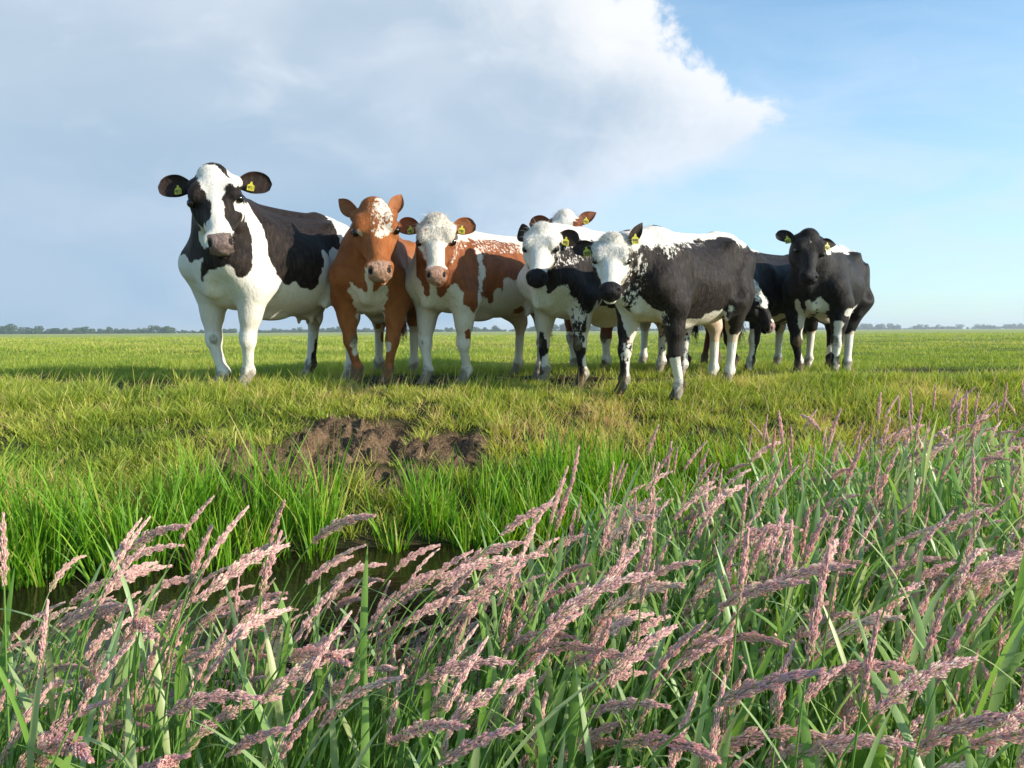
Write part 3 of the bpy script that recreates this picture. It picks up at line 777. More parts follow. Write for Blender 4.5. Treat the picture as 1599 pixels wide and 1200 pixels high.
121,31,159,0,118,44,159,0,113,55,158,0,106,64,158,0,98,70,159,0,87,75,159,0,73,76,160,0,47,64,161,0,33,61,162,0,28,61,162,0,23,62,163,1,19,63,163,1,
15,64,163,0,10,65,163,0,6,67,163,0,2,68,164,1,-12,71,164,1,-27,73,165,1,-33,73,165,1,-38,73,165,0,-44,74,166,0,26,59,159,0,22,60,159,0,17,61,159,0,
13,62,159,0,4,65,159,0,0,66,160,1,-5,67,160,1,-9,68,160,1,-14,69,160,1,-19,70,160,1,-24,70,161,1,-29,71,161,1,-35,71,161,0,-41,71,161,0,3,63,155,0,
-2,64,156,0,-6,65,156,0,-11,66,156,0,-16,67,156,0,-21,67,156,1,-26,68,157,1,-32,68,157,0,-37,69,157,0,114,-31,150,0,130,6,148,0,122,14,148,0,116,24,148,0,
111,35,148,0,108,49,147,0,104,60,147,0,96,68,147,0,86,73,148,0,72,74,148,0,41,57,150,0,22,55,151,0,10,58,151,0,-4,62,152,0,-18,64,152,0,-23,65,152,0,
-29,66,153,0,-34,66,153,0,-52,66,154,0,104,-44,138,0,104,-26,138,0,114,4,137,0,108,14,137,0,103,25,137,0,103,42,136,0,100,56,136,0,93,64,136,0,83,69,136,0,
66,67,137,0,28,43,139,0,16,47,139,0,2,51,139,0,-12,54,140,0,-27,56,140,0,-43,56,141,0,-60,57,141,0,101,-49,127,0,99,-33,126,0,93,-23,126,0,93,-5,126,0,
90,9,126,0,99,37,125,0,98,53,125,0,91,61,125,0,79,64,125,0,31,29,127,0,19,33,127,0,6,36,127,0,-8,39,127,0,-23,42,128,0,-39,43,128,0,-58,41,129,0,
-65,53,129,0,99,-34,114,0,91,-26,114,0,78,-24,114,0,96,33,113,0,97,51,113,0,89,59,113,0,76,60,113,0,21,17,115,0,7,20,115,0,-9,21,115,0,-27,19,115,0,
-45,19,116,0,-63,18,116,0,-78,22,116,0,-161,-40,118,0,98,-35,102,0,91,-27,102,0,76,-27,102,0,95,48,101,0,87,56,101,0,-76,-13,103,0,-94,-13,103,0,-146,-45,104,0,
98,-36,90,0,91,-27,90,0,93,45,90,0,84,51,90,0,-148,-48,90,0,-148,-48,80,0,-154,-48,80,0,100,-35,78,0,93,-25,78,0,77,-27,78,0,93,45,78,0,83,50,78,0,
-144,-51,76,0,-148,-49,76,0,-155,-48,76,1,-144,-51,71,0,-148,-49,71,1,-156,-49,71,0,-144,-51,66,0,-148,-49,66,1,98,-38,66,0,92,-26,66,0,91,42,66,0,81,47,66,0,
-144,-51,61,0,-149,-49,61,1,-144,-51,57,0,-149,-49,57,1,-141,-55,52,0,-144,-52,52,0,-149,-50,52,1,92,-28,54,0,80,-24,54,0,87,37,54,0,75,40,54,0,-141,-62,47,0,
-141,-55,47,0,-144,-52,47,1,-149,-50,47,1,-120,52,49,0,-141,-55,42,0,-144,-52,42,1,-140,-54,38,0,-143,-51,38,1,91,-29,42,0,84,-20,42,0,84,32,42,0,71,36,42,0,
-137,-58,33,0,-139,-53,33,0,-142,-50,33,1,-147,-48,33,1,-116,55,36,0,-138,-53,28,0,-141,-49,28,1,-135,-56,24,0,-137,-52,24,0,-141,-50,24,1,87,-17,30,0,82,30,30,0,
71,35,30,0,-133,-55,19,0,-136,-51,19,1,-141,-50,19,1,-111,59,22,0,-131,-53,14,0,-134,-50,14,1,-140,-49,14,1,-129,-51,10,0,-133,-49,10,0,-140,-49,9,0,89,-15,18,0,
83,30,18,0,69,32,18,0,-128,-50,5,0,-106,64,9,0,99,-21,6,0,91,-12,6,0,90,21,7,0,86,34,7,0,],
 'B': [159,28,292,1,156,31,293,1,164,17,288,1,166,21,287,1,166,25,287,1,165,29,287,1,163,33,287,2,161,36,288,2,165,13,284,1,167,17,283,1,168,22,283,3,168,26,283,3,
168,29,283,3,166,33,283,2,167,13,279,1,170,18,279,3,171,22,279,3,171,30,279,3,169,34,279,2,165,9,276,1,170,14,275,1,172,18,274,3,174,23,274,3,174,31,274,3,
172,34,274,2,161,44,276,2,173,15,271,1,176,19,270,1,177,23,270,3,177,31,270,3,176,35,270,2,174,39,270,2,148,53,274,2,144,56,274,1,179,20,266,1,180,24,266,3,
179,32,266,3,178,36,266,3,176,39,266,2,152,54,269,2,148,57,270,1,163,-4,264,1,181,12,262,1,181,20,261,1,182,24,261,3,180,36,261,3,179,40,262,2,176,47,262,2,
170,58,263,2,149,57,266,1,184,21,257,1,183,25,257,3,182,36,257,3,180,40,258,2,179,44,258,2,175,59,258,2,170,62,259,1,185,21,253,1,185,25,253,3,183,36,253,3,
182,40,253,3,180,44,254,2,177,59,254,2,174,62,254,1,185,1,250,1,189,14,249,1,187,21,249,1,186,25,249,3,184,37,249,3,183,40,249,3,182,44,250,2,181,48,250,2,
179,59,250,2,176,63,250,1,190,7,245,1,191,11,245,1,190,14,245,1,188,22,245,1,187,26,245,3,187,29,245,3,186,37,245,3,185,41,245,2,183,44,245,2,180,59,246,2,
177,63,246,1,190,6,241,1,191,11,241,0,191,14,241,1,189,22,241,1,189,26,241,1,189,30,241,3,189,34,241,3,188,38,241,3,187,41,241,2,180,59,242,2,176,63,242,1,
178,-1,239,1,189,6,237,1,191,10,237,0,190,14,237,1,190,18,237,1,190,26,237,1,191,30,237,3,191,34,237,3,191,38,237,2,189,42,237,2,184,48,238,2,180,55,238,2,
178,59,238,2,174,62,239,1,179,4,235,1,188,10,234,0,188,14,234,0,189,18,233,1,192,26,233,1,193,31,233,3,194,35,233,3,193,39,233,2,182,52,234,2,178,55,234,2,
173,58,235,3,169,61,235,1,180,4,231,1,183,8,230,1,185,13,230,0,188,18,230,1,194,27,229,1,196,31,229,1,196,35,229,3,196,39,229,2,195,43,229,2,192,46,229,2,
188,49,229,2,184,52,230,2,177,55,231,3,171,57,231,1,168,61,232,1,106,-32,236,1,175,-2,228,1,181,8,227,1,183,12,227,1,188,17,226,1,196,27,225,1,198,32,225,1,
199,36,224,1,198,40,224,3,197,43,224,2,195,47,225,2,191,50,225,3,186,52,226,1,177,55,227,1,171,57,227,1,-89,17,259,1,201,36,220,1,201,40,220,1,200,44,220,1,
197,47,221,1,194,50,221,1,188,53,222,1,116,-30,223,1,139,-11,220,1,183,12,215,1,200,28,213,1,205,41,212,1,198,51,213,1,173,57,215,1,73,49,227,1,-66,36,242,1,
-81,48,243,1,103,-46,212,1,121,-29,210,1,134,-13,208,1,166,8,205,1,202,28,201,1,210,42,200,1,204,52,201,1,172,57,204,1,86,52,212,1,35,55,218,1,118,-42,198,1,
125,-28,197,1,132,-14,196,1,137,0,196,1,211,30,189,1,213,42,189,1,210,53,189,1,119,46,197,1,103,55,198,1,43,56,204,1,137,4,188,1,216,27,181,1,216,31,181,1,
114,-56,186,1,125,-41,185,1,128,-27,185,1,131,-14,184,1,135,-1,184,1,137,4,184,1,215,27,177,0,214,31,177,1,215,35,177,1,218,39,177,1,217,43,177,1,215,54,177,1,
206,64,178,1,114,57,185,1,136,4,180,1,214,27,173,0,214,31,173,0,215,35,173,0,218,39,173,1,136,4,176,1,138,8,175,0,215,35,170,0,217,39,169,1,119,-55,173,1,
127,-40,173,1,128,-28,172,1,130,-15,172,1,134,-1,172,1,135,3,172,1,137,8,171,0,213,30,166,0,214,34,166,0,214,38,166,1,214,42,166,1,211,53,166,1,202,63,166,1,
116,57,172,1,127,-24,168,1,128,-19,168,1,129,-15,168,1,135,3,168,1,136,8,167,0,210,33,162,0,211,37,162,1,211,49,162,1,208,52,162,1,205,56,162,1,126,-24,164,1,
127,-20,164,4,128,-15,164,1,129,-11,164,1,134,3,164,1,135,7,163,0,135,12,163,0,135,16,163,0,205,36,159,1,205,48,159,1,203,51,159,4,191,53,160,1,108,-59,162,1,
122,-42,161,1,123,-29,160,1,124,-25,160,1,125,-20,160,4,126,-16,160,4,128,-11,160,1,130,-7,160,1,131,-2,160,1,133,2,160,1,134,7,159,1,134,11,159,0,133,15,159,0,
132,19,159,1,195,38,156,1,195,42,155,1,195,45,155,1,192,49,156,4,123,38,160,1,122,42,160,1,121,46,160,1,112,56,160,1,121,-30,156,1,121,-26,156,4,122,-21,156,4,
124,-16,156,4,126,-12,156,4,128,-7,156,1,130,-2,156,1,131,2,156,1,132,6,156,1,132,11,155,0,131,14,156,0,129,18,156,1,126,22,156,1,124,25,156,1,122,29,156,4,
121,33,156,4,120,37,156,4,119,41,156,1,117,-31,153,1,117,-27,152,4,124,-12,152,4,126,-8,152,4,129,-3,152,4,130,2,152,1,130,6,152,1,130,10,152,0,128,14,152,0,
126,17,152,1,123,21,152,1,120,24,152,4,118,28,152,4,117,36,152,4,116,40,152,1,89,-64,150,1,111,-46,149,1,114,-32,149,1,114,-28,149,4,115,-23,148,4,117,-19,148,4,
127,-3,148,4,128,1,148,4,128,5,148,1,128,9,148,0,126,13,148,0,123,17,148,1,119,20,148,4,116,23,148,4,114,31,148,4,113,35,148,4,112,39,148,1,111,43,148,1,
104,54,148,1,110,-33,145,1,111,-29,145,1,112,-24,144,4,114,-19,144,4,127,1,144,4,127,5,144,4,125,9,144,1,123,12,144,0,119,16,144,4,115,19,144,4,110,35,144,4,
109,39,144,1,108,-29,140,1,109,-25,140,1,111,-20,140,4,125,4,140,4,123,8,140,4,120,12,140,4,115,15,140,4,107,34,140,4,106,38,140,1,81,-67,138,1,100,-49,137,1,
103,-35,137,1,106,-26,136,1,108,-21,136,4,121,-5,136,4,120,7,136,4,110,17,136,4,104,29,136,4,103,33,136,4,102,37,136,1,101,41,136,1,98,53,136,1,87,64,136,1,
100,-27,132,1,103,-22,132,4,100,28,132,4,99,32,132,1,99,36,132,1,97,-29,128,1,98,-24,128,4,100,-19,128,4,97,27,128,4,97,31,128,1,93,-51,124,1,95,-38,124,1,
94,-29,124,1,93,-25,124,1,94,-21,124,4,99,-11,124,4,103,3,124,4,97,14,124,4,93,26,124,4,94,31,124,1,95,40,124,1,93,52,124,1,81,62,124,1,90,-26,120,1,
89,-22,120,4,90,-18,120,4,89,21,120,4,90,26,120,4,92,30,120,1,88,-27,116,1,85,-23,116,1,81,-20,116,4,81,19,116,4,87,25,116,1,91,30,115,1,88,-53,112,1,
92,-39,112,1,87,-27,112,1,83,-24,112,0,77,-21,112,4,74,-4,112,4,70,8,112,4,60,10,112,4,50,12,112,4,85,24,111,0,90,30,111,1,94,39,111,1,91,51,111,1,
-99,28,115,1,-90,44,115,1,86,-27,107,1,82,-24,107,0,72,-22,108,0,40,5,108,4,37,9,108,0,82,23,107,0,90,30,107,1,86,-28,103,1,81,-24,103,1,36,0,104,4,
35,4,104,4,32,8,104,0,27,11,104,0,89,29,103,1,91,-39,99,1,85,-28,99,1,23,-8,99,4,28,-2,99,4,27,2,99,1,25,6,99,0,19,9,99,1,89,29,99,1,
93,39,98,1,89,51,98,1,-107,26,101,1,-100,42,101,1,-138,-46,96,4,-136,-40,96,1,-136,-35,96,1,-139,-31,96,0,-144,-27,96,1,-103,32,96,1,-101,37,96,1,-102,42,96,1,
-143,-47,91,4,-139,-41,91,1,-138,-36,91,1,-141,-31,91,0,-146,-27,91,1,-106,31,91,0,-103,37,91,0,-104,41,91,0,88,-40,86,1,83,-29,86,1,-140,-41,86,0,-140,-36,86,0,
-142,-32,86,0,91,38,86,1,84,49,86,1,-104,41,86,0,-140,-36,81,0,-142,-32,81,1,-140,-36,76,0,-142,-32,76,1,88,-41,73,1,88,-32,73,1,86,-28,73,1,81,-25,73,1,
-140,-42,71,0,-139,-36,71,0,-142,-32,71,1,92,38,73,1,80,49,73,1,-104,41,71,0,89,-36,69,1,88,-32,69,1,86,-28,69,0,82,-25,69,0,-139,-36,66,0,-142,-32,66,1,
90,29,69,1,92,34,69,1,92,38,69,1,88,-36,65,1,87,-32,65,0,85,-28,65,0,-139,-36,61,0,-141,-32,61,0,89,29,65,0,91,34,65,0,92,38,65,1,85,-42,61,1,
86,-37,61,1,86,-33,60,0,84,-29,60,0,-139,-42,56,0,90,33,60,0,90,38,60,1,-103,41,57,0,84,-38,56,1,84,-33,56,1,82,-29,56,0,88,33,56,0,88,37,56,1,
82,-34,52,1,81,-30,52,0,-138,-36,46,0,-141,-32,46,0,83,27,52,0,87,32,52,0,87,37,52,1,81,-34,47,1,80,-30,47,0,78,-26,47,0,-138,-42,41,0,-138,-36,41,0,
-141,-32,41,1,83,27,47,1,86,32,47,1,85,36,47,1,-102,41,42,0,79,-35,43,1,79,-30,43,0,78,-27,43,1,71,-24,43,1,-137,-36,36,0,-140,-32,36,0,77,-35,39,1,
78,-31,39,1,77,-27,39,1,-138,-32,31,0,77,-31,34,1,-134,-41,26,0,-136,-31,26,0,-143,-28,26,1,82,35,34,1,-98,42,27,0,-135,-31,21,0,77,21,30,1,-134,-31,16,0,
82,22,26,1,77,-31,21,1,74,-19,21,1,-128,-40,11,0,-131,-30,11,0,83,22,22,1,81,35,21,1,-92,42,13,0,-127,-30,6,0,84,23,17,1,-126,-29,2,0,86,23,13,1,
83,-30,9,1,80,-18,9,1,85,18,9,0,89,23,9,1,85,36,9,1,89,19,5,0,90,24,5,1,92,20,1,0,92,24,1,1,92,20,-4,1,92,24,-4,1,90,36,-4,1,],
 'C': [142,40,272,0,153,40,267,0,151,44,267,0,149,47,267,0,146,50,267,2,156,38,263,2,155,42,263,2,153,46,262,0,151,49,262,0,148,52,262,2,144,54,263,2,157,44,258,2,
155,48,258,0,152,51,258,0,149,54,258,0,146,55,258,2,157,27,256,2,158,46,254,2,157,50,254,0,151,56,254,0,148,57,254,2,137,58,255,2,130,57,256,2,123,56,257,0,
160,25,252,2,161,48,250,2,159,52,250,0,154,58,250,0,150,60,250,2,133,60,251,2,128,60,252,0,162,21,248,0,162,27,248,2,163,50,245,2,161,54,245,0,155,60,245,0,
152,62,246,2,149,64,246,2,142,68,246,2,131,63,247,0,163,22,244,0,173,38,242,2,172,43,241,2,164,52,241,2,162,55,241,0,157,61,241,0,154,63,241,0,151,66,241,2,
148,69,241,2,145,71,241,2,141,73,242,0,126,63,244,0,173,32,238,0,175,41,237,2,166,53,237,2,163,56,237,0,155,64,237,0,152,67,237,2,150,70,237,2,147,73,237,2,
143,75,237,0,176,35,234,0,177,42,233,2,169,51,233,2,167,54,233,2,164,57,233,0,156,66,233,0,153,68,233,0,151,71,233,0,148,74,233,2,145,76,233,0,76,38,243,0,
69,36,244,0,60,34,245,0,44,24,247,0,176,36,230,0,177,43,229,2,176,47,229,2,173,50,229,2,170,52,229,2,168,55,229,0,166,59,229,0,160,64,229,0,151,72,229,0,
149,75,229,0,145,77,229,0,139,77,230,0,107,51,235,0,97,47,236,0,88,43,237,0,79,40,238,0,72,39,239,3,65,38,240,3,56,36,241,0,42,29,242,0,32,25,244,0,
22,22,245,0,12,18,246,0,2,15,247,0,-6,14,248,0,-14,13,249,0,-22,12,249,0,-29,11,250,0,-36,11,251,0,-44,10,251,0,-65,10,253,0,-87,10,255,0,171,30,227,0,
177,42,226,2,173,49,225,2,171,53,225,0,169,57,225,0,148,74,225,0,145,76,226,3,133,71,227,3,110,53,230,3,100,49,232,3,91,46,233,3,82,43,234,3,74,42,234,0,
68,41,235,3,61,41,235,3,53,39,236,3,39,32,238,3,31,30,239,3,23,28,240,3,14,26,241,3,6,24,242,3,-4,22,243,3,-14,18,244,3,-23,16,245,3,-31,15,245,3,
-39,15,246,0,-46,14,247,0,-53,14,247,0,-60,14,248,0,-67,14,249,0,-74,15,249,0,-80,15,250,0,171,30,223,1,170,35,223,2,174,44,222,2,172,49,221,2,172,54,221,0,
151,72,221,0,146,72,222,0,141,73,222,1,133,70,223,3,84,45,229,3,77,44,230,3,71,44,230,1,65,44,231,3,59,45,231,3,-19,26,239,3,-27,25,240,3,-35,24,241,3,
-43,23,241,3,-51,22,242,3,-58,22,243,3,-65,22,243,3,-72,22,244,0,-78,23,244,0,-84,24,245,0,-89,26,245,0,171,30,219,1,171,35,219,0,170,41,218,2,172,48,218,2,
173,55,217,0,172,60,217,0,166,70,217,0,157,72,217,0,151,72,218,0,144,70,218,1,139,71,219,1,134,72,219,3,94,49,224,3,79,46,225,3,73,46,226,1,68,47,226,1,
63,48,227,3,57,48,227,3,27,38,230,3,5,35,232,3,-18,33,234,3,-41,31,236,3,-55,30,237,3,-63,30,238,3,-70,30,239,3,-76,31,239,3,-81,32,239,0,171,30,215,1,
171,36,215,0,170,40,215,2,171,47,214,2,174,56,213,0,174,61,213,0,159,74,213,0,152,72,214,1,144,69,214,1,139,70,215,1,135,72,215,3,87,48,220,3,80,47,221,3,
75,48,221,3,70,49,222,1,65,50,222,3,60,51,222,3,54,51,223,3,-70,36,234,3,-76,37,234,0,135,-15,217,0,168,27,212,1,171,36,211,1,170,40,211,2,170,46,210,2,
175,57,209,2,175,63,209,0,160,75,209,0,152,73,210,1,139,71,211,1,135,72,211,3,95,50,216,3,88,49,216,3,82,48,217,1,76,49,217,1,71,50,217,1,66,51,218,1,
61,52,218,0,55,52,218,3,49,52,219,3,-64,40,228,3,-71,40,229,0,138,-12,213,0,146,3,211,1,171,35,207,1,170,40,207,0,170,46,206,2,176,58,205,2,177,64,205,0,
171,75,204,0,162,76,205,0,153,73,206,1,144,70,207,1,140,71,207,1,134,71,207,3,104,52,211,3,96,51,211,3,89,50,212,1,83,49,212,1,77,50,213,1,67,52,213,1,
61,52,214,0,55,52,214,0,50,53,215,3,44,53,215,3,36,51,216,3,26,48,217,3,18,47,217,3,11,46,218,3,4,47,218,3,-2,47,219,3,-9,46,219,3,-16,46,220,3,
-23,46,220,3,-30,46,221,3,-37,46,221,3,-44,45,222,3,-52,45,223,3,-59,44,223,3,-67,44,224,0,139,-11,208,0,145,1,207,1,170,34,203,1,170,40,203,1,170,46,202,2,
177,58,201,2,178,66,201,0,177,70,200,0,163,77,201,0,153,73,202,1,144,70,203,1,139,71,203,3,131,68,204,3,112,55,206,3,104,53,207,3,97,51,207,1,90,51,208,1,
68,52,209,1,61,52,210,1,55,52,210,0,50,53,210,0,45,54,211,3,38,53,211,3,29,51,212,1,21,49,213,1,14,49,213,1,8,49,214,1,1,50,214,1,-5,50,215,1,
-12,50,215,1,-19,50,216,1,-25,50,216,1,-32,49,216,1,-40,49,217,1,-47,48,218,1,-55,48,218,1,-64,47,219,1,139,-11,204,0,144,0,203,1,170,40,199,1,170,46,199,0,
177,59,197,2,179,67,197,2,178,71,196,0,164,78,197,0,153,73,198,1,145,70,199,1,138,69,199,3,112,55,202,3,104,53,203,1,98,52,203,1,62,52,206,1,56,52,206,0,
51,53,206,0,46,55,206,1,39,54,207,1,31,53,208,1,140,-11,200,0,143,-1,199,1,157,26,197,1,170,45,195,1,177,58,193,0,180,68,193,0,179,72,192,0,175,78,192,0,
165,79,193,0,153,73,194,1,144,69,195,1,127,58,197,3,119,56,197,3,112,55,198,3,105,54,198,1,99,53,199,1,80,52,200,1,63,53,201,1,56,53,202,2,51,54,202,2,
46,55,202,1,25,53,204,1,7,54,205,1,-12,55,206,1,-32,55,207,1,-58,51,209,1,140,-11,196,0,143,-1,195,1,152,26,193,1,177,58,190,0,167,81,189,0,154,74,190,1,
129,54,193,1,123,55,193,3,118,55,193,3,112,55,194,1,106,55,194,1,64,54,197,1,57,53,197,2,51,54,198,2,46,55,198,1,41,56,198,1,140,-11,192,0,142,-2,191,1,
145,19,190,1,184,66,185,0,170,84,185,0,155,75,186,1,126,52,189,1,123,54,189,3,118,55,189,1,113,56,190,1,64,55,193,1,57,54,193,2,52,54,194,2,47,56,194,0,
41,56,194,1,129,-41,190,0,140,-11,188,0,142,-3,187,1,144,12,186,1,187,63,181,1,187,69,181,0,185,73,181,0,178,82,180,0,172,86,181,0,168,88,181,0,126,52,185,1,
123,54,185,1,119,56,185,1,104,58,186,1,83,55,188,1,65,55,188,1,58,54,189,2,52,55,189,2,47,56,190,0,42,56,190,1,29,56,191,1,11,58,191,1,-6,60,192,1,
-25,61,193,1,140,-10,184,0,141,-3,183,1,189,65,177,1,187,69,177,0,186,74,177,0,176,85,177,0,172,86,177,0,168,88,177,1,164,89,177,1,66,56,184,1,58,55,185,2,
52,55,185,2,47,56,185,0,42,57,186,1,140,-10,180,0,141,-3,179,1,189,65,173,1,186,68,173,1,186,74,173,0,177,86,173,0,171,86,173,1,168,87,173,1,67,57,180,1,
59,55,181,2,52,55,181,2,47,56,181,0,42,56,181,1,137,-33,177,0,140,-10,176,0,141,-3,175,1,143,4,175,1,144,11,174,1,187,69,169,1,186,74,169,0,179,83,169,0,
176,85,169,0,172,86,169,1,168,88,169,1,122,58,173,1,108,61,174,1,86,58,175,1,67,57,176,1,60,56,176,2,53,55,177,2,47,56,177,2,41,56,177,1,29,57,178,1,
13,60,178,1,8,61,179,1,2,62,179,1,-3,62,179,1,-9,63,179,1,-15,64,180,1,-21,64,180,1,140,-10,171,0,141,-3,171,0,143,4,171,1,143,11,170,1,187,68,165,1,
185,72,165,0,178,82,165,0,175,84,165,1,171,86,165,1,68,58,172,1,60,56,172,2,53,55,173,2,47,55,173,2,41,56,173,1,7,60,174,1,2,61,175,0,-4,62,175,0,
-9,63,175,0,-15,64,175,1,-21,64,176,1,141,-3,167,0,142,4,167,0,143,11,166,1,184,65,162,1,183,70,162,0,180,78,162,0,177,80,162,0,173,82,162,1,125,56,165,1,
122,58,165,1,118,60,165,1,113,61,165,1,69,59,167,1,61,57,168,2,53,55,168,2,47,55,169,1,40,55,169,1,7,60,170,1,1,61,170,0,-10,62,171,0,-16,63,171,0,
-22,64,171,0,137,-33,164,0,139,-12,163,0,142,3,163,0,143,10,162,1,142,16,162,1,142,21,162,1,140,25,162,0,176,74,158,0,173,77,158,1,169,78,158,1,131,50,161,1,
128,53,161,1,125,55,161,1,121,57,161,0,117,59,161,0,113,60,161,1,108,61,161,1,90,61,162,1,70,60,163,1,62,58,164,2,53,55,164,2,46,55,164,1,27,54,165,1,
11,58,166,1,6,59,166,1,0,60,166,0,-5,61,166,0,-23,63,167,0,141,3,159,0,142,9,158,0,141,15,158,1,140,19,158,1,139,24,158,0,169,66,155,0,166,69,155,1,
129,49,157,1,127,52,157,1,124,54,157,0,120,56,157,0,116,58,157,0,112,60,157,0,107,61,157,1,72,61,159,1,63,59,159,2,54,56,160,2,46,54,160,1,20,54,161,1,
15,56,161,1,10,57,162,1,5,58,162,1,-1,59,162,0,141,8,154,0,140,13,154,1,139,18,154,1,137,22,154,0,134,30,154,0,132,34,154,1,128,47,153,1,125,50,153,0,
122,53,153,0,111,59,153,0,107,60,154,1,102,61,154,1,74,63,155,1,65,61,155,2,54,56,156,2,45,54,156,1,24,52,157,1,19,53,157,1,14,54,157,0,8,55,157,0,
3,56,158,1,-2,57,158,0,130,-41,152,0,132,-20,151,0,140,7,150,0,139,12,150,1,138,16,150,1,136,20,150,0,131,27,150,0,130,31,150,1,127,41,149,1,126,45,149,1,
123,48,149,0,117,53,149,0,110,58,149,0,106,59,150,0,101,61,150,1,97,62,150,1,93,64,150,1,76,65,150,1,68,63,151,2,54,56,151,2,44,53,152,1,22,50,153,1,
17,52,153,0,12,53,153,0,7,54,153,0,1,55,153,1,-4,56,154,0,-10,57,154,0,-28,59,154,0,139,5,146,0,138,11,146,1,136,15,146,1,134,18,146,0,129,24,146,0,
127,28,146,1,125,33,146,1,124,38,146,1,123,42,145,0,121,46,145,0,105,59,146,0,101,61,146,0,97,62,146,1,77,66,146,1,70,65,146,2,55,57,147,1,39,48,148,1,
31,47,148,1,21,49,149,1,15,50,149,0,5,52,149,0,-1,53,149,0,-6,54,149,0,138,4,142,0,136,9,142,0,135,13,142,1,132,16,142,0,126,22,142,0,124,25,142,0,
122,30,142,1,121,34,142,0,120,39,142,0,104,58,141,0,101,60,142,1,97,62,142,1,78,67,142,1,71,66,142,0,56,58,143,0,34,44,144,0,29,44,144,1,24,46,144,1,
18,47,144,1,13,48,145,0,119,-35,140,0,136,3,138,0,135,8,138,0,133,11,138,0,130,14,138,0,121,22,138,0,119,26,138,0,117,30,138,0,116,35,138,0,111,47,138,0,
103,57,137,0,100,60,137,1,93,64,138,1,79,67,138,1,71,66,138,0,31,41,140,0,26,42,140,0,21,43,140,1,16,44,140,1,11,46,140,0,0,48,141,0,-17,50,141,0,
-36,52,142,0,-57,52,142,0,102,56,133,0,99,59,133,1,96,61,133,1,78,67,134,1,70,65,134,0,24,40,136,0,18,41,136,1,13,42,136,1,8,43,136,0,101,55,129,0,
98,58,129,0,95,60,129,1,92,63,129,1,88,64,130,1,77,65,130,1,68,63,130,0,21,37,132,0,15,38,132,0,10,39,132,0,5,40,132,0,-51,45,133,0,-59,44,133,0,
-65,45,133,0,-67,49,133,0,103,-52,128,0,105,-31,127,0,123,6,126,0,110,11,126,0,103,21,126,0,104,40,126,0,100,53,125,0,97,56,125,0,94,59,125,0,91,61,125,0,
86,63,125,1,81,64,126,1,75,64,126,1,63,59,126,0,22,32,128,0,6,36,128,0,-10,39,128,0,-29,40,128,0,-42,41,129,0,-49,41,129,0,-57,40,129,0,-65,39,129,1,
-69,42,129,1,-69,47,129,0,-72,57,129,0,89,60,121,0,85,62,121,1,80,62,121,1,72,61,122,0,28,26,123,0,-48,36,124,0,-55,35,124,1,-64,34,125,1,-73,33,125,1,
-79,34,125,1,-70,47,125,0,88,59,117,0,83,60,117,0,78,60,117,1,67,56,118,0,-55,29,120,0,-64,28,120,1,-73,27,120,1,-81,26,121,1,-89,25,121,0,-69,48,120,0,
102,-34,115,0,94,-24,115,0,78,-22,115,0,96,32,114,0,96,49,113,0,87,58,113,0,82,59,113,0,76,59,113,0,24,16,115,0,8,20,115,0,-10,21,115,0,-29,22,115,0,
-49,22,116,0,-67,20,116,0,-73,20,116,0,-80,20,116,0,-89,19,116,0,-143,-20,118,0,103,-33,102,0,94,-24,102,0,94,47,101,0,84,55,101,0,-135,-32,103,0,-147,-23,103,0,
90,49,93,0,87,52,93,0,82,53,93,0,77,54,93,0,103,-34,89,0,93,-25,89,0,91,44,89,0,89,48,89,0,85,50,88,1,81,52,88,1,74,51,88,0,-151,-26,88,0,
90,38,84,0,90,43,84,0,87,46,84,0,84,49,84,1,79,50,84,1,89,37,80,2,89,42,80,2,86,45,80,0,83,48,80,1,105,-32,76,0,94,-25,76,0,88,41,76,2,
86,45,76,0,82,47,76,1,77,48,76,1,-151,-26,74,0,89,36,72,2,88,41,72,2,86,45,72,0,82,47,72,0,77,48,72,0,89,36,68,2,88,41,68,0,86,45,68,0,
106,-32,63,0,95,-25,63,0,89,36,63,0,88,41,63,0,77,47,63,0,-151,-27,59,0,103,-34,50,0,93,-26,50,0,82,35,51,0,71,41,51,0,-153,-28,44,0,-123,33,46,0,
101,-37,37,0,95,-24,37,0,68,39,38,0,-138,-35,29,0,-149,-25,29,0,-122,35,31,0,105,-33,24,0,100,-20,25,0,70,23,25,0,67,37,25,0,-134,-32,15,0,-118,38,17,0,
111,-27,12,0,100,-20,12,0,76,29,12,0,67,38,12,0,115,-23,0,0,79,31,0,0,],
 'D': [179,21,254,0,173,31,254,0,188,12,243,0,189,31,241,0,180,39,240,0,165,40,242,0,141,32,244,0,102,26,248,0,74,16,251,0,47,8,254,0,104,34,239,0,99,35,239,0,
93,35,239,0,201,27,228,0,194,36,228,0,186,45,228,0,177,52,228,0,153,44,230,0,101,37,235,3,96,38,235,0,90,37,235,0,82,36,236,0,71,31,237,0,60,25,239,0,
44,22,240,0,173,55,224,0,160,47,226,0,152,44,226,0,85,39,232,3,78,37,232,3,67,32,233,0,57,29,234,0,183,54,219,0,180,56,219,0,175,56,220,0,161,47,221,3,
151,43,223,3,76,41,228,3,204,31,216,0,198,41,216,0,189,49,216,0,184,54,215,0,180,56,216,3,175,56,216,3,165,51,217,3,151,43,219,3,183,54,212,0,180,55,212,3,
181,51,208,0,175,51,209,3,204,31,205,0,203,47,203,0,192,52,204,0,179,49,205,0,175,50,205,3,153,45,207,3,137,45,207,3,179,49,201,0,175,50,201,3,179,49,197,0,
175,51,197,3,208,34,193,0,208,52,191,0,194,54,192,0,179,49,193,0,175,50,193,3,154,46,195,3,141,49,195,3,126,50,196,3,107,49,197,3,101,49,197,3,96,49,197,3,
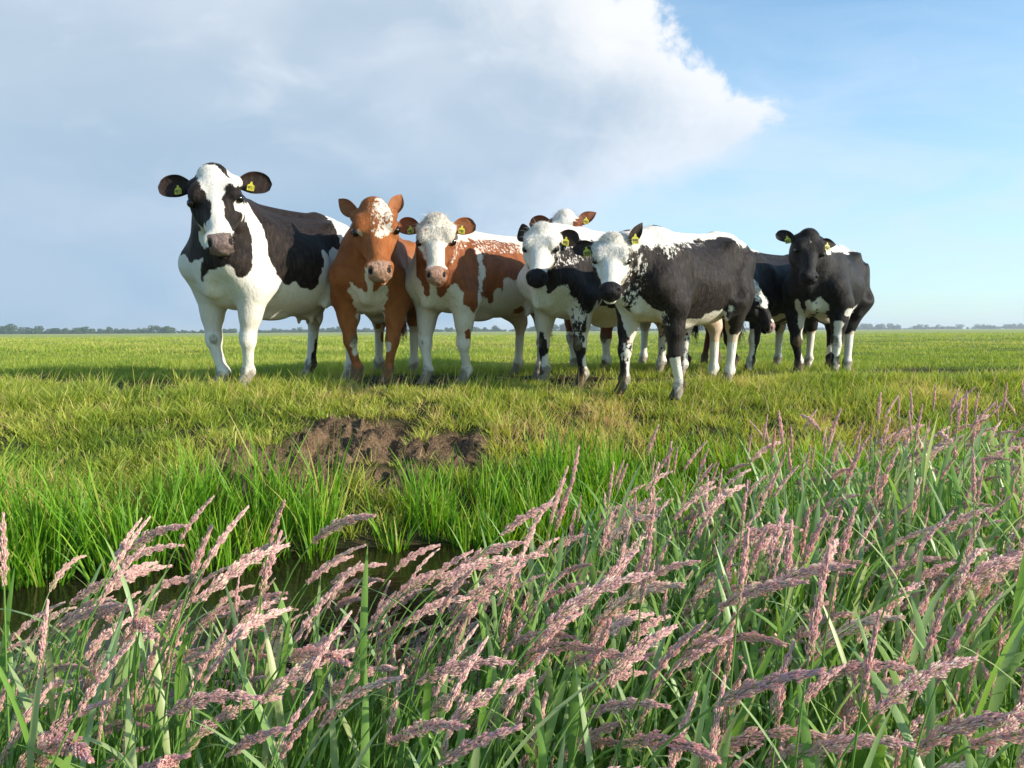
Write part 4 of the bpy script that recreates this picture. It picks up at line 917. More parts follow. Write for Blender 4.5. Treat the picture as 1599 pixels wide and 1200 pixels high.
91,50,198,3,179,49,189,0,174,49,189,3,127,52,192,3,121,51,192,3,114,51,192,3,108,50,193,3,102,50,193,3,97,50,193,1,92,51,194,1,178,48,185,0,169,45,186,3,
157,48,186,3,153,50,186,3,149,52,187,3,145,53,187,3,140,54,187,3,135,54,187,3,129,54,187,3,122,53,188,1,115,51,188,1,108,50,189,1,102,50,189,1,97,51,189,1,
160,-39,188,0,214,42,180,0,211,55,179,0,194,54,180,0,184,49,181,0,171,40,182,0,167,42,182,3,164,45,182,3,161,47,182,3,158,50,182,3,155,52,182,1,151,54,182,1,
147,55,183,1,142,56,183,1,137,57,183,1,131,56,183,1,124,54,184,1,109,51,185,1,93,52,185,1,200,60,176,0,172,35,179,1,169,38,179,1,167,42,179,1,165,45,178,1,
162,48,178,1,159,51,178,1,156,54,178,1,203,64,172,0,170,33,175,1,168,-30,175,0,220,48,168,0,214,59,168,0,203,64,168,0,169,33,171,1,167,42,171,1,161,53,170,1,
150,59,170,1,135,60,171,1,112,54,172,1,95,54,173,1,203,64,164,0,169,33,167,1,202,63,160,0,169,32,163,1,158,55,162,1,154,57,162,1,150,59,163,1,169,-29,162,0,
217,45,157,0,212,56,157,0,200,61,157,0,168,32,159,1,167,42,159,1,165,46,159,1,163,49,159,1,160,52,159,1,157,54,159,1,154,56,159,4,150,58,159,1,136,61,159,1,
117,59,160,1,98,57,161,1,80,57,161,1,168,26,156,0,167,30,155,1,166,40,155,1,164,44,155,1,162,48,155,4,159,51,155,4,156,53,155,4,153,55,155,4,149,57,155,1,
144,58,155,1,167,24,152,0,165,28,152,1,165,34,151,1,164,38,151,1,162,43,151,0,160,46,151,4,151,54,151,4,148,56,151,0,143,57,151,1,164,-35,150,0,174,-5,149,0,
173,13,148,0,165,22,148,0,164,27,148,1,163,31,148,1,162,36,147,0,160,41,147,0,158,44,147,4,156,48,147,4,150,52,147,4,146,54,147,4,142,56,147,1,134,59,147,1,
119,61,148,1,104,63,148,1,164,21,144,0,162,25,144,1,161,29,144,0,159,34,144,0,158,38,143,4,156,42,143,4,144,53,143,4,141,54,143,1,137,56,143,1,162,19,140,0,
160,23,140,0,159,27,140,0,157,31,140,0,155,35,140,4,142,50,139,4,139,53,139,0,135,55,139,1,131,56,139,1,128,58,140,1,159,-21,138,0,170,9,136,0,161,17,136,0,
154,28,136,0,152,32,136,4,148,39,136,4,140,48,136,4,137,50,136,4,134,53,136,2,130,55,136,2,127,57,136,1,123,60,136,1,120,62,136,1,106,65,136,1,101,65,136,1,
93,64,136,1,83,60,136,1,154,22,132,0,152,25,132,0,149,29,132,4,135,48,132,4,132,51,132,2,129,54,132,2,126,57,132,2,123,59,132,1,119,61,132,1,100,65,132,1,
92,63,132,0,81,58,132,1,56,40,134,1,152,20,128,0,149,22,128,4,146,25,128,4,132,46,128,4,130,49,128,2,125,55,128,2,122,58,128,2,118,60,128,1,105,64,128,1,
99,64,128,1,90,61,128,0,77,54,129,0,54,38,129,1,49,39,130,1,44,40,130,1,39,41,130,1,166,5,124,0,155,11,124,0,149,17,124,0,146,19,124,4,143,22,124,4,
137,28,124,4,131,39,124,4,130,44,124,4,128,48,124,2,126,51,124,2,121,57,124,2,118,60,124,1,114,62,124,1,104,63,124,1,97,62,124,0,85,56,124,0,56,34,125,0,
51,35,125,0,46,36,125,0,41,37,125,0,36,38,126,1,31,39,126,1,26,40,126,1,146,13,120,0,143,15,120,0,140,18,120,4,137,21,120,4,128,36,120,4,128,41,120,2,
127,46,120,2,120,57,120,2,117,59,120,2,113,61,120,1,109,62,120,1,103,62,120,1,95,60,120,0,38,35,121,0,33,36,121,0,28,37,121,0,23,37,122,0,139,12,116,0,
136,15,116,0,133,17,116,4,129,19,116,4,125,33,116,4,126,39,116,2,116,58,116,2,112,60,116,2,108,61,116,1,101,61,116,0,61,27,117,0,125,-41,113,0,121,-27,113,0,
134,7,112,0,132,10,112,0,128,12,112,0,124,14,112,4,120,16,112,4,117,18,112,4,121,28,112,4,125,38,112,2,124,49,112,2,116,58,112,2,112,60,112,2,107,60,112,0,
100,59,112,0,47,25,113,0,31,28,113,0,15,31,113,0,121,4,109,0,117,7,108,0,113,9,108,4,109,10,108,0,105,12,109,0,124,37,108,2,112,60,108,2,107,60,108,0,
123,37,104,2,124,44,104,2,124,49,104,2,122,52,104,2,119,56,104,2,116,58,104,2,112,59,104,2,106,60,104,0,124,-42,101,0,118,-30,101,0,103,-27,101,0,122,36,100,0,
124,43,100,3,123,48,100,3,122,52,100,3,119,55,100,3,116,58,100,3,111,59,100,3,106,59,100,0,39,0,101,0,32,11,100,0,18,16,100,0,1,18,100,0,-91,7,101,0,
-111,9,101,0,-167,-32,102,2,121,34,96,3,124,43,96,3,115,57,96,3,111,59,96,3,105,59,96,0,115,57,92,3,110,58,92,2,104,58,92,0,122,-44,88,0,121,-39,88,0,
119,-35,88,0,116,-32,88,0,122,47,88,3,114,56,87,3,109,57,87,2,101,55,87,0,-178,-28,87,2,-182,40,87,2,121,-45,84,0,121,-40,84,1,118,-36,84,1,115,-33,84,0,
113,55,83,3,108,56,83,0,121,-46,79,0,120,-40,79,1,118,-36,79,1,115,-34,79,0,113,55,79,3,107,55,79,0,121,-45,75,0,121,-40,75,1,118,-36,75,1,115,-34,75,0,
110,-33,75,0,121,46,75,3,113,55,75,3,107,55,75,0,-178,-28,72,2,-170,33,73,2,122,-44,71,0,121,-39,71,1,118,-36,71,1,115,-33,71,1,110,-33,71,0,117,54,71,3,
113,55,71,3,107,55,71,0,122,-44,66,0,121,-39,67,1,115,-33,66,1,110,-32,66,0,120,51,67,3,117,54,67,3,113,55,67,0,107,55,67,0,122,-45,62,0,121,-39,62,1,
115,-33,62,1,109,-33,62,0,122,41,63,3,122,47,63,3,120,51,63,3,117,54,63,0,113,55,63,0,107,55,63,0,-177,-27,58,2,-169,33,58,2,120,-46,58,0,120,-40,58,1,
114,-35,58,1,108,-34,58,0,121,40,59,1,122,47,59,1,120,50,59,1,117,53,59,1,113,55,59,1,106,54,59,0,118,-42,54,1,112,-36,54,1,106,-36,53,1,111,54,55,1,
115,-39,49,1,111,-37,49,1,105,-38,49,0,118,43,51,1,115,51,51,1,110,53,51,1,-177,-26,43,2,-169,34,44,2,116,-45,45,1,114,-40,45,1,111,-37,45,0,105,-38,45,0,
114,51,47,1,110,52,47,0,115,-46,40,1,114,-41,41,0,111,-38,41,0,114,50,43,1,110,52,43,0,113,-48,36,1,113,-42,36,0,110,-38,36,0,113,50,39,1,110,52,39,0,
-173,-24,28,2,-168,35,30,2,113,-42,32,0,113,49,35,1,109,52,34,0,112,-49,27,1,113,-42,28,0,112,49,30,1,109,52,30,0,103,51,30,0,114,-48,23,1,113,-42,23,0,
111,-38,23,0,113,49,26,1,110,52,26,1,105,53,26,0,-167,-31,14,2,-170,-21,14,2,-166,37,16,2,115,-46,19,1,114,-41,19,1,111,-38,19,0,110,53,22,1,106,54,22,0,
-165,-35,9,0,-166,-30,9,2,116,-45,15,1,114,-40,15,1,111,-38,15,0,111,53,18,1,107,55,18,0,-164,-34,4,0,-165,-29,4,2,118,-49,10,1,118,-43,10,0,116,-39,10,0,
112,-36,10,0,111,53,14,1,106,55,14,0,120,-47,6,0,120,-41,6,0,112,54,10,1,104,52,10,0,120,45,6,1,112,55,6,1,120,-48,-3,0,121,41,2,0,121,46,2,1,
112,55,2,1,122,42,-2,0,121,46,-2,1,122,53,-2,1,118,55,-2,1,117,42,-7,0,121,51,-6,0,-190,-24,245,0,-190,0,255,0,-190,24,245,0,-180,-24,245,0,-180,0,254,0,
-180,24,245,0,-170,-24,244,0,-170,0,254,0,-170,24,244,0,-160,-24,244,0,-160,0,253,0,-160,24,244,0,-150,-24,243,0,-150,0,253,0,-150,24,243,0,-140,-24,243,0,-140,0,252,0,
-140,24,243,0,-130,-24,242,0,-130,0,252,0,-130,24,242,0,-120,-24,242,0,-120,0,251,0,-120,24,242,0,-110,-24,241,0,-110,0,251,0,-110,24,241,0,-100,-24,241,0,-100,0,250,0,
-100,24,241,0,-90,-24,241,0,-90,0,250,0,-90,24,241,0,-80,-24,240,0,-80,0,249,0,-80,24,240,0,-70,-24,240,0,-70,0,249,0,-70,24,240,0,-60,-24,239,0,-60,0,248,0,
-60,24,239,0,-50,-24,239,0,-50,0,248,0,-50,24,239,0,-40,-24,238,0,-40,0,247,0,-40,24,238,0,-30,-24,238,0,-30,0,247,0,-30,24,238,0,-20,-24,238,0,-20,0,247,0,
-20,24,238,0,-10,-24,238,0,-10,0,247,0,-10,24,238,0,0,-24,238,0,0,0,247,0,0,24,238,0,10,-24,238,0,10,0,247,0,10,24,238,0,20,-24,238,0,20,0,247,0,
20,24,238,0,30,-24,238,0,30,0,247,0,30,24,238,0,40,-24,238,0,40,0,247,0,40,24,238,0,50,-24,238,0,50,0,247,0,50,24,238,0,60,-24,238,0,60,0,247,0,
60,24,238,0,70,-24,238,0,70,0,247,0,70,24,238,0,],
 'F': [229,16,304,0,220,28,303,0,225,-5,301,0,210,33,299,0,201,32,300,0,229,-8,296,1,230,-1,295,0,222,35,293,0,216,37,293,0,206,36,294,1,200,38,295,1,232,-6,291,1,
242,8,288,0,237,22,288,0,229,34,287,0,225,38,287,0,222,41,287,1,218,44,288,1,228,39,282,0,225,43,282,1,121,-42,100,1,118,-45,84,1,116,-39,84,1,122,52,84,1,
-172,-28,84,0,118,-45,79,0,116,-39,79,0,118,-44,68,0,126,43,69,1,125,49,69,1,123,53,69,1,118,56,69,1,-173,-28,66,0,125,42,64,0,124,48,64,0,122,53,64,0,
117,55,64,0,109,-51,52,0,119,51,53,0,-172,-28,47,0,118,50,38,0,-170,-27,29,0,120,39,27,0,122,46,28,0,120,51,28,0,101,-37,20,0,122,40,22,1,123,47,22,1,
120,51,22,0,-168,-25,11,0,125,48,17,1,121,52,17,0,127,44,12,1,127,50,12,1,123,54,12,0,113,-48,4,0,129,39,7,0,128,45,7,1,129,51,7,1,125,55,7,0,
129,39,2,0,128,44,2,0,129,51,2,0,124,54,2,0,],
 'G': [79,3,243,0,77,6,243,1,71,7,244,1,89,11,238,0,86,13,238,0,83,15,238,0,79,17,238,0,128,-5,232,1,128,0,232,1,126,3,232,0,101,11,233,0,91,17,234,0,
80,22,234,0,61,22,236,0,143,3,227,0,139,4,227,0,136,6,227,0,-35,7,237,0,-42,7,238,0,-49,7,238,0,-80,10,241,0,-84,12,241,0,-89,14,241,0,-95,14,241,0,
-102,15,242,0,-110,15,243,0,-119,14,243,0,175,1,217,0,169,10,217,0,156,13,218,0,113,20,221,0,99,23,221,0,89,28,222,0,77,33,222,0,59,34,224,0,6,11,230,0,
-18,9,232,0,-25,9,232,0,-32,9,233,0,-39,9,234,1,-45,9,234,0,-52,10,234,0,-58,10,235,0,-64,11,235,0,-70,12,236,0,-75,13,236,0,-80,15,236,1,-85,16,236,1,
-89,18,237,1,-93,21,237,1,-96,23,237,1,-100,26,237,0,-107,26,237,0,-130,17,240,0,75,36,219,0,69,37,219,0,63,37,219,0,55,36,220,0,30,23,223,0,17,18,225,0,
3,14,226,0,-7,11,227,0,-15,10,228,0,-23,10,228,1,-30,10,229,1,-36,10,229,3,-43,11,230,3,-49,12,230,3,-54,12,230,3,-60,14,231,1,-65,15,231,1,-69,17,231,1,
-73,19,231,1,-82,32,231,1,-83,36,231,1,-85,39,230,1,-89,41,230,0,-108,34,233,0,131,20,212,0,127,22,212,0,123,23,213,0,118,24,213,0,113,24,213,0,108,25,213,0,
103,26,214,0,99,27,214,0,96,29,214,0,92,31,214,0,89,33,214,0,86,35,214,0,82,37,214,0,77,38,215,0,72,39,215,3,66,39,215,3,60,39,216,3,52,38,216,3,
29,27,219,3,20,25,220,3,10,23,221,3,-2,19,222,3,-15,16,223,3,-23,14,224,3,-30,14,225,3,-42,16,225,3,-47,17,226,1,-52,19,226,1,-81,42,226,1,-85,44,226,1,
-92,44,227,0,-114,36,229,0,-124,34,230,0,183,-5,207,0,181,6,206,0,174,15,206,0,165,20,206,0,158,19,207,0,152,19,207,0,148,20,207,0,141,19,208,0,136,20,208,0,
132,21,208,0,128,23,209,1,124,24,209,1,120,25,209,3,115,26,209,3,110,26,210,3,105,27,210,3,101,29,210,3,97,31,210,3,94,33,210,3,91,35,210,3,87,37,210,3,
84,38,210,3,79,39,211,3,74,40,211,3,69,41,211,3,50,41,213,3,11,28,217,3,2,27,217,3,-7,25,218,3,-16,23,219,3,-24,23,219,3,-31,23,220,3,-37,24,220,1,
-54,26,221,1,-68,31,222,1,-76,40,222,1,-84,45,222,1,-90,45,222,1,-111,37,224,1,-120,37,225,0,-129,36,226,0,165,25,202,0,155,22,203,3,149,21,204,3,142,20,204,0,
137,20,205,3,133,22,205,3,129,23,205,3,125,25,205,1,121,26,205,3,116,27,206,3,54,44,208,3,47,44,209,3,27,34,211,3,18,33,212,3,10,32,212,3,2,31,213,1,
-6,30,214,1,-14,29,214,1,-22,29,215,1,-29,29,215,1,-109,38,220,1,-118,38,221,1,-126,38,221,1,-134,37,222,1,168,27,198,0,164,28,199,3,149,21,200,3,142,20,201,3,
137,21,201,3,130,24,201,3,126,25,201,3,122,26,202,1,117,27,202,3,112,28,202,3,108,30,202,3,62,45,204,3,57,46,205,3,51,46,205,1,44,46,205,1,29,40,207,1,
16,36,208,1,8,35,209,1,192,2,195,0,185,10,195,0,178,18,195,0,172,26,195,0,170,29,195,0,166,30,195,3,149,21,197,3,134,22,198,3,126,26,198,3,122,27,198,1,
118,28,198,1,113,29,198,1,109,30,199,3,105,32,199,3,102,34,199,3,98,36,199,3,88,41,199,3,74,44,200,3,69,45,200,3,63,46,200,3,58,47,201,1,52,47,201,1,
39,47,202,1,6,39,205,1,-15,38,206,1,-36,38,207,1,-56,39,209,1,-73,42,210,1,-89,46,210,1,-106,49,211,1,-140,44,214,1,170,29,191,0,166,30,191,3,126,26,194,3,
122,27,194,3,118,29,195,1,114,30,195,1,110,31,195,1,106,33,195,1,103,35,195,1,100,37,195,3,96,39,195,3,93,41,195,3,89,42,195,3,75,45,196,3,70,46,196,3,
65,47,197,1,59,47,197,1,170,29,188,0,166,30,188,3,123,27,191,3,119,29,191,1,115,30,191,1,104,36,191,1,101,38,191,1,98,40,192,1,94,42,192,1,91,43,192,3,
86,45,192,3,81,45,192,3,76,46,192,3,71,47,193,1,65,47,193,1,191,2,185,0,189,13,184,0,183,22,184,0,172,26,185,0,169,28,185,0,159,25,185,3,155,26,186,3,
133,22,187,3,123,28,187,3,119,29,187,3,115,31,188,1,112,32,188,1,103,39,188,1,96,43,188,1,92,45,188,1,88,46,188,1,82,46,188,1,77,47,189,1,71,47,189,1,
61,49,189,1,42,49,191,1,18,46,192,1,-2,46,193,1,-22,47,194,1,-44,47,196,1,-70,44,197,1,-87,47,198,1,-102,52,199,1,-124,53,200,1,188,-10,183,0,188,-6,182,0,
165,25,182,0,160,25,182,3,119,29,184,3,116,31,184,1,189,-9,179,1,188,-5,179,0,164,24,178,0,161,26,178,3,120,30,180,3,116,32,180,1,189,-9,176,1,188,-5,175,0,
188,-1,175,0,194,18,174,0,188,26,173,0,168,23,175,0,164,25,175,0,161,26,175,3,145,18,176,3,131,21,177,3,123,27,177,3,120,30,177,3,117,32,177,1,115,35,177,1,
108,43,176,1,98,49,177,1,81,50,177,1,63,50,178,1,43,50,179,1,24,50,180,1,6,52,181,1,-13,53,182,1,-32,54,183,1,-65,47,185,1,-82,51,186,1,-96,56,186,1,
-124,53,188,1,188,-10,172,1,189,-5,172,1,188,-1,172,0,165,25,171,0,160,25,171,3,122,27,173,3,120,30,173,3,118,33,173,1,189,-5,168,1,189,0,168,0,164,24,168,0,
158,24,168,3,122,27,170,3,120,30,170,1,119,34,169,1,187,-6,165,1,189,0,165,0,193,8,164,0,198,21,163,0,192,29,163,0,169,24,164,0,163,24,164,0,145,13,166,3,
138,12,166,3,129,19,166,3,122,27,166,3,121,31,166,1,119,38,166,1,113,47,165,1,104,53,165,1,87,54,166,1,65,52,167,1,44,51,168,1,26,52,169,1,10,54,170,1,
-7,57,170,1,-26,58,171,1,-49,57,172,1,-77,54,174,1,-93,58,174,1,-129,51,176,1,173,-18,163,1,188,-1,161,1,193,8,161,0,167,23,161,0,151,14,162,0,141,10,163,3,
122,27,163,3,121,31,162,1,194,8,157,0,151,9,159,0,144,8,159,3,139,9,159,3,122,27,159,3,122,31,159,1,204,17,153,0,202,25,152,0,196,32,152,0,151,5,155,0,
145,5,156,0,141,6,156,3,134,10,156,3,126,17,156,3,123,23,156,3,122,27,155,3,121,31,155,1,120,39,155,1,115,48,155,1,105,54,155,1,91,57,155,1,67,54,156,1,
44,51,157,1,25,52,158,1,10,55,158,1,-6,57,159,1,-24,59,159,1,-45,59,160,1,-76,55,162,1,-88,60,162,1,-124,53,164,1,206,14,149,1,207,19,149,0,205,23,149,0,
191,37,149,0,144,4,152,1,140,6,152,3,122,23,152,3,121,27,152,1,121,31,152,1,207,15,146,1,206,19,146,1,206,23,146,0,191,37,146,0,144,4,149,1,140,5,149,3,
121,22,149,3,120,26,148,1,207,15,143,1,206,19,142,1,206,23,142,0,205,27,142,0,198,34,142,0,190,37,142,0,144,4,145,3,140,5,145,3,132,8,145,3,123,15,145,3,
121,18,145,3,120,21,145,3,119,25,145,1,118,38,144,1,113,47,144,1,103,53,144,1,90,56,145,1,72,57,145,1,44,51,146,1,22,49,147,1,7,53,147,1,-9,56,148,1,
-28,57,148,1,-51,57,149,1,-74,56,150,1,-82,64,150,1,-121,55,151,1,207,19,139,1,206,23,139,0,191,37,139,0,143,3,141,3,120,17,142,3,118,20,142,1,117,24,141,1,
205,18,136,1,204,22,136,0,203,25,135,0,189,35,136,0,142,2,138,3,121,13,138,3,119,16,138,3,117,19,138,1,115,22,138,1,201,19,132,1,201,23,132,0,193,30,132,0,
142,-2,135,0,140,1,134,3,137,3,134,3,130,7,134,3,123,10,135,3,120,12,135,3,117,15,135,4,115,17,135,4,113,20,134,1,112,24,134,1,111,32,134,1,107,43,134,1,
99,50,134,1,89,56,134,1,77,60,134,1,43,50,135,1,17,46,136,1,1,49,136,1,-15,52,137,1,-35,53,137,1,-55,54,137,1,-66,61,137,1,-77,67,138,1,-128,52,139,1,
192,17,129,0,188,21,129,0,185,24,129,0,109,-33,133,0,139,-5,131,0,138,-1,131,0,135,2,131,3,122,9,131,3,118,11,131,4,115,13,131,4,112,16,131,4,111,19,131,4,
109,22,131,1,108,26,131,1,-53,51,134,1,-56,53,134,1,-59,56,134,1,100,-46,129,1,105,-37,129,0,134,-4,128,0,132,-1,127,3,124,6,127,3,120,8,127,3,117,10,127,4,
109,17,127,4,107,21,127,4,106,24,127,1,105,28,127,1,-55,50,130,1,-58,52,130,0,-61,55,130,1,-63,58,130,1,99,-42,125,0,101,-35,125,0,102,-29,125,0,127,-4,124,3,
127,0,124,3,125,3,124,3,122,5,124,3,119,7,124,4,115,9,124,4,107,16,124,4,105,19,124,4,103,22,124,4,102,26,124,1,100,29,124,1,99,33,124,1,99,37,123,1,
98,40,123,1,96,44,123,1,94,47,123,1,92,50,123,1,87,55,123,1,77,60,123,1,24,38,125,1,9,41,125,1,-7,44,125,1,-25,46,125,1,-39,46,126,1,-47,46,126,1,
-54,46,126,1,-58,48,126,1,-60,51,126,0,-62,54,126,0,-65,57,126,1,-68,60,126,1,-81,65,126,1,95,-45,122,1,97,-38,122,0,97,-33,122,0,98,-28,121,0,122,-4,120,3,
122,0,120,3,120,3,120,4,117,6,120,4,100,20,120,4,98,23,120,4,97,26,120,4,96,30,120,1,96,35,120,1,95,39,120,1,94,42,120,3,93,46,120,3,91,49,120,1,
-16,43,121,1,-23,43,122,1,-29,44,122,1,-36,44,122,1,-44,43,122,1,-53,42,122,0,-58,44,122,1,-60,47,122,1,-62,50,122,0,-64,53,122,0,-67,56,122,1,92,-47,118,1,
94,-40,118,0,95,-35,118,0,94,-31,118,4,94,-26,118,4,116,-4,117,4,117,1,117,4,93,24,117,4,93,28,116,4,93,33,116,4,93,37,116,3,92,41,116,3,91,45,116,3,
90,48,116,1,-3,38,118,1,-9,39,118,1,-15,39,118,1,-21,40,118,1,-27,40,118,0,-34,40,118,0,-42,40,118,0,-50,39,118,0,-58,39,118,0,-60,43,118,0,-61,46,118,1,
-63,50,118,0,-66,52,118,1,-69,55,118,1,90,-49,114,1,93,-42,114,1,93,-37,114,0,92,-32,114,4,92,-28,114,4,91,-24,114,4,107,3,113,4,97,9,113,4,90,17,113,4,
90,31,113,4,90,35,113,3,90,43,113,3,88,47,113,1,84,53,112,1,73,58,112,1,13,31,114,1,-2,34,114,1,-8,35,114,1,-14,36,114,0,-20,36,114,0,-26,37,114,0,
-33,37,114,0,-40,37,114,0,-65,35,114,0,-61,42,114,0,-61,47,114,1,-63,50,114,1,-67,51,114,1,-80,53,114,1,-116,45,115,1,91,-43,110,1,92,-37,110,0,91,-33,110,0,
90,-29,110,4,87,28,109,4,88,34,109,3,88,42,109,3,87,46,109,1,72,57,109,1,64,56,109,1,14,27,110,1,9,28,110,1,3,29,110,1,-2,30,110,1,-7,31,110,1,
-13,32,110,1,-19,32,110,0,-60,43,110,0,-60,47,110,1,-64,49,110,1,91,-43,107,1,92,-37,106,0,91,-33,106,0,89,-30,106,4,81,24,106,4,86,32,106,3,87,42,105,3,
86,45,105,1,70,56,105,1,13,22,106,0,8,23,106,0,3,24,106,0,-3,25,106,0,-8,26,106,0,-14,27,106,0,-20,27,106,0,-27,27,106,0,-97,20,107,0,-60,47,106,0,
-88,35,107,1,92,-42,103,1,92,-37,103,1,91,-33,103,0,89,-30,103,4,87,-27,103,4,75,-22,103,4,38,-7,103,4,84,31,102,3,86,41,102,3,85,45,102,1,83,48,102,1,
81,51,102,1,69,55,102,1,8,18,102,0,-4,20,102,0,-23,21,102,0,-44,21,103,0,-77,14,103,0,-144,-13,103,0,-96,26,103,0,-94,31,103,1,-99,42,103,1,92,-37,99,1,
91,-33,99,0,89,-30,99,0,87,-27,99,4,82,30,98,3,85,36,98,3,85,41,98,3,84,44,98,3,83,48,98,1,69,55,98,1,4,16,99,0,-99,24,99,0,-98,29,99,1,
-98,33,99,1,93,-37,95,1,91,-33,95,0,89,-30,95,0,87,-27,95,4,80,28,95,3,84,35,95,1,85,40,95,1,84,44,94,1,82,47,94,1,68,55,94,1,-2,12,95,0,
-101,23,95,0,-100,28,95,0,-101,32,94,1,93,-37,91,1,91,-33,91,1,89,-30,91,0,87,-27,91,4,83,35,91,1,84,40,91,1,80,50,91,1,67,54,91,1,-129,-19,91,0,
-103,22,90,0,-102,27,90,1,-103,31,90,1,-109,36,90,1,91,-33,87,1,89,-30,87,0,86,-27,87,4,-105,20,86,0,-104,26,86,1,-105,30,86,1,-107,33,86,1,-111,35,86,1,
91,-33,84,1,89,-30,84,0,86,-28,84,4,-107,19,82,0,-105,25,82,0,-106,29,82,0,-109,32,82,0,-114,34,82,0,92,-37,80,1,91,-33,80,1,88,-30,80,1,85,-28,80,4,
81,38,80,1,77,48,80,1,-132,-20,78,0,-106,25,78,0,-116,32,78,0,92,-42,76,1,92,-37,76,1,91,-33,76,1,88,-30,76,1,85,-28,76,4,79,-28,76,4,93,-41,72,1,
93,-36,72,2,91,-33,72,2,89,-30,72,2,85,-29,72,2,76,-30,72,2,94,-40,68,1,94,-36,68,2,85,-28,68,2,77,35,69,1,75,47,69,1,-131,-19,65,0,-105,25,66,0,
95,-40,65,1,94,-35,65,2,95,-39,61,1,95,-35,61,2,95,-40,57,1,94,-35,57,2,85,-28,57,2,77,35,58,1,74,46,58,1,-131,-19,52,0,-105,26,53,0,94,-41,53,1,
93,-36,53,2,76,35,54,1,77,40,54,1,76,43,54,1,74,46,54,1,71,48,54,1,65,49,54,1,92,-42,49,1,92,-37,49,2,74,33,50,1,76,39,50,0,75,43,50,0,
73,46,50,0,69,48,50,0,62,47,50,1,91,-43,45,1,92,-37,45,2,90,-33,45,2,87,-31,45,2,74,37,47,0,71,44,47,0,68,46,47,0,-130,-18,39,0,-104,26,41,0,
92,-37,42,1,90,-33,42,1,87,-31,41,0,66,45,43,0,91,-33,38,1,87,-31,38,0,65,45,39,0,58,44,39,1,92,-37,34,1,91,-33,34,1,87,-31,34,0,67,42,35,0,
64,44,35,0,59,45,35,0,-127,-16,26,0,-102,28,29,0,91,-33,30,1,87,-31,30,0,-123,-24,22,0,92,-32,26,1,88,-30,26,0,-123,-28,18,1,-121,-22,18,0,-123,-18,18,0,
-125,-15,18,0,-98,21,20,0,95,-35,22,1,93,-31,23,1,89,-29,22,0,83,-29,22,0,63,39,24,0,57,44,24,0,-120,-26,13,1,-120,-21,14,1,-121,-17,14,1,-124,-14,14,1,
-100,15,16,1,-96,22,16,0,-99,29,17,0,93,-31,19,1,90,-29,19,0,57,44,20,0,51,44,20,1,-95,18,12,1,-95,23,12,0,96,-33,15,1,94,-31,15,1,90,-29,15,0,
57,44,16,0,53,46,16,1,-93,20,8,1,-94,24,8,0,97,-32,11,1,94,-30,11,0,89,-30,11,0,61,38,13,0,58,44,13,0,54,46,13,1,-93,20,4,1,-93,24,4,0,
-96,32,4,0,99,-31,8,1,96,-29,7,0,61,33,9,0,62,38,9,0,58,44,9,0,53,46,9,1,100,-30,4,1,97,-28,4,0,64,35,5,1,63,39,5,0,58,45,5,0,
50,44,5,1,103,-42,0,1,102,-29,0,1,96,-28,0,1,65,36,2,1,65,41,2,0,60,46,2,0,66,37,-2,1,66,42,-2,0,67,38,-6,1,68,43,-5,0,64,36,-10,1,
67,42,-9,0,],
 'H': [-165,-10,82,1,-166,-10,64,1,-165,-10,46,1,-165,-10,27,1,97,-18,18,1,-160,-8,9,1,103,-16,2,1,],
 'K': [70,22,234,0,45,11,236,0,71,28,228,1,62,28,229,1,24,9,233,1,69,39,213,1,28,29,216,1,-9,23,218,1,-42,20,220,1,78,45,197,1,55,47,198,1,24,44,200,1,
-7,41,202,1,88,51,182,1,59,49,183,1,35,51,184,1,7,50,185,1,145,78,173,1,128,72,174,1,150,81,168,2,132,75,169,1,94,56,172,1,157,86,163,2,134,76,165,2,
97,57,167,1,62,52,168,1,37,52,169,1,133,76,160,2,98,58,162,1,86,56,162,1,167,98,153,2,98,58,157,2,87,57,157,1,160,99,149,2,87,57,153,1,76,55,153,1,
66,54,153,1,36,52,154,1,163,101,144,2,87,57,148,2,77,56,148,1,68,56,148,1,156,102,140,2,78,57,143,2,70,57,143,1,180,102,134,2,177,105,134,2,172,107,134,2,
149,102,135,2,72,59,138,1,32,50,140,1,183,98,130,1,181,102,130,1,178,106,130,1,174,109,130,2,164,107,130,2,152,104,130,2,74,60,133,1,177,105,125,1,174,109,125,0,
166,109,125,0,156,107,126,0,74,60,128,1,182,98,121,1,173,103,121,1,170,106,121,1,166,109,121,0,160,110,121,0,74,60,124,1,22,44,125,1,168,105,116,1,166,109,116,1,
162,111,116,1,154,112,116,1,13,39,115,1,7,40,115,1,0,42,115,1,-7,43,115,1,178,96,107,1,167,104,107,1,159,115,107,1,152,115,107,1,15,34,110,1,8,36,110,1,
1,37,110,0,-6,38,110,0,-13,40,110,0,160,115,102,1,154,117,102,1,9,30,105,0,2,32,105,0,-5,33,105,0,-13,34,105,0,-21,35,105,0,160,116,98,1,156,118,98,0,
1,26,100,0,-6,27,100,0,-14,28,100,0,-22,29,100,1,-30,29,100,1,88,36,95,1,164,103,93,1,162,117,93,1,158,119,93,1,150,120,93,0,-18,20,95,1,-26,20,95,1,
-35,20,95,1,-48,19,95,0,-61,16,95,1,-103,38,95,1,-116,47,95,1,160,121,89,1,153,122,89,1,-99,-31,90,1,-102,-27,90,1,-105,-23,90,0,-111,-20,90,0,86,29,85,1,
87,36,85,1,86,41,85,1,-102,-33,85,1,-104,-28,85,1,-107,-24,85,0,79,-41,80,1,85,29,80,0,86,36,80,0,85,40,80,1,161,101,80,1,162,117,80,1,147,118,80,1,
-105,-34,79,1,-105,-29,79,0,-109,-25,79,0,-115,-22,79,0,-121,28,79,1,-120,34,79,1,-122,39,79,1,-127,42,79,1,86,35,75,0,84,40,75,1,-107,-36,74,0,-107,-29,74,0,
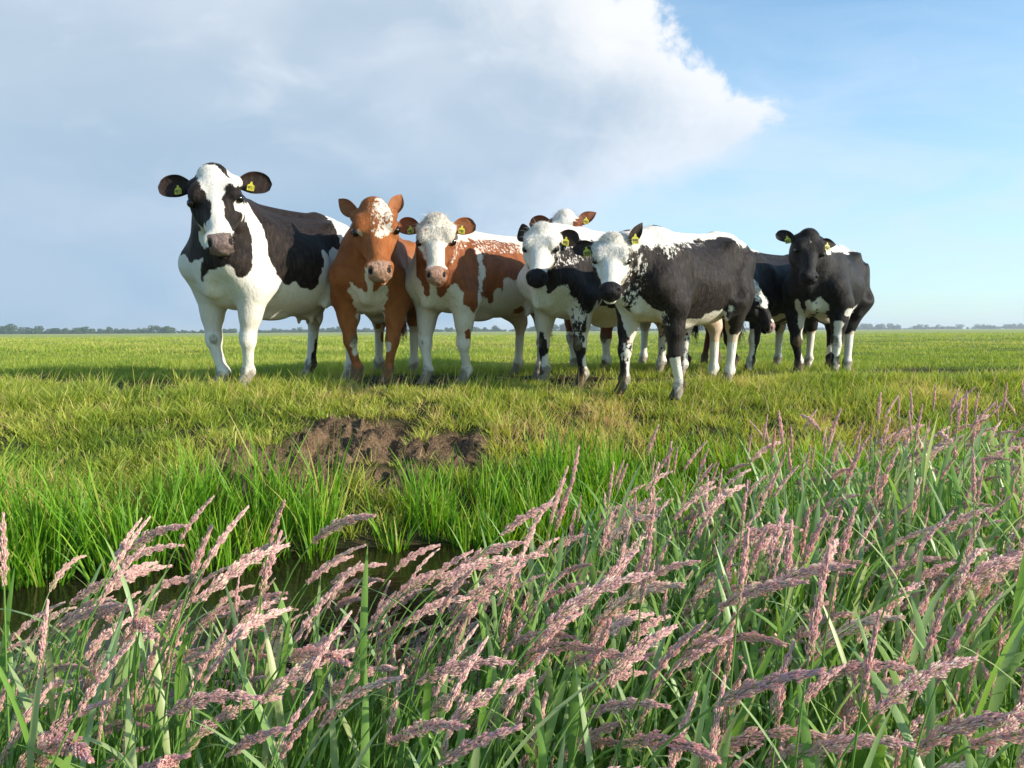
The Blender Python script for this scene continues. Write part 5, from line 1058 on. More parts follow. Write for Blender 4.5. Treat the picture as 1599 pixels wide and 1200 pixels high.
-124,26,74,0,-121,33,74,0,-124,38,74,0,-129,41,74,0,87,36,70,0,84,40,70,1,87,36,65,0,85,40,65,1,-106,-35,63,0,-123,27,63,0,87,36,60,0,84,40,60,1,
86,36,55,0,83,40,55,1,84,35,50,0,81,38,50,1,-105,-34,46,0,-121,28,47,0,83,34,45,0,79,37,45,1,82,33,40,0,77,36,40,1,83,28,35,0,81,33,35,0,
75,34,35,1,-103,-32,30,0,-120,30,31,0,83,28,30,0,80,32,30,1,83,29,25,0,80,32,25,1,60,-16,18,1,84,29,20,0,80,33,20,1,-98,-29,13,0,-114,33,15,0,
87,26,15,0,85,30,15,0,80,32,15,1,89,21,10,1,89,27,10,0,87,31,10,0,81,33,10,1,91,23,5,1,91,29,5,0,89,33,5,0,-95,-27,-3,0,-108,37,-1,0,
91,23,0,1,91,29,0,1,89,33,0,1,],
 'J': [160,3,260,1,152,14,260,1,163,-5,251,1,165,0,250,1,165,4,250,1,164,9,250,1,162,12,250,1,167,-8,246,1,169,-3,246,1,169,1,245,3,168,5,245,3,167,9,245,3,  # streaky forehead points here paint a sheen into the coat colour
164,13,245,1,161,17,245,1,113,18,250,1,176,-1,241,1,174,3,240,1,172,6,240,3,169,10,240,3,167,14,240,3,164,17,240,1,177,4,236,1,174,7,236,3,171,11,236,3,
169,14,236,3,166,18,236,1,161,-23,234,1,182,-4,231,1,179,4,231,1,175,8,231,1,173,11,231,1,170,15,231,1,167,19,231,1,159,29,231,1,-73,2,253,0,153,32,227,1,
123,25,225,1,116,28,226,0,106,30,227,0,91,31,228,0,80,32,228,0,73,35,229,0,63,38,229,0,-62,14,241,0,-72,17,242,0,-78,20,242,0,-82,24,242,0,-84,29,242,0,
171,-19,220,1,176,-5,219,1,180,9,217,1,173,20,217,1,160,30,218,1,124,25,221,1,117,28,221,0,108,30,222,0,96,32,223,1,85,34,223,1,77,36,224,1,69,39,224,1,
58,41,225,1,-55,21,235,0,-62,24,236,0,-67,28,236,1,-69,32,236,1,-71,36,235,1,-81,44,236,1,124,25,216,1,117,28,217,1,109,31,217,1,98,32,218,1,65,43,220,1,
51,44,221,1,-47,27,229,1,-57,30,230,1,167,-20,207,1,177,-4,205,1,187,11,204,1,180,22,203,1,128,22,207,1,109,31,208,1,87,39,209,1,64,47,210,1,-39,39,218,1,
-71,46,220,1,112,-36,197,1,179,-4,192,1,193,13,190,1,185,24,190,1,122,21,194,1,109,31,194,1,95,41,195,1,72,49,196,1,9,49,200,1,-68,47,205,1,-99,55,206,1,
198,10,181,1,197,14,181,1,195,18,181,1,193,22,181,1,189,25,181,1,184,28,181,1,123,17,185,1,111,-36,183,1,196,1,177,1,197,10,177,1,198,15,176,0,196,18,176,0,
194,22,176,0,191,25,176,0,185,28,177,0,121,17,181,1,119,21,180,1,111,32,180,1,105,43,180,1,89,53,181,1,31,54,184,1,-18,57,186,1,-86,58,190,1,198,10,172,1,
197,15,172,0,189,25,172,0,183,28,172,1,120,17,176,1,196,10,168,1,195,14,168,0,193,18,168,0,187,25,168,0,122,13,171,1,104,-51,170,1,114,-35,169,1,129,-17,168,1,
192,9,164,1,192,13,164,1,190,17,164,0,186,20,164,0,181,23,164,0,121,13,167,1,117,20,167,1,114,33,167,1,110,45,166,1,99,55,166,1,31,54,170,1,-7,60,171,1,
-77,60,174,1,180,10,160,1,131,2,162,1,128,5,162,1,123,9,162,1,120,12,162,1,105,-51,156,1,113,-35,155,1,119,-19,154,1,129,-3,153,1,120,8,153,1,114,20,153,1,
112,33,153,1,109,45,153,1,96,55,153,1,20,52,156,1,-13,59,157,1,-73,61,159,1,116,12,149,1,114,16,149,1,112,20,149,1,108,-31,146,1,109,-26,146,1,111,-21,145,1,
122,-4,144,1,122,0,144,1,119,4,144,1,117,8,144,1,114,11,144,1,111,15,144,0,109,19,144,1,108,23,144,1,89,-55,142,1,104,-37,141,1,104,-32,141,1,104,-27,141,0,
106,-22,141,1,110,-17,141,1,117,-10,140,1,119,-5,140,1,119,-1,140,0,118,3,140,1,115,7,140,1,112,11,140,0,109,15,140,0,106,18,140,0,104,22,140,1,103,26,140,1,
102,31,139,1,99,43,139,1,89,54,139,1,69,63,140,1,-35,55,143,1,-61,64,143,1,99,-33,137,1,100,-29,136,0,100,-24,136,0,103,-18,136,1,111,-12,136,1,116,-6,135,0,
116,-1,135,0,115,3,135,1,113,7,135,0,109,10,135,1,105,14,135,0,102,17,135,0,100,21,135,0,99,26,135,1,98,30,135,1,95,-34,132,1,95,-30,132,0,96,-25,132,0,
98,-20,132,1,102,-14,131,1,111,-7,131,0,113,-2,131,0,113,2,131,1,110,6,131,0,106,10,131,1,101,13,131,0,96,21,131,0,95,25,131,0,94,29,130,1,70,63,130,1,
-22,49,133,1,-42,49,133,1,81,-57,128,1,90,-40,127,1,91,-36,127,1,91,-31,127,0,91,-26,127,0,92,-21,127,1,95,-16,127,1,106,-8,126,0,110,-3,126,0,110,2,126,0,
108,6,126,0,103,9,126,0,98,12,126,0,94,16,126,0,90,24,126,0,89,28,126,1,89,41,126,1,84,53,126,1,80,57,126,1,75,60,126,1,68,63,126,1,-38,46,128,0,
-49,48,129,1,-52,52,129,1,-63,64,129,1,87,-36,123,1,87,-32,123,0,86,-27,122,0,86,-23,122,0,88,-18,122,1,92,-12,122,0,104,5,121,0,99,8,122,1,93,11,122,0,
87,19,122,0,85,23,121,0,86,27,121,1,85,49,121,1,82,53,121,1,79,57,121,0,73,60,121,0,62,62,121,0,-49,43,124,1,-51,48,124,1,85,-37,118,1,84,-32,118,1,
83,-28,118,0,81,-24,118,0,81,-19,118,1,82,-14,118,0,85,-9,117,0,89,-3,117,0,90,1,117,0,87,5,117,1,85,9,117,0,80,17,117,0,81,22,117,1,82,27,117,1,
83,49,116,1,81,53,116,0,77,56,116,0,70,59,116,0,-51,38,119,0,-51,43,119,1,83,-42,113,1,82,-33,113,1,80,-29,113,0,78,-25,113,0,74,-21,113,0,70,-17,113,0,
68,-13,113,0,72,-8,113,1,75,-2,113,1,75,2,113,0,72,6,113,0,68,10,113,0,66,14,113,0,74,20,112,1,79,26,112,1,84,40,112,1,82,49,112,1,79,53,112,0,
75,56,112,0,65,58,112,0,-53,38,114,1,-52,43,114,1,-55,52,114,1,81,-33,108,1,79,-29,108,0,-54,-45,110,0,27,-14,109,1,38,-7,108,0,40,-2,108,0,37,7,108,0,
33,11,108,1,78,26,107,1,82,49,107,1,79,53,107,1,73,56,107,1,-56,33,109,1,-55,38,109,1,80,-33,103,1,78,-29,103,0,27,-10,104,1,32,-4,104,0,32,1,103,0,
31,6,103,0,27,9,103,0,77,26,103,1,82,31,103,1,84,36,103,1,84,41,103,1,83,45,102,1,81,49,102,1,78,53,102,1,80,-42,99,1,79,-33,99,1,77,-29,99,0,
17,-7,99,1,22,-1,99,1,21,3,99,0,17,7,99,0,75,25,98,1,82,31,98,1,84,36,98,0,84,41,98,0,83,45,98,0,81,49,98,0,77,52,98,1,-58,38,99,1,
79,-33,94,1,76,-29,94,0,-150,-38,95,1,-145,-31,95,1,72,25,93,1,82,31,93,1,84,36,93,0,83,45,93,0,80,49,93,0,76,52,93,1,78,-34,89,1,75,-30,89,0,
70,-26,89,0,81,31,89,1,83,36,89,0,82,45,88,0,79,49,88,1,75,52,88,1,77,-43,84,1,77,-34,84,1,74,-30,84,1,68,-27,84,0,-155,-28,84,1,80,31,84,1,
82,36,84,0,82,41,84,0,81,45,84,0,78,48,84,1,71,51,84,1,-58,28,84,1,-58,33,84,1,-61,37,84,1,-69,40,84,1,73,-30,79,1,66,-27,79,0,79,31,79,1,
82,36,79,0,80,45,79,0,76,48,79,1,-61,23,79,1,-59,28,79,1,-60,33,79,0,-64,37,79,0,73,-30,74,1,66,-27,74,0,81,32,74,1,82,36,74,0,80,45,74,0,
76,48,74,1,-62,23,73,0,-59,28,73,0,-61,33,73,0,75,-43,70,1,73,-30,70,1,67,-27,70,0,-155,-28,67,1,82,32,70,1,83,37,70,0,83,41,70,0,81,45,70,0,
76,48,70,1,-61,23,68,0,-66,37,68,0,74,-30,65,1,68,-26,65,1,82,32,65,1,84,37,65,0,81,45,65,0,75,48,65,1,-61,23,63,0,-156,-33,56,1,-154,-27,56,1,
82,32,60,1,83,37,60,0,80,45,60,0,74,48,60,1,-60,24,58,0,71,-44,55,1,71,-30,55,1,-156,-33,51,1,-154,-27,51,0,80,32,56,0,82,37,56,0,81,41,56,0,
78,45,56,0,-60,24,53,0,-155,-33,45,0,-154,-27,46,0,-155,-32,40,0,-153,-27,40,0,77,31,46,0,79,36,46,0,66,-31,40,1,-154,-32,35,0,-153,-27,35,1,77,31,41,1,
78,36,42,0,76,40,42,0,-59,25,38,0,65,-31,35,1,59,-28,35,0,-151,-31,29,1,-151,-26,29,1,76,31,37,1,77,36,37,0,75,40,37,1,64,-31,31,1,60,-28,30,0,
76,31,32,1,77,36,32,0,74,40,32,1,-56,25,28,0,64,-31,26,1,62,-27,26,0,54,-25,25,1,73,26,27,1,77,32,27,1,77,36,27,0,75,40,27,1,-57,20,22,1,
-54,26,23,0,65,-31,21,1,63,-27,21,0,56,-24,21,1,78,32,23,1,78,37,23,0,75,40,23,1,-56,21,17,1,-53,26,18,0,66,-31,16,1,63,-27,16,1,80,33,18,1,
79,37,18,0,76,41,18,0,-54,21,12,1,-51,27,13,0,69,-30,11,1,80,28,13,1,82,33,13,1,81,37,13,0,77,41,13,0,-50,22,7,1,-49,27,8,0,84,34,9,1,
83,38,9,1,80,42,9,1,-47,23,2,1,-48,28,3,0,-45,23,-3,1,-47,28,-2,0,85,30,-1,1,82,43,-1,1,],
}
# ------------------------------------------------------------------ materials
def mat(name):
    m = bpy.data.materials.new(name); m.use_nodes = True
    return m, NT(m.node_tree)

def out(nt, sh):
    nt.n('ShaderNodeOutputMaterial', {'Surface': sh})

def coat_material(name, dark, dark2, pad, white=(.73, .69, .64), patch=1.0, hair=False):
    m, t = mat(name)
    tc = t.n('ShaderNodeTexCoord').outputs['Object']
    A = lambda k: t.n('ShaderNodeAttribute', attribute_name=k).outputs['Fac']
    coat, amp, skin, pink, mud, inner = [A(k) for k in ('coat', 'amp', 'skin', 'pink', 'mud', 'inner')]
    st = t.noise(t.vmul(tc, (1.0, 1.0, .34)), 62, 4, .6, .6)
    sp = t.noise(tc, 30, 3, .55, .3)
    big = t.noise(tc, 9, 4, .6, .5)
    nn = t.math('MULTIPLY_ADD', t.math('SUBTRACT', st, .5), 2.6, t.math('MULTIPLY', t.math('SUBTRACT', sp, .5), 2.6))
    v = t.math('MULTIPLY_ADD', nn, amp, coat)
    v = t.math('MULTIPLY_ADD', t.math('SUBTRACT', big, .5), .5, v)
    mask = t.ramp(v, -.24, .24)
    var = t.noise(t.vmul(tc, (1, 1, .22)), 52, 5, .65, .3)
    hi = 3.4 if dark[0] < .05 else 1.45
    dk = t.mix(t.ramp(big, .35, .65), dark, dark2)
    dk = t.mix(t.math('MULTIPLY', t.ramp(var, .42, .72), .75), dk, tuple(min(1, c * hi + .001) for c in dark2))
    wh = t.mix(t.ramp(var, .3, .7), white, tuple(c * f for c, f in zip(white, (.88, .86, .80))))
    wh = t.mix(t.math('MULTIPLY', pink, .75), wh, (.56, .42, .31))
    col = t.mix(mask, wh, dk)
    col = t.mix(inner, col, t.mix(.22, dk, (.20, .11, .08)))
    mn = t.ramp(t.math('MULTIPLY_ADD', t.math('SUBTRACT', big, .5), 1.6, mud), .35, .75)
    col = t.mix(t.math('MULTIPLY', mn, .8), col, (.115, .085, .045))
    sk = t.ramp(t.math('MULTIPLY_ADD', t.math('SUBTRACT', sp, .5), .5, skin), .42, .58)
    pc = t.mix(t.ramp(t.noise(tc, 70, 3), .4, .65), pad, tuple(c * .55 for c in pad))
    pc = t.mix(t.ramp(A('rim'), .3, .6), pc, (.010, .007, .006))
    pc = t.mix(t.ramp(A('cav'), .35, .75), pc, (.012, .006, .005))
    col = t.mix(sk, col, pc)
    col = t.n('ShaderNodeHueSaturation', {'Hue': .5, 'Saturation': 1.0, 'Value': t.math('ADD', A('tint'), 1.0), 'Color': col}).outputs[0]
    fine = t.noise(t.vmul(tc, (1, 1, .30)), 210, 3, .7, .3)
    med = t.noise(t.vmul(tc, (1, 1, .6)), 26, 4, .6, .6)
    hgt = t.math('MULTIPLY_ADD', med, 1.6, t.math('MULTIPLY', fine, .55))
    b = t.n('ShaderNodeBump', {'Height': hgt, 'Strength': .6, 'Distance': .012})
    p = t.n('ShaderNodeBsdfPrincipled', {'Base Color': col, 'Normal': b.outputs[0]})
    rough = t.math('MULTIPLY_ADD', sk, -.14, .56)
    t.t.links.new(rough, p.inputs['Roughness'])
    p.inputs['Specular IOR Level'].default_value = .14
    p.inputs['Sheen Weight'].default_value = .03
    p.inputs['Sheen Roughness'].default_value = .45
    out(t, p.outputs[0])
    return m

def flat_material(name, col, rough=.5, spec=.5, trans=0.0, bump=0, bscale=200, var=.2, coatw=0):
    m, t = mat(name)
    tc = t.n('ShaderNodeTexCoord').outputs['Object']
    n_ = t.noise(tc, bscale, 4)
    c = t.mix(t.ramp(n_, .3, .7), col, tuple(x * (1 - var) for x in col))
    p = t.n('ShaderNodeBsdfPrincipled', {'Base Color': c, 'Roughness': rough})
    p.inputs['Specular IOR Level'].default_value = spec
    if coatw: p.inputs['Coat Weight'].default_value = coatw
    if bump:
        b = t.n('ShaderNodeBump', {'Height': n_, 'Strength': bump, 'Distance': .002}); t.t.links.new(b.outputs[0], p.inputs['Normal'])
    out(t, p.outputs[0])
    return m

M_EYE = flat_material('eye_material', (.006, .004, .003), .08, .6, bscale=30)
M_TAG = flat_material('tag_material', (.52, .47, .035), .45, .5, bscale=60, var=.12)
M_INK = flat_material('ink_material', (.06, .05, .01), .6)

# ------------------------------------------------------------------ coats
CLS_V = [-1.0, 1.0, -.28, .26, -.72]
CLS_A = [.42, .42, 1.05, 1.0, .80]
def read_coat(k):
    a = np.array(COAT[k], dtype=np.int32).reshape(-1, 4)
    return a[:, :3] * .005, a[:, 3]

def strips(root, d, length, width, side, curve=None, nseg=3):
    """ribbons: root (n,3), unit dir (n,3), side (n,3); curve (n,3) bends the tip"""
    n = len(root)
    ts = np.linspace(0, 1, nseg + 1)
    V = []
    for i, t in enumerate(ts):
        c = root + d * (length * t)[:, None]
        if curve is not None: c = c + curve * (length * t * t)[:, None]
        w_ = (width * (1 - t ** 1.5) if i else width)
        if i == nseg:
            V.append(c[:, None, :])
        else:
            V.append(np.stack([c - side * w_[:, None] / 2, c + side * w_[:, None] / 2], 1))
    V = np.concatenate(V, 1)              # n, 2*nseg+1, 3
    k = V.shape[1]
    base = (np.arange(n) * k)[:, None]
    Q = np.concatenate([base + np.array([2 * i, 2 * i + 1, 2 * i + 3, 2 * i + 2]) for i in range(nseg - 1)], 0) if nseg > 1 else np.zeros((0, 4), int)
    T = base + np.array([2 * nseg - 2, 2 * nseg - 1, 2 * nseg])
    return V.reshape(-1, 3), Q, T, k

LOOK = {
 'A': dict(dark=(0.0062, 0.0046, 0.0040), dark2=(0.0136, 0.0087, 0.0068), pad=(.21, .15, .135), ears=1.0),
 'B': dict(dark=(.31, .108, .032), dark2=(.23, .072, .020), pad=(.42, .245, .17), ears=1.0, white=(.70, .62, .53)),
 'C': dict(dark=(.265, .086, .027), dark2=(.17, .050, .016), pad=(.46, .26, .19), ears=1.0, white=(.71, .64, .56)),
 'D': dict(dark=(0.0068, 0.0053, 0.0050), dark2=(0.0124, 0.0093, 0.0081), pad=(.014, .012, .014), ears=1.0),
 'F': dict(dark=(.21, .066, .024), dark2=(.12, .036, .014), pad=(.30, .18, .14), ears=1.0),
 'G': dict(dark=(0.0074, 0.0059, 0.0056), dark2=(0.0161, 0.0112, 0.0093), pad=(.014, .012, .014), ears=1.0),
 'H': dict(dark=(.11, .036, .018), dark2=(.07, .022, .012), pad=(.12, .08, .07), ears=1.0),
 'K': dict(dark=(0.0056, 0.0046, 0.0043), dark2=(0.0112, 0.0081, 0.0074), pad=(.30, .19, .17), ears=1.0),
 'J': dict(dark=(0.0062, 0.0056, 0.0056), dark2=(0.0112, 0.0093, 0.0093), pad=(.012, .011, .013), ears=1.0),
}
LABELS = {
 'A': 'large black and white cow at the left end with a white blaze and white chest',
 'B': 'reddish brown cow with ears pricked up and a white patch low on its chest',
 'C': 'red and white speckled cow with pale face standing right beside the reddish brown cow',
 'D': 'black and white cow with white face and black muzzle beside the red speckled cow',
 'F': 'cow with shaggy white poll and upright brown ear looking over the white-faced cow',
 'G': 'black heifer with white face, white throat and white back standing side-on in front',
 'H': 'dark brown cow almost hidden behind the black heifer with the white back',
 'K': 'black cow with its grey-topped head lowered behind the rump of the front heifer',
 'J': 'young black cow at the right end with black face and two yellow ear tags',
}

def tag_shape(W_, Hh, th):
    """outline of a cattle ear tag, stud on top"""
    o = [(-.5, -.5), (-.46, -.58), (.46, -.58), (.5, -.5), (.5, .02), (.40, .14), (.16, .26), (.13, .46), (.09, .54), (-.09, .54), (-.13, .46), (-.16, .26), (-.40, .14), (-.5, .02)]
    n = len(o); V = []
    for s_ in (0, 1):
        for (a, b) in o: V.append((a * W_, (s_ - .5) * th, b * Hh))
    for s_ in (0, 1): V.append((0, (s_ - .5) * th, 0))
    Q = [(i, (i + 1) % n, n + (i + 1) % n, n + i) for i in range(n)]
    T = [(i, 2 * n, (i + 1) % n) for i in range(n)] + [(n + i, n + (i + 1) % n, 2 * n + 1) for i in range(n)]
    return np.array(V), np.array(Q), np.array(T)

SEG = {'0': 'abcdef', '1': 'bc', '2': 'abged', '3': 'abgcd', '4': 'fgbc', '5': 'afgcd', '6': 'afgedc', '7': 'abc', '8': 'abcdefg', '9': 'abcdfg'}
def digits(txt, W_, Hh, yoff):
    V = []; Q = []
    n = len(txt); cw = W_ * .82 / n; x0 = -W_ * .41
    sg = {'a': ((0, 1), (1, 1)), 'b': ((1, .5), (1, 1)), 'c': ((1, 0), (1, .5)), 'd': ((0, 0), (1, 0)), 'e': ((0, 0), (0, .5)), 'f': ((0, .5), (0, 1)), 'g': ((0, .5), (1, .5))}
    th = W_ * .035
    for i, ch in enumerate(txt):
        for c in SEG[ch]:
            (xa, za), (xb, zb) = sg[c]
            X0 = x0 + cw * i + cw * .15 + xa * cw * .6 - th; X1 = x0 + cw * i + cw * .15 + xb * cw * .6 + th
            Z0 = -Hh * .45 + za * Hh * .40 - th; Z1 = -Hh * .45 + zb * Hh * .40 + th
            b = len(V); V += [(X0, yoff, Z0), (X1, yoff, Z0), (X1, yoff, Z1), (X0, yoff, Z1)]; Q.append((b, b + 1, b + 2, b + 3))
    return np.array(V), np.array(Q)

TAGS = {'A': 'RL', 'C': 'RL', 'D': 'L', 'F': 'L', 'G': 'RL', 'J': 'RL'}
NUMS = {'A': '4471', 'C': '4483', 'D': '4492', 'F': '4465', 'G': '4499', 'J': '4507'}
TUFT = {'B': (.045, 90), 'C': (.10, 520), 'D': (.085, 520), 'F': (.09, 520), 'G': (.10, 560), 'J': (.05, 160), 'K': (.05, 160), 'A': (.022, 120), 'H': (.04, 100)}

def add_cow(key):
    spec = COWS[key]; g = build_cow(spec); H = g['H']; hl = g['hl'] * H
    V = g['V']; n = len(V); head = g['head']
    lp, lc = read_coat(key)
    kd = KDTree(len(lp))
    for i, p in enumerate(lp): kd.insert(p, i)
    kd.balance()
    cv = np.array(CLS_V)[lc]; ca = np.array(CLS_A)[lc]
    coat = np.zeros(n); amp = np.zeros(n)
    for i in range(n):
        r = kd.find_n(V[i], 9)
        w_ = np.array([math.exp(-(q[2] ** 2 - r[0][2] ** 2) / 5.5e-4) for q in r]); ix = [q[1] for q in r]
        w_ /= w_.sum()
        coat[i] = w_ @ cv[ix]; amp[i] = w_ @ ca[ix]
    skin = np.zeros(n); pink = np.zeros(n); mud = np.zeros(n)
    ish = (g['isear'] == 0) & (np.abs(head[:, 1]) < .35) & (head[:, 0] > -.2) & (head[:, 0] < 1.1) & (head[:, 2] > -.55) & (head[:, 2] < .2)
    a, b, c = head[:, 0], head[:, 1], head[:, 2]
    pad_ = np.minimum((a - .855 - .35 * np.maximum(np.abs(b) - .08, 0)) / .05, (c + .222) / .025)
    pad_ = np.minimum(pad_, (.135 - np.abs(b)) / .03)
    if key == 'A': pad_ = np.minimum(np.minimum((a - .875) / .04, (c + .205) / .02), (.118 - np.abs(b)) / .02)
    if key in 'DGJ':
        pad_ = np.minimum((a - .82 - .25 * np.maximum(np.abs(b) - .08, 0)) / .04, (c + .238) / .02)
    skin = np.where(ish, np.clip(.5 + .5 * pad_, 0, 1), 0)
    for q in (-1, 1):      # eyelids
        de = np.sqrt(((a - .378) / .062) ** 2 + ((b - q * .262) / .075) ** 2 + ((c + .098) / .048) ** 2)
        skin = np.where(ish, np.maximum(skin, np.clip(1.5 - de, 0, 1)), skin)
    rim = np.where(ish & (a < .6), skin, 0)
    cav = np.zeros(n)
    for q in (-1, 1):
        de = np.sqrt(((a - .955) / .05) ** 2 + ((b - q * .105) / .034) ** 2 + ((c + .085) / .05) ** 2)
        cav = np.where(ish, np.maximum(cav, np.clip(1.35 - de, 0, 1)), cav)
    mo = np.minimum((a - .90) / .03, (.016 - np.abs(c + .266 + .0 * b)) / .010); cav = np.where(ish, np.maximum(cav, np.clip(mo, 0, .8)), cav)
    z = V[:, 2] / H
    x = V[:, 0] / H; y = V[:, 1] / H
    trunk = (g['isear'] == 0) & (z < .56) & (z > .30)
    pink = np.where(trunk, sstep(.53, .42, z) * sstep(.26, .12, np.abs(y)) * (.45 + .75 * sstep(.05, -.35, x)), 0)
    if spec.get('udder', 0) > .6:
        pink = np.maximum(pink, np.where(trunk, sstep(.17, .09, np.sqrt((x + .38) ** 2 + y * y + (z - .43) ** 2)) * 1.1, 0))
    mud = sstep(.20, .02, z) * .85
    for k_ in ('LF', 'RF'):
        ho = g['hoof'][k_] / H
        dk = np.sqrt((x - ho[0] - .045) ** 2 + (y - ho[1]) ** 2 + ((z - .255) * .9) ** 2)
        mud = np.maximum(mud, .62 * sstep(.055, .030, dk))
    mud = np.where(g['isear'] == 0, mud, 0)
    er = g['isear'] != 0
    coat = np.where(er, LOOK[key]['ears'], coat); amp = np.where(er, .2, amp)
    inner = np.where(er, g['earin'] * (.30 if LOOK[key]['dark'][0] < .05 else .7), 0)
    L_ = LOOK[key]
    m = coat_material('coat_material', L_['dark'], L_['dark2'], L_['pad'], L_.get('white', (.73, .69, .64)))
    root = empty('cow', g['root'], g['yaw'])
    tag(root, LABELS[key], 'cow', 'herd of cattle on the field edge')
    body = mesh_obj('body', V, g['Q'], m, root, attrs=dict(coat=coat, amp=amp, skin=skin, pink=pink, mud=mud, inner=inner, rim=rim, cav=cav))
    HP = g['HP']
    for q in (1, -1):
        e = HP(.378, q * .236, -.100)
        ev, eq = uvsphere((0, 0, 0), hl * .052, 10)
        eo = mesh_obj('eye', ev, eq, M_EYE, root); eo.location = e
    # ---- fur lying on the hide (ragged outline, whorls on the forehead)
    rng = np.random.default_rng(ord(key))
    Q = g['Q'][~np.any(er[g['Q']], axis=1)]
    P4 = V[Q]; cen = P4.mean(1)
    nrm = np.cross(P4[:, 2] - P4[:, 0], P4[:, 3] - P4[:, 1]); area = np.linalg.norm(nrm, axis=1); nrm /= area[:, None] + 1e-12
    hc = head[Q].mean(1); zz = cen[:, 2] / H
    ishd = ish[Q].all(1)
    fore = ishd & (hc[:, 0] < .42) & (hc[:, 2] > -.2)
    noseq = ishd & (skin[Q].max(1) > .1)
    dens = area * np.where(fore, 9.0, np.where(ishd, 4.0, np.where(zz > .45, 2.2, .9))) * (~noseq)
    nh = {'A': 20000, 'G': 34000, 'C': 28000, 'D': 26000, 'B': 20000, 'J': 20000}.get(key, 9000)
    idx = rng.choice(len(Q), nh, p=dens / dens.sum())
    wts = rng.dirichlet((1, 1, 1, 1), nh)
    rt = (P4[idx] * wts[:, :, None]).sum(1)
    nr = nrm[idx]
    flow = np.tile([-.55, 0, -.8], (nh, 1))
    flow = np.where(ishd[idx][:, None], (g['ax'] * 1.0)[None, :] * np.where(hc[idx, 0] < .2, -.5, .8)[:, None] + g['s'][None, :] * (hc[idx, 1] * 2.5)[:, None], flow)
    flow = flow + rng.normal(0, .35, (nh, 3))
    flow -= nr * (flow * nr).sum(1)[:, None]; flow /= np.linalg.norm(flow, axis=1)[:, None] + 1e-9
    shag = {'A': .6, 'B': .7, 'J': .7}.get(key, 1.0)
    ln = np.where(fore[idx], .030, np.where(ishd[idx], .014, np.where(zz[idx] > .45, .026, .014))) * shag * rng.uniform(.6, 1.3, nh)
    dv = flow + nr * np.where(fore[idx], .34, .16)[:, None]; dv /= np.linalg.norm(dv, axis=1)[:, None]
    side = np.cross(dv, nr); side /= np.linalg.norm(side, axis=1)[:, None] + 1e-9
    hv, hq, ht, kk = strips(rt - nr * .001, dv, ln, np.full(nh, .0026), side, curve=-nr * .12, nseg=2)
    A_ = {k_: np.repeat(arr[Q[idx, 0]], kk) for k_, arr in (('coat', coat), ('amp', amp), ('skin', skin * 0), ('pink', pink), ('mud', mud), ('inner', inner))}
    A_['tint'] = np.repeat(rng.normal(.0, .28, nh) + .6 * (LOOK[key]['dark'][0] < .05) * rng.random(nh) ** 4, kk)
    mesh_obj('short_fur', hv, [hq, ht], m, root, attrs=A_)
    # ---- forelock
    tl, tn = TUFT[key]
    aa = rng.uniform(-.05, .16, tn); bb = rng.normal(0, .075, tn)
    rt = np.array([HP(a_, b_, .0 - .8 * abs(b_) - (0.10 if a_ < .03 else .0)) for a_, b_ in zip(aa, bb)])
    d_ = -g['ax'][None, :] * rng.uniform(.2, 1.0, tn)[:, None] + g['n'][None, :] * rng.uniform(.1, .9, tn)[:, None] + g['s'][None, :] * (bb * 6 + rng.normal(0, .3, tn))[:, None] + np.array([0, 0, .25])
    d_ /= np.linalg.norm(d_, axis=1)[:, None]
    sd = np.cross(d_, rng.normal(0, 1, (tn, 3))); sd /= np.linalg.norm(sd, axis=1)[:, None]
    hv, hq, ht, kk = strips(rt, d_, tl * rng.uniform(.5, 1.15, tn), np.full(tn, .0045), sd, curve=rng.normal(0, .22, (tn, 3)) + g['s'][None, :] * (np.sign(bb) * .25)[:, None] - np.array([0, 0, .45]), nseg=3)
    nv = len(hv); cval = {'B': 1., 'J': 1., 'H': 1., 'A': -1.}.get(key, -1.)
    mesh_obj('forelock', hv, [hq, ht], m, root, attrs=dict(coat=np.full(nv, cval), amp=np.full(nv, .3), skin=np.zeros(nv), pink=np.full(nv, .25), mud=np.zeros(nv), inner=np.zeros(nv)))
    # ---- tail tuft
    tn = 260; tb = g['tail']
    rt = tb + rng.normal(0, .012, (tn, 3)) + np.array([0, 0, 1]) * rng.uniform(-.04, .12, tn)[:, None]
    d_ = rng.normal(0, .13, (tn, 3)) + np.array([0, 0, -1]); d_ /= np.linalg.norm(d_, axis=1)[:, None]
    sd = np.cross(d_, rng.normal(0, 1, (tn, 3))); sd /= np.linalg.norm(sd, axis=1)[:, None]
    hv, hq, ht, kk = strips(rt, d_, H * .17 * rng.uniform(.6, 1.2, tn), np.full(tn, .006), sd, curve=rng.normal(0, .12, (tn, 3)), nseg=3)
    nv = len(hv); cval = {'J': -1., 'A': -1.}.get(key, 1.)
    mesh_obj('tail_tuft', hv, [hq, ht], m, root, attrs=dict(coat=np.full(nv, cval), amp=np.full(nv, .2), skin=np.zeros(nv), pink=np.full(nv, .5), mud=np.zeros(nv), inner=np.zeros(nv)))
    # ---- ear tags
    for q, kx in ((-1, 'R'), (1, 'L')):
        if kx not in TAGS.get(key, ''): continue
        e = spec.get('ear' + kx, {})
        o_, u_, f_ = e.get('dir', (1.0, .15, -.25)); fo, fu, fn = e.get('face', (0.0, -.25, 1.0))
        axd = Vector(g['s'] * q * o_ - g['ax'] * u_ + g['n'] * f_).normalized()
        nn_ = Vector(g['s'] * q * fo - g['ax'] * fu + g['n'] * fn); nn_ = (nn_ - axd * nn_.dot(axd)).normalized()
        bo = e.get('base', (.075, .205, -.17)); base = Vector(HP(bo[0], q * bo[1], bo[2]))
        p = base + axd * (hl * .42 * .40) + nn_ * .018 + Vector((0, 0, -.028))
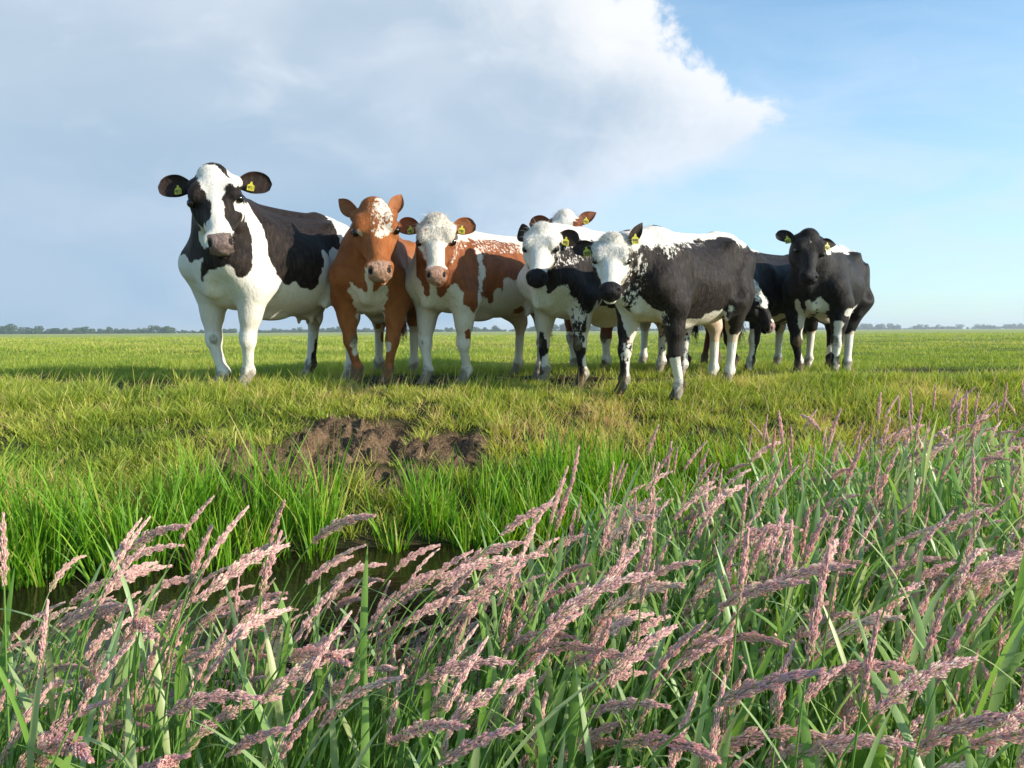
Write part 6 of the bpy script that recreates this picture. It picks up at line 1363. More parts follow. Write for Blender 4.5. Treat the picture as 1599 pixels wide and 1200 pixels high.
        fcam = Vector((0, -1, 0)); fcam.rotate(Matrix.Rotation(-g['yaw'], 3, 'Z')) 
        fc = (nn_ + fcam * .6 + Vector((0, 0, .1))).normalized()
        up = Vector((0, 0, 1)) + axd * .15 * 1; up = (up - fc * up.dot(fc)).normalized(); sdx = up.cross(fc)
        M3 = Matrix((( -sdx.x, -fc.x, up.x), (-sdx.y, -fc.y, up.y), (-sdx.z, -fc.z, up.z)))
        if M3.determinant() < 0: M3 = Matrix(((sdx.x, -fc.x, up.x), (sdx.y, -fc.y, up.y), (sdx.z, -fc.z, up.z)))
        tv, tq, tt = tag_shape(.050, .064, .004)
        dg, dq = digits(NUMS[key], .050, .064, -.0026)
        nb = len(tv)
        to = mesh_obj('ear_tag', np.concatenate([tv, dg]), [np.concatenate([tq, dq + nb]), tt], None, root, smooth=False, mats=[M_TAG, M_INK], midx=[0] * len(tq) + [1] * len(dq) + [0] * len(tt))
        to.rotation_mode = 'QUATERNION'; to.rotation_quaternion = M3.to_quaternion(); to.location = p
    return root

for key in 'ABCDFGHKJ':
    add_cow(key)
# ------------------------------------------------------------------ ground, water
def axis(segs):
    o = [np.arange(a, b, st) for a, b, st in segs]
    return np.concatenate(o)
gxx = np.concatenate([-np.geomspace(5000, 9, 46), axis([(-8, -2.6, .09), (-2.6, .5, .025), (.5, 8, .09)]), np.geomspace(8.2, 5000, 46)])
gyy = np.concatenate([axis([(-8, .2, .5), (.2, 3.4, .06), (3.4, 5.6, .025), (5.6, 8.0, .06), (8.0, 14, .16)]), np.geomspace(14.2, 6000, 110)])
Xg, Yg = np.meshgrid(gxx, gyy, indexing='ij')
Zg = ground_z(Xg, Yg)
i_ = np.arange(Xg.size).reshape(Xg.shape)
GQ = np.stack([i_[:-1, :-1], i_[1:, :-1], i_[1:, 1:], i_[:-1, 1:]], -1).reshape(-1, 4)
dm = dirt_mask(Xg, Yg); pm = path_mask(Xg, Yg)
bankm = sstep(5.9, 5.2, Yg)
m, t = mat('ground_material')
tc = t.n('ShaderNodeTexCoord').outputs['Object']
geo = t.n('ShaderNodeAttribute', attribute_name='dirt').outputs['Fac']
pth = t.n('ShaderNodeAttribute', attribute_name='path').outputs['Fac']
bk = t.n('ShaderNodeAttribute', attribute_name='bank').outputs['Fac']
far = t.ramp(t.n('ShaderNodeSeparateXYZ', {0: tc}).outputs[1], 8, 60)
n1 = t.noise(tc, 1.1, 6, .6); n2 = t.noise(tc, 14, 5, .65); n3 = t.noise(tc, 90, 4, .7)
nf = t.noise(t.vmul(tc, (.06, .02, 1)), 1.0, 6, .65)
grassc = t.mix(t.ramp(n1, .35, .65), (.150, .205, .030), (.100, .155, .022))
grassc = t.mix(t.ramp(n2, .35, .7), grassc, (.060, .060, .022))
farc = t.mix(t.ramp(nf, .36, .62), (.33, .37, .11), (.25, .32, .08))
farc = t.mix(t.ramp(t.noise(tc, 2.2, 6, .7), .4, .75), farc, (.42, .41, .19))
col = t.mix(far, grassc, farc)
soil = t.mix(t.ramp(n2, .3, .7), (.26, .168, .098), (.085, .053, .030))
soil = t.mix(t.ramp(n3, .45, .75), soil, (.36, .25, .155))
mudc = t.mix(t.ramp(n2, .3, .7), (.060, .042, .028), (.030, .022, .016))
bankc = t.mix(t.ramp(n2, .35, .65), (.045, .055, .016), (.085, .065, .032))
col = t.mix(bk, col, bankc)
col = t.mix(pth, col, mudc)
col = t.mix(geo, col, soil)
hgt = t.math('MULTIPLY_ADD', n2, 1.0, t.math('MULTIPLY', n3, .5))
b = t.n('ShaderNodeBump', {'Height': hgt, 'Strength': 1.0, 'Distance': .05})
p = t.n('ShaderNodeBsdfPrincipled', {'Base Color': col, 'Roughness': .9, 'Normal': b.outputs[0]})
p.inputs['Specular IOR Level'].default_value = .15
out(t, p.outputs[0])
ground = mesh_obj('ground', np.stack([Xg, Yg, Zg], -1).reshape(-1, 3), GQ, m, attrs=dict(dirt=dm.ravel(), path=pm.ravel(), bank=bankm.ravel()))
tag(ground, kind='structure')

m, t = mat('water_material')
tc = t.n('ShaderNodeTexCoord').outputs['Object']
nw = t.noise(t.vmul(tc, (1, 1.6, 1)), 9, 4, .55, .4)
p = t.n('ShaderNodeBsdfPrincipled', {'Base Color': (.013, .009, .005, 1), 'Roughness': .04,
     'Normal': t.n('ShaderNodeBump', {'Height': nw, 'Strength': .14, 'Distance': .02}).outputs[0]})
p.inputs['IOR'].default_value = 1.33
out(t, p.outputs[0])
wx = np.linspace(-9, 9, 60); wy = np.linspace(.9, 5.2, 24)
Wx, Wy = np.meshgrid(wx, wy, indexing='ij'); i_ = np.arange(Wx.size).reshape(Wx.shape)
Wz = np.full(Wx.shape, WATER_Z)
# keep only the ditch itself
ok = (Wy < far_edge(Wx) + .5) & (Wy > near_edge(Wx) - .6)
q = np.stack([i_[:-1, :-1], i_[1:, :-1], i_[1:, 1:], i_[:-1, 1:]], -1).reshape(-1, 4)
q = q[ok.ravel()[q].any(1)]
water = mesh_obj('water', np.stack([Wx, Wy, Wz], -1).reshape(-1, 3), q, m)
tag(water, kind='structure')

# ------------------------------------------------------------------ grass
def leaf_material(name, ramp_cols, trans=.38, rough=.5, spec=.3):
    """colour picked per blade by attribute 'tone' (0..1), base to tip by 'along'"""
    m, t = mat(name)
    tone = t.n('ShaderNodeAttribute', attribute_name='tone').outputs['Fac']
    al = t.n('ShaderNodeAttribute', attribute_name='along').outputs['Fac']
    cr = t.n('ShaderNodeValToRGB', {0: tone})
    el = cr.color_ramp.elements
    el[0].position, el[0].color = ramp_cols[0][0], ramp_cols[0][1] + (1,)
    el[1].position, el[1].color = ramp_cols[-1][0], ramp_cols[-1][1] + (1,)
    for p_, c_ in ramp_cols[1:-1]:
        e = el.new(p_); e.color = c_ + (1,)
    c = cr.outputs[0]
    tipc = t.n('ShaderNodeHueSaturation', {'Hue': .488, 'Saturation': .95, 'Value': 1.25, 'Color': c}).outputs[0]
    c = t.mix(t.ramp(al, .25, 1.0), c, tipc)
    p = t.n('ShaderNodeBsdfPrincipled', {'Base Color': c, 'Roughness': rough})
    p.inputs['Specular IOR Level'].default_value = spec
    tr = t.n('ShaderNodeBsdfTranslucent', {'Color': t.n('ShaderNodeHueSaturation', {'Hue': .485, 'Saturation': 1.1, 'Value': 1.5, 'Color': c}).outputs[0]})
    mx = t.n('ShaderNodeMixShader', {0: trans, 1: p.outputs[0], 2: tr.outputs[0]})
    out(t, mx.outputs[0])
    return m

M_GRASS = leaf_material('grass_material', [(0, (.080, .160, .020)), (.35, (.165, .250, .028)), (.6, (.300, .380, .045)), (.8, (.46, .47, .09)), (.92, (.46, .38, .14)), (1, (.48, .32, .18))])
M_REED = leaf_material('waterside_grass_material', [(0, (.050, .160, .008)), (.5, (.120, .300, .016)), (.85, (.230, .420, .030)), (1, (.38, .36, .09))], trans=.42)
M_FORE = leaf_material('meadow_grass_material', [(0, (.040, .125, .010)), (.4, (.085, .220, .022)), (.7, (.165, .310, .060)), (.88, (.260, .370, .170)), (1, (.44, .42, .10))], trans=.36, rough=.40, spec=.4)

def blades(name, x, y, h, w_, tone, lean, az, bend, material, nseg=3, label=None, kind='stuff', z=None, yawv=None, parent=None):
    n = len(x)
    z = ground_z(x, y) - .01 if z is None else z
    root = np.stack([x, y, z], 1)
    d = np.stack([np.cos(az) * np.sin(lean), np.sin(az) * np.sin(lean), np.cos(lean)], 1)
    ba = az + RNG.normal(0, .5, n)
    curve = np.stack([np.cos(ba) * bend, np.sin(ba) * bend, -bend * .75], 1)
    ya = RNG.uniform(0, math.pi, n) if yawv is None else yawv
    side = np.stack([np.cos(ya), np.sin(ya), np.zeros(n)], 1)
    ts = np.linspace(0, 1, nseg + 1); V = []; al = []
    for i, t_ in enumerate(ts):
        c = root + d * (h * t_)[:, None] + curve * (h * t_ * t_)[:, None]
        if i == nseg:
            V.append(c[:, None]); al.append(1.0)
        else:
            ww = w_ * (.75 + .6 * t_ - 1.35 * t_ ** 2.2 if i else .7)
            V.append(np.stack([c - side * (ww / 2)[:, None], c + side * (ww / 2)[:, None]], 1)); al += [t_, t_]
    V = np.concatenate(V, 1); k = V.shape[1]
    base = (np.arange(n) * k)[:, None]
    Q = np.concatenate([base + np.array([2 * i, 2 * i + 1, 2 * i + 3, 2 * i + 2]) for i in range(nseg - 1)], 0)
    T = base + np.array([2 * nseg - 2, 2 * nseg - 1, 2 * nseg])
    o = mesh_obj(name, V.reshape(-1, 3), [Q, T], material, parent, attrs=dict(tone=np.repeat(tone, k), along=np.tile(al, n)))
    if label or kind: tag(o, label, None, None, kind)
    return o

def in_view(x, y, m_=.12):
    return np.abs(x) < y * (.667 + m_) + .15

def scatter(n, x0, x1, y0, y1):
    return RNG.uniform(x0, x1, n), RNG.uniform(y0, y1, n)

def tufts(x, y, per, spread):
    """clump points round tuft centres"""
    n = len(x)
    X_ = np.repeat(x, per) + RNG.normal(0, 1, n * per) * np.repeat(spread, per)
    Y_ = np.repeat(y, per) + RNG.normal(0, 1, n * per) * np.repeat(spread, per)
    return X_, Y_, np.repeat(np.arange(n), per)

def tone_at(x, y, seed, lo=.15, hi=.85):
    v_ = .5 + .42 * fbm(x * 1.6, y * 1.6, seed=seed, oct=3)
    return np.clip(lo + (hi - lo) * v_ + RNG.normal(0, .12, len(x)), 0, 1)

# far bank and lip of the field
cx, cy = scatter(12500, -4.9, 5.4, 3.35, 6.35)
k_ = in_view(cx, cy) & (cy > far_edge(cx) + .12)
cx, cy = cx[k_], cy[k_]
bare = fbm(cx * 2.4, cy * 2.4, seed=77, oct=3)
k_ = (dirt_mask(cx, cy) < .12 + .06 * RNG.random(len(cx))) & (path_mask(cx, cy) < .5) & (bare < .62 + .9 * (cy > 5.0) + .8 * (cx < -1.7))
cx, cy = cx[k_], cy[k_]
x, y, ci = tufts(cx, cy, 15, np.full(len(cx), .022))
th = (RNG.uniform(.55, 1.3, len(cx)) * (1 + .38 * fbm(cx * 3.2, cy * 3.2, seed=79, oct=2)))[ci]
h = (.085 + .035 * sstep(4.6, 3.9, y) + .045 * sstep(5.0, 5.5, y) * sstep(-1.2, -3.0, x) + .02 * sstep(1.5, 3, x)) * th * RNG.uniform(.6, 1.25, len(x))
aw = np.arctan2(y - cy[ci], x - cx[ci])
tn = tone_at(cx, cy, 51, .20, .86)[ci] + RNG.normal(0, .10, len(x)); tn = np.clip(tn + (RNG.random(len(x)) < .05) * .5, 0, 1)
blades('bank_grass', x, y, h * 1.08, RNG.uniform(.0040, .0080, len(x)), tn, RNG.uniform(.05, .75, len(x)), aw, RNG.uniform(.05, .5, len(x)), M_GRASS, 3)

# longer straw-tipped stems along the lip
x, y = scatter(900, -4.6, 4.8, 5.2, 6.2); k_ = in_view(x, y) & (dirt_mask(x, y) < .2); x, y = x[k_], y[k_]
blades('bank_grass', x, y, RNG.uniform(.14, .26, len(x)), np.full(len(x), .0045), RNG.uniform(.7, 1, len(x)), RNG.uniform(0, .4, len(x)), RNG.normal(.2, .9, len(x)), RNG.uniform(0, .4, len(x)), M_GRASS, 3)

# field behind the cattle, thinner and coarser with distance
def field_band(name, n, y0, y1, hh, ww, seed):
    yy = np.exp(RNG.uniform(np.log(y0), np.log(y1), n)); xx = RNG.uniform(-1, 1, n) * (yy * .80 + .3)
    k_ = path_mask(xx, yy) < .45; xx, yy = xx[k_], yy[k_]
    sc_ = 1.0 + (yy / 7 - 1) * ww
    tn = np.clip(.38 + .22 * fbm(xx * .8, yy * .45, seed=seed, oct=3) + RNG.normal(0, .13, len(xx)) + .18 * sstep(9, 26, yy) + (RNG.random(len(xx)) < .10) * .35 - .12 * sstep(1.0, 5.0, xx), 0, 1)
    hmod = 1 + .35 * fbm(xx * .9, yy * .5, seed=seed + 4, oct=3)
    blades(name, xx, yy, hh * hmod * (1 - .25 * sstep(0, 4, xx)) * RNG.uniform(.6, 1.3, len(xx)), .0055 * sc_, tn, RNG.uniform(.05, .6, len(xx)), RNG.uniform(0, 6.28, len(xx)), RNG.uniform(.05, .45, len(xx)), M_GRASS, 2)
field_band('field_grass', 150000, 6.3, 16, .085, .75, 61)
field_band('field_grass', 130000, 16, 80, .10, .9, 62)

# trodden strip: a few dark tufts and stubble
x, y = scatter(9000, -5, 5.5, 6.1, 7.4); k_ = in_view(x, y) & (path_mask(x, y) > .3); x, y = x[k_], y[k_]
blades('field_grass', x, y, RNG.uniform(.02, .06, len(x)), np.full(len(x), .006), RNG.uniform(.1, 1, len(x)), RNG.uniform(.2, 1.1, len(x)), RNG.uniform(0, 6.28, len(x)), RNG.uniform(0, .3, len(x)), M_GRASS, 2)

# dry roots hanging out of the dug earth
M_ROOT = leaf_material('root_fibre_material', [(0, (.13, .085, .048)), (.5, (.27, .18, .105)), (1, (.42, .31, .19))], trans=.1, rough=.8, spec=.1)
x, y = scatter(120000, -2.5, .3, 3.5, 5.35); k_ = (dirt_mask(x, y) > .25) & (fbm(x * 6, y * 6, seed=36, oct=2) > -.35); x, y = x[k_], y[k_]
blades('root_fibres', x, y, RNG.uniform(.012, .055, len(x)), np.full(len(x), .0034), RNG.random(len(x)), RNG.uniform(.3, 1.5, len(x)), RNG.uniform(0, 6.28, len(x)), RNG.uniform(0, .7, len(x)), M_ROOT, 2)

# tall blades standing in clumps along the water
cx = RNG.uniform(-4.2, 4.6, 620); cy = far_edge(cx) + RNG.uniform(-.14, .42, 620)
# thinner by the bare earth
k_ = in_view(cx, cy, .2) & (fbm(cx * 2.6, cy * 2.6, seed=87, oct=2) > -.55) & (RNG.random(620) < np.where((cx > -1.1) & (cx < -.2), .55, 1.0))
cx, cy = cx[k_], cy[k_]
hc = RNG.uniform(.24, .46, len(cx)) + .18 * sstep(-1.0, -2.0, cx) + .02 * sstep(0, 1.5, cx)
hc *= 1 + .18 * fbm(cx * 2.0, cx * 0, seed=88, oct=2)
x, y, ci = tufts(cx, cy, 24, RNG.uniform(.015, .045, len(cx)))
az = np.arctan2(y - cy[ci], x - cx[ci])
blades('waterside_grass', x, y, hc[ci] * RNG.uniform(.45, 1.15, len(x)), RNG.uniform(.006, .013, len(x)), np.clip(RNG.normal(.46, .25, len(x)) + (RNG.random(len(x)) < .04) * .6, 0, 1), RNG.uniform(.02, .38, len(x)), az, RNG.uniform(.0, .28, len(x)) , M_REED, 4,
       z=np.maximum(ground_z(x, y), WATER_Z - .08) - .02)

# ------------------------------------------------------------------ our own bank: deep meadow grass
def fore_h(x, y):
    """height of the leaf canopy above the ground of the near bank"""
    low = np.clip(.93 - .40 * y, .12, .52)
    f_ = sstep(-.12, .10, x / y)
    return low * (1 - f_) + (.50 + .08 * sstep(.3, 1.2, x)) * f_
n = 62000
y = .42 + 3.3 * RNG.random(n) ** 1.25; x = RNG.uniform(-1, 1, n) * (y * .80 + .25)
k_ = (y < near_edge(x) + .03) & (np.abs(x) < y * .8 + .25)
x, y = x[k_], y[k_]
hh = fore_h(x, y) * RNG.uniform(.45, .98, len(x))
az = np.where(RNG.random(len(x)) < .6, RNG.normal(.1, .8, len(x)), RNG.uniform(0, 6.28, len(x)))
near_ok = np.sqrt(x * x + y * y) > .55
x, y, hh, az = x[near_ok], y[near_ok], hh[near_ok], az[near_ok]
grp = sstep(.2, 1.2, x + .15 * y)
tn = np.clip(.38 + .22 * fbm(x * 2, y * 2, seed=91, oct=2) + .18 * grp * RNG.random(len(x)) + RNG.normal(0, .13, len(x)) + (RNG.random(len(x)) < .06) * .6, 0, 1)
wd = RNG.uniform(.0045, .0095, len(x)) * (1 + .4 * grp * (RNG.random(len(x)) < .3))
blades('meadow_grass', x, y, hh, wd, tn, RNG.uniform(.02, .34, len(x)), az, RNG.uniform(.02, .42, len(x)) , M_FORE, 5)
# flowering grass: arching stems with feathery pink heads
M_HEAD = leaf_material('seed_head_material', [(0, (.32, .38, .14)), (.14, (.60, .52, .34)), (.35, (.76, .56, .50)), (.62, (.66, .42, .42)), (.85, (.82, .64, .58)), (1, (.88, .80, .66))], trans=.42, rough=.6, spec=.2)

def stem_curve(h, lean, arch, n=26, head=.095):
    """points of a stem that leans and then nods over to +X; last `head` metres carry the panicle"""
    P_ = []; p = np.array([0., 0., 0.]); a = lean * .35
    L_ = h + head
    for i in range(n + 1):
        P_.append(p.copy())
        t_ = i / n
        s_ = L_ / n
        a = lean * (.35 + .65 * t_) + arch * max(0, (t_ - .55) / .45) ** 2
        p = p + s_ * np.array([math.sin(a), 0, math.cos(a)])
    return np.array(P_)

def tube(P_, r0, r1, seg=5):
    n = len(P_); V = []
    T_ = np.gradient(P_, axis=0); T_ /= np.linalg.norm(T_, axis=1)[:, None]
    for i in range(n):
        a = np.cross(T_[i], [0, 1, 0.02]); a /= np.linalg.norm(a); b = np.cross(T_[i], a)
        r = r0 + (r1 - r0) * i / (n - 1)
        for j in range(seg):
            f = 2 * math.pi * j / seg
            V.append(P_[i] + r * (math.cos(f) * a + math.sin(f) * b))
    Q = [(i * seg + j, i * seg + (j + 1) % seg, (i + 1) * seg + (j + 1) % seg, (i + 1) * seg + j) for i in range(n - 1) for j in range(seg)]
    return np.array(V), np.array(Q)

def panicle(P_, rng, nsp, R0, openness, pale, slen=.0042):
    """spikelets along polyline P_ (panicle axis)"""
    d = np.linalg.norm(np.diff(P_, axis=0), axis=1); s = np.concatenate([[0], np.cumsum(d)]); s /= s[-1]
    t_ = rng.random(nsp) ** .9
    c = np.stack([np.interp(t_, s, P_[:, k]) for k in range(3)], 1)
    T_ = np.gradient(P_, axis=0); T_ /= np.linalg.norm(T_, axis=1)[:, None]
    tg = np.stack([np.interp(t_, s, T_[:, k]) for k in range(3)], 1); tg /= np.linalg.norm(tg, axis=1)[:, None]
    o = rng.normal(0, 1, (nsp, 3)); o -= tg * (o * tg).sum(1)[:, None]; o /= np.linalg.norm(o, axis=1)[:, None]
    lobes = .78 + .34 * np.sin(t_ * 30 + rng.random() * 6)            # whorls of branches
    prof = np.sin(np.pi * np.clip(t_ * .90 + .06, 0, 1)) ** .62 * (1.12 - .62 * t_) * lobes
    r = R0 * prof * np.sqrt(rng.random(nsp))
    c = c + o * r[:, None]
    dv = tg + o * (openness * rng.uniform(.3, 1.1, nsp))[:, None]; dv /= np.linalg.norm(dv, axis=1)[:, None]
    L_ = slen * rng.uniform(.7, 1.3, nsp); wv = L_ * .14
    u_ = np.cross(dv, rng.normal(0, 1, (nsp, 3))); u_ /= np.linalg.norm(u_, axis=1)[:, None]; v_ = np.cross(dv, u_)
    mid = c + dv * (L_ * .42)[:, None]
    V = np.stack([c, mid + u_ * wv[:, None], mid + v_ * wv[:, None], mid - u_ * wv[:, None], mid - v_ * wv[:, None], c + dv * L_[:, None]], 1)
    b_ = (np.arange(nsp) * 6)[:, None]
    T3 = np.concatenate([b_ + np.array(q) for q in ((0, 2, 1), (0, 3, 2), (0, 4, 3), (0, 1, 4), (5, 1, 2), (5, 2, 3), (5, 3, 4), (5, 4, 1))], 0)
    tone = np.clip(rng.normal(.60 + .28 * pale, .20, nsp) + rng.normal(0, .13) - .30 * (t_ < .22), 0, 1)
    return V.reshape(-1, 3), T3, np.repeat(tone, 6), np.tile([0, .3, .3, .3, .3, .8], nsp)

def leaf_ribbon(p0, az, L_, W_, up, droop, seg=9):
    V = []; al = []
    p = np.array(p0, float); a = up
    for i in range(seg + 1):
        t_ = i / seg
        w_ = W_ * (.55 + 1.5 * t_ - 2.05 * t_ ** 2.4) if i < seg else 0
        d_ = np.array([math.cos(az) * math.sin(a), math.sin(az) * math.sin(a), math.cos(a)])
        sd = np.array([-math.sin(az), math.cos(az), 0])
        nn = np.cross(sd, d_)
        V += [p - sd * w_ / 2 + nn * w_ * .10, p, p + sd * w_ / 2 + nn * w_ * .10]; al += [t_] * 3
        p = p + d_ * L_ / seg; a += droop / seg * (1 + t_)
    Q = []
    for i in range(seg):
        b = i * 3
        Q += [(b, b + 1, b + 4, b + 3), (b + 1, b + 2, b + 5, b + 4)]
    return np.array(V), np.array(Q), np.array(al)

def plant_geo(rng, h, lean, arch, kind):
    head = {0: .084, 1: .090, 2: .068}[kind] * rng.uniform(.85, 1.2)
    P_ = stem_curve(h, lean, arch, 30, head)
    k = int(round(30 * h / (h + head)))
    sv, sq = tube(P_[:k + 6], .0016, .0008)
    if kind == 1: nsp, R0, op, pale = 1000, .0076, .40, .35
    elif kind == 2: nsp, R0, op, pale = 560, .0038, .20, .1
    else: nsp, R0, op, pale = 760, .0054, .28, .2
    hv, ht, htone, hal = panicle(P_[k:], rng, nsp, R0, op, pale)
    lv = []
    for j in range(2):
        i = int(rng.uniform(.25, .62) * k)
        lv.append(leaf_ribbon(P_[i], rng.uniform(-1.3, 1.3), rng.uniform(.10, .19), rng.uniform(.006, .011), rng.uniform(.25, .7), rng.uniform(.3, 1.2)))
    return (sv, sq), (hv, ht, htone, hal), lv

prng = np.random.default_rng(5)
VAR = []
for hh_ in (.34, .44, .54, .62):
    for le, ar, kd_ in ((.12, .35, 0), (.24, 1.35, 1), (.36, 1.0, 0), (.06, .12, 2), (.34, 1.5, 1), (.16, .7, 2)):
        (sv, sq), (hv, ht, htone, hal), lv = plant_geo(prng, hh_, le, ar, kd_)
        root = empty('flowering_grass', (0, -50, -5))
        o1 = mesh_obj('stem', sv, sq, M_FORE, root, attrs=dict(tone=np.full(len(sv), .72), along=np.full(len(sv), .3)))
        o2 = mesh_obj('seed_head', hv, ht, M_HEAD, root, smooth=False, attrs=dict(tone=htone, along=hal))
        ol = [mesh_obj('leaf', v_, q_, M_FORE, root, attrs=dict(tone=np.full(len(v_), prng.uniform(.45, .85)), along=a_)) for v_, q_, a_ in lv]
        tip = hv.max(0)
        VAR.append(dict(root=root, kids=[o1, o2] + ol, h=hh_, lean=le, used=False, geo=((sv, sq), (hv, ht, htone, hal), lv)))
HALL = 'pink feathery seed head on an arching green grass stem in the near meadow grass'
def place_plant(v_, x, y, rz, s_):
    if not v_['used']:
        r = v_['root']; v_['used'] = True
    else:
        r = v_['root'].copy(); COL.objects.link(r)
        for ch in v_['kids']:
            c_ = ch.copy(); COL.objects.link(c_); c_.parent = r
    r.location = (x, y, float(ground_z(x, y)) - .01); r.rotation_euler = (0, 0, rz); r.scale = (s_, s_, s_)
    tag(r, HALL, 'flowering grass', 'pink flowering grass stems on the near bank')

spots = []
tries = 0
while len(spots) < 300 and tries < 20000:
    tries += 1
    y = .60 + 2.2 * prng.random() ** 1.5; x = prng.uniform(-1, 1) * (y * .70 + .05)
    if y > near_edge(x) - .02: continue
    # thinner on the far left and in the middle of the leafy stand
    dens = 1.0 - .75 * float(sstep(.05, .5, x)) * float(sstep(1.7, .9, y)) - .15 * float(sstep(.1, .6, x))
    if prng.random() > dens: continue
    if any((x - a) ** 2 + (y - b) ** 2 < (.028 * (1 + .3 * y)) ** 2 for a, b in spots): continue
    spots.append((x, y))
for x, y in spots:
    want = float(fore_h(np.float64(x), np.float64(y))) * prng.uniform(.98, 1.25) + .05
    cand = sorted(VAR, key=lambda v: abs(v['h'] * math.cos(v['lean']) - want) + prng.uniform(0, .12) + (.14 if (x > .15 and v['lean'] > .30) else 0) + (.06 if (x < .0 and v['lean'] < .14) else 0))
    v_ = cand[0]
    s_ = float(np.clip(want / (v_['h'] * math.cos(v_['lean'])), .80, 1.20))
    place_plant(v_, x, y, prng.normal(.0, .45 + 1.0 * float(sstep(.1, .8, x))), s_)
for v_ in VAR:
    if not v_['used']:
        for ch in v_['kids']: bpy.data.objects.remove(ch)
        bpy.data.objects.remove(v_['root'])

# the many further heads behind them, too many to count: one object
SV, SQ, ST, St, Sa = [], [], [], [], []
HV, HT, Ht, Ha = [], [], [], []
ns = nh = 0
cnt = 0
while cnt < 860:
    y = .7 + 2.8 * prng.random() ** .9; x = prng.uniform(-1, 1) * (y * .72 + .1)
    if y > near_edge(x) + .02: continue
    if x < -.1 and prng.random() < .25: continue
    cnt += 1
    v_ = VAR[prng.integers(len(VAR))]['geo']
    want = float(fore_h(np.float64(x), np.float64(y))) * prng.uniform(.8, 1.2)
    s_ = want / max(v_[0][0][:, 2].max(), .1) * 1.05
    a = prng.normal(0, .5); ca, sa = math.cos(a), math.sin(a)
    off = np.array([x, y, float(ground_z(x, y)) - .01])
    Rm = np.array([[ca, -sa, 0], [sa, ca, 0], [0, 0, 1]]).T * s_
    sv = v_[0][0] @ Rm + off; SV.append(sv); SQ.append(v_[0][1] + ns); ns += len(sv)
    hv = v_[1][0] @ Rm + off; HV.append(hv); HT.append(v_[1][1] + nh); nh += len(hv); Ht.append(v_[1][2]); Ha.append(v_[1][3])
allV = np.concatenate(SV + HV)
o = mesh_obj('flowering_grass_mass', allV, [np.concatenate(SQ), np.concatenate(HT) + ns], None, None, smooth=False, mats=[M_FORE, M_HEAD],
             attrs=dict(tone=np.concatenate([np.full(ns, .7)] + Ht), along=np.concatenate([np.full(ns, .3)] + Ha)),
             midx=[0] * sum(len(q) for q in SQ) + [1] * sum(len(q) for q in HT))
tag(o, kind='stuff')

# broad arching leaves among the stems on our bank
V_, Q_, al_, tn_ = [], [], [], []; nv = 0
cnt = 0
while cnt < 2400:
    y = .6 + 2.4 * prng.random() ** 1.1; x = prng.uniform(-1, 1) * (y * .72 + .1)
    if y > near_edge(x) or prng.random() > .30 + .70 * float(sstep(-.3, .5, x)): continue
    cnt += 1
    hgt = float(fore_h(np.float64(x), np.float64(y))) * prng.uniform(.45, .95)
    z0 = float(ground_z(x, y)) + hgt
    v_, q_, a_ = leaf_ribbon((x, y, z0), prng.uniform(-math.pi, math.pi), prng.uniform(.12, .24), prng.uniform(.007, .0130), prng.uniform(.08, .45), prng.uniform(.1, 1.0))
    V_.append(v_); Q_.append(q_ + nv); nv += len(v_); al_.append(a_); tn_.append(np.full(len(v_), np.clip(prng.normal(.76, .13), 0, .92)))
    # its stalk
    sv, sq = tube(np.array([[x, y, z0 - hgt], [x + .005, y, z0 - hgt * .5], [x, y, z0]]), .0026, .0018, 5)
    V_.append(sv); Q_.append(sq + nv); nv += len(sv); al_.append(np.full(len(sv), .3)); tn_.append(np.full(len(sv), .70))
o = mesh_obj('broad_meadow_grass', np.concatenate(V_), np.concatenate(Q_), M_FORE, attrs=dict(tone=np.concatenate(tn_), along=np.concatenate(al_)))
tag(o, kind='stuff')

# ------------------------------------------------------------------ trees on the horizon
M_LEAF = leaf_material('tree_leaf_material', [(0, (.020, .045, .014)), (.5, (.040, .080, .022)), (1, (.070, .115, .035))], trans=.2, rough=.7, spec=.1)
M_BARK = flat_material('bark_material', (.09, .07, .05), .9, .1)
def tree_geo(rng, W_, H_, n=480):
    nb = rng.integers(5, 9)
    bc = np.stack([rng.normal(0, .24, nb) * W_, rng.normal(0, .24, nb) * W_, rng.uniform(.22, .74, nb) * H_], 1)
    br = rng.uniform(.20, .32, nb) * W_
    k = rng.integers(0, nb, n)
    d = rng.normal(0, 1, (n, 3)); d /= np.linalg.norm(d, axis=1)[:, None]
    c = bc[k] + d * (br[k] * rng.uniform(.55, 1.0, n) ** .5)[:, None] * np.array([1, 1, .9])
    c[:, 2] = np.clip(c[:, 2], .03 * H_, H_)
    s = W_ * rng.uniform(.045, .085, n)
    u_ = rng.normal(0, 1, (n, 3)); u_ -= d * (u_ * d).sum(1)[:, None] * .7; u_ /= np.linalg.norm(u_, axis=1)[:, None]
    v_ = np.cross(d, u_); v_ /= np.linalg.norm(v_, axis=1)[:, None]
    V = np.stack([c - u_ * s[:, None], c - v_ * s[:, None] * .8, c + u_ * s[:, None], c + v_ * s[:, None] * .8], 1).reshape(-1, 3)
    Q = (np.arange(n) * 4)[:, None] + np.arange(4)
    return V, Q, np.repeat(rng.random(n), 4)
TV = []
trng = np.random.default_rng(3)
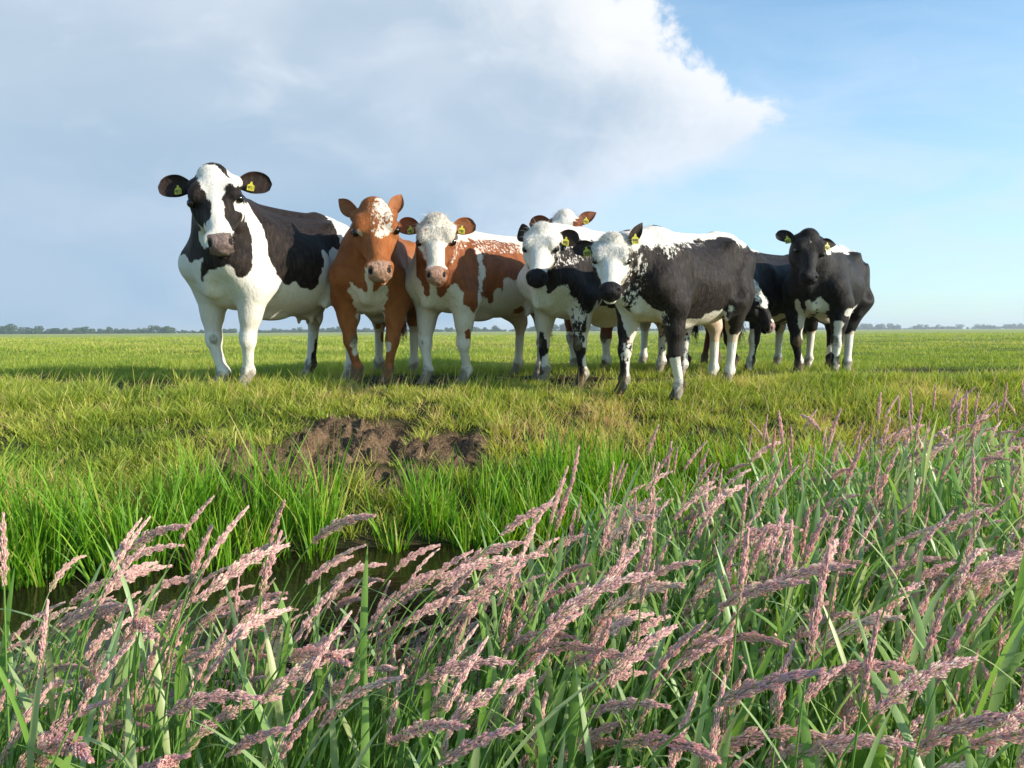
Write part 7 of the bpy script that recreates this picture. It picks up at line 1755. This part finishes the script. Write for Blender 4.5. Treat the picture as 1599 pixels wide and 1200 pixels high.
for i in range(6):
    w_, h_ = [(11, 9), (8, 8), (16, 9.5), (6, 9), (13, 7), (7, 5)][i]
    tv, tq, tt = tree_geo(trng, w_, h_)
    root = empty('distant_tree', (0, -100, 0))
    cr = mesh_obj('crown', tv, tq, M_LEAF, root, smooth=False, attrs=dict(tone=tt, along=np.zeros(len(tv))))
    bv, bq = tube(np.array([[0, 0, -.3], [.1, 0, h_ * .25], [0, .1, h_ * .62]]), .022 * h_, .010 * h_, 7)
    tk = mesh_obj('trunk', bv, bq, M_BARK, root)
    TV.append([root, [cr, tk], h_, w_, False, (tv, tq, tt)])
def put_tree(i, px, Y, s_, label, group, rz):
    r, kids, h_, w_, used, _ = TV[i]
    if used:
        r2 = r.copy(); COL.objects.link(r2)
        for ch in kids:
            c_ = ch.copy(); COL.objects.link(c_); c_.parent = r2
        r = r2
    TV[i][4] = True
    x = at(px, 518, Y).x
    r.location = (x, Y, float(ground_z(x, Y)) - .1); r.scale = (s_,) * 3; r.rotation_euler = (0, 0, rz)
    tag(r, label, 'tree', group)
# (photo px, height in px, kind)
LEFT = [(8, 12, 2), (20, 15, 0), (34, 11, 1), (50, 10, 2), (63, 12, 0), (80, 9, 2), (95, 8, 4), (118, 9, 0), (128, 11, 2), (142, 7, 4), (156, 8, 1), (172, 10, 0), (186, 7, 4), (200, 8, 3),
        (224, 9, 1), (238, 12, 0), (247, 13, 3), (258, 11, 2), (270, 8, 4), (286, 6, 5), (300, 5, 5), (318, 5, 4), (354, 6, 4), (366, 7, 2), (398, 5, 4), (410, 4, 5)]
MID = [(427, 7, 0), (436, 6, 1), (448, 5, 5), (458, 6, 4), (468, 8, 0), (502, 6, 4), (517, 8, 2), (530, 9, 0), (572, 7, 2), (585, 6, 4), (622, 5, 4), (650, 8, 2), (663, 7, 1), (700, 6, 4), (716, 7, 0), (742, 8, 2), (757, 7, 1), (772, 9, 0),
       (832, 8, 2), (868, 10, 0), (880, 12, 2), (893, 11, 0), (905, 12, 2), (930, 11, 2), (962, 11, 0), (1000, 9, 4), (1040, 8, 2), (1086, 10, 0), (1096, 11, 2)]
RIGHT = [(1222, 8, 2), (1236, 7, 4), (1318, 9, 2), (1330, 10, 2), (1346, 9, 0), (1357, 8, 4), (1376, 9, 2), (1388, 9, 0), (1400, 6, 4), (1428, 5, 4), (1436, 8, 1), (1446, 8, 3), (1464, 8, 3), (1472, 4, 4), (1499, 8, 1), (1510, 3, 4), (1528, 8, 1), (1541, 7, 1), (1549, 5, 4), (1570, 7, 0), (1580, 8, 2), (1592, 8, 0)]
for lst, Yb, lab, grp in ((LEFT, 640, 'small dark green tree in the tree line on the horizon at the left end', 'trees on the horizon at the left'),
                     (MID, 800, 'faint distant tree in the low tree line seen between the legs of the cattle', 'trees on the horizon behind the cattle'),
                     (RIGHT, 1150, 'hazy blue-green distant tree on the horizon to the right, beyond the young black cow', 'trees on the horizon at the right')):
    for px, hpx, i in lst:
        Y = Yb * trng.uniform(.93, 1.08)
        s_ = hpx * Y / 1200.0 / TV[i][2] * 1.12
        put_tree(i, px, Y, s_, lab, grp, trng.uniform(0, 6.28))
# low hedge mass joining them
HV_, HQ_, Htn = [], [], []; nv = 0
for k in range(900):
    px = trng.uniform(-40, 1640)
    if 290 < px < 420 and trng.random() < .6: continue
    if 1400 < px < 1570 and trng.random() < .55: continue
    Yb = 650 if px < 420 else (820 if px < 1150 else 1170)
    Y = Yb * trng.uniform(.97, 1.1)
    hpx = trng.uniform(2.0, 5.0) * (1.25 if px < 220 else 1)
    tv, tq, tt = TV[trng.choice([2, 4, 5])][5]
    s_ = hpx * Y / 1200.0 / 8.0
    x = at(px, 518, Y).x
    a = trng.uniform(0, 6.28); ca, sa = math.cos(a), math.sin(a)
    v_ = tv @ np.array([[ca, sa, 0], [-sa, ca, 0], [0, 0, 1]]) * (s_ * 2.2, s_ * 2.2, s_) + (x, Y, float(ground_z(x, Y)) - .05)
    sel = trng.random(len(tq)) < .45
    HV_.append(v_); HQ_.append(tq[sel] + nv); nv += len(v_); Htn.append(tt)
o = mesh_obj('distant_hedge', np.concatenate(HV_), np.concatenate(HQ_), M_LEAF, smooth=False, attrs=dict(tone=np.concatenate(Htn), along=np.zeros(nv)))
tag(o, kind='stuff')

# ------------------------------------------------------------------ air
m, t = mat('haze_material')
pv = t.n('ShaderNodeVolumePrincipled', {'Color': (.80, .90, 1.0, 1), 'Density': .00042})
pv.inputs['Anisotropy'].default_value = .2
t.n('ShaderNodeOutputMaterial', {'Volume': pv.outputs[0]})
hv = np.array([(a, b, c) for a in (-2600, 2600) for b in (-20, 2600) for c in (-2.5, 16.0)], float)
hq = np.array([(0, 1, 3, 2), (4, 6, 7, 5), (0, 4, 5, 1), (2, 3, 7, 6), (0, 2, 6, 4), (1, 5, 7, 3)])
hz = mesh_obj('haze', hv, hq, m, smooth=False)
tag(hz, kind='stuff')
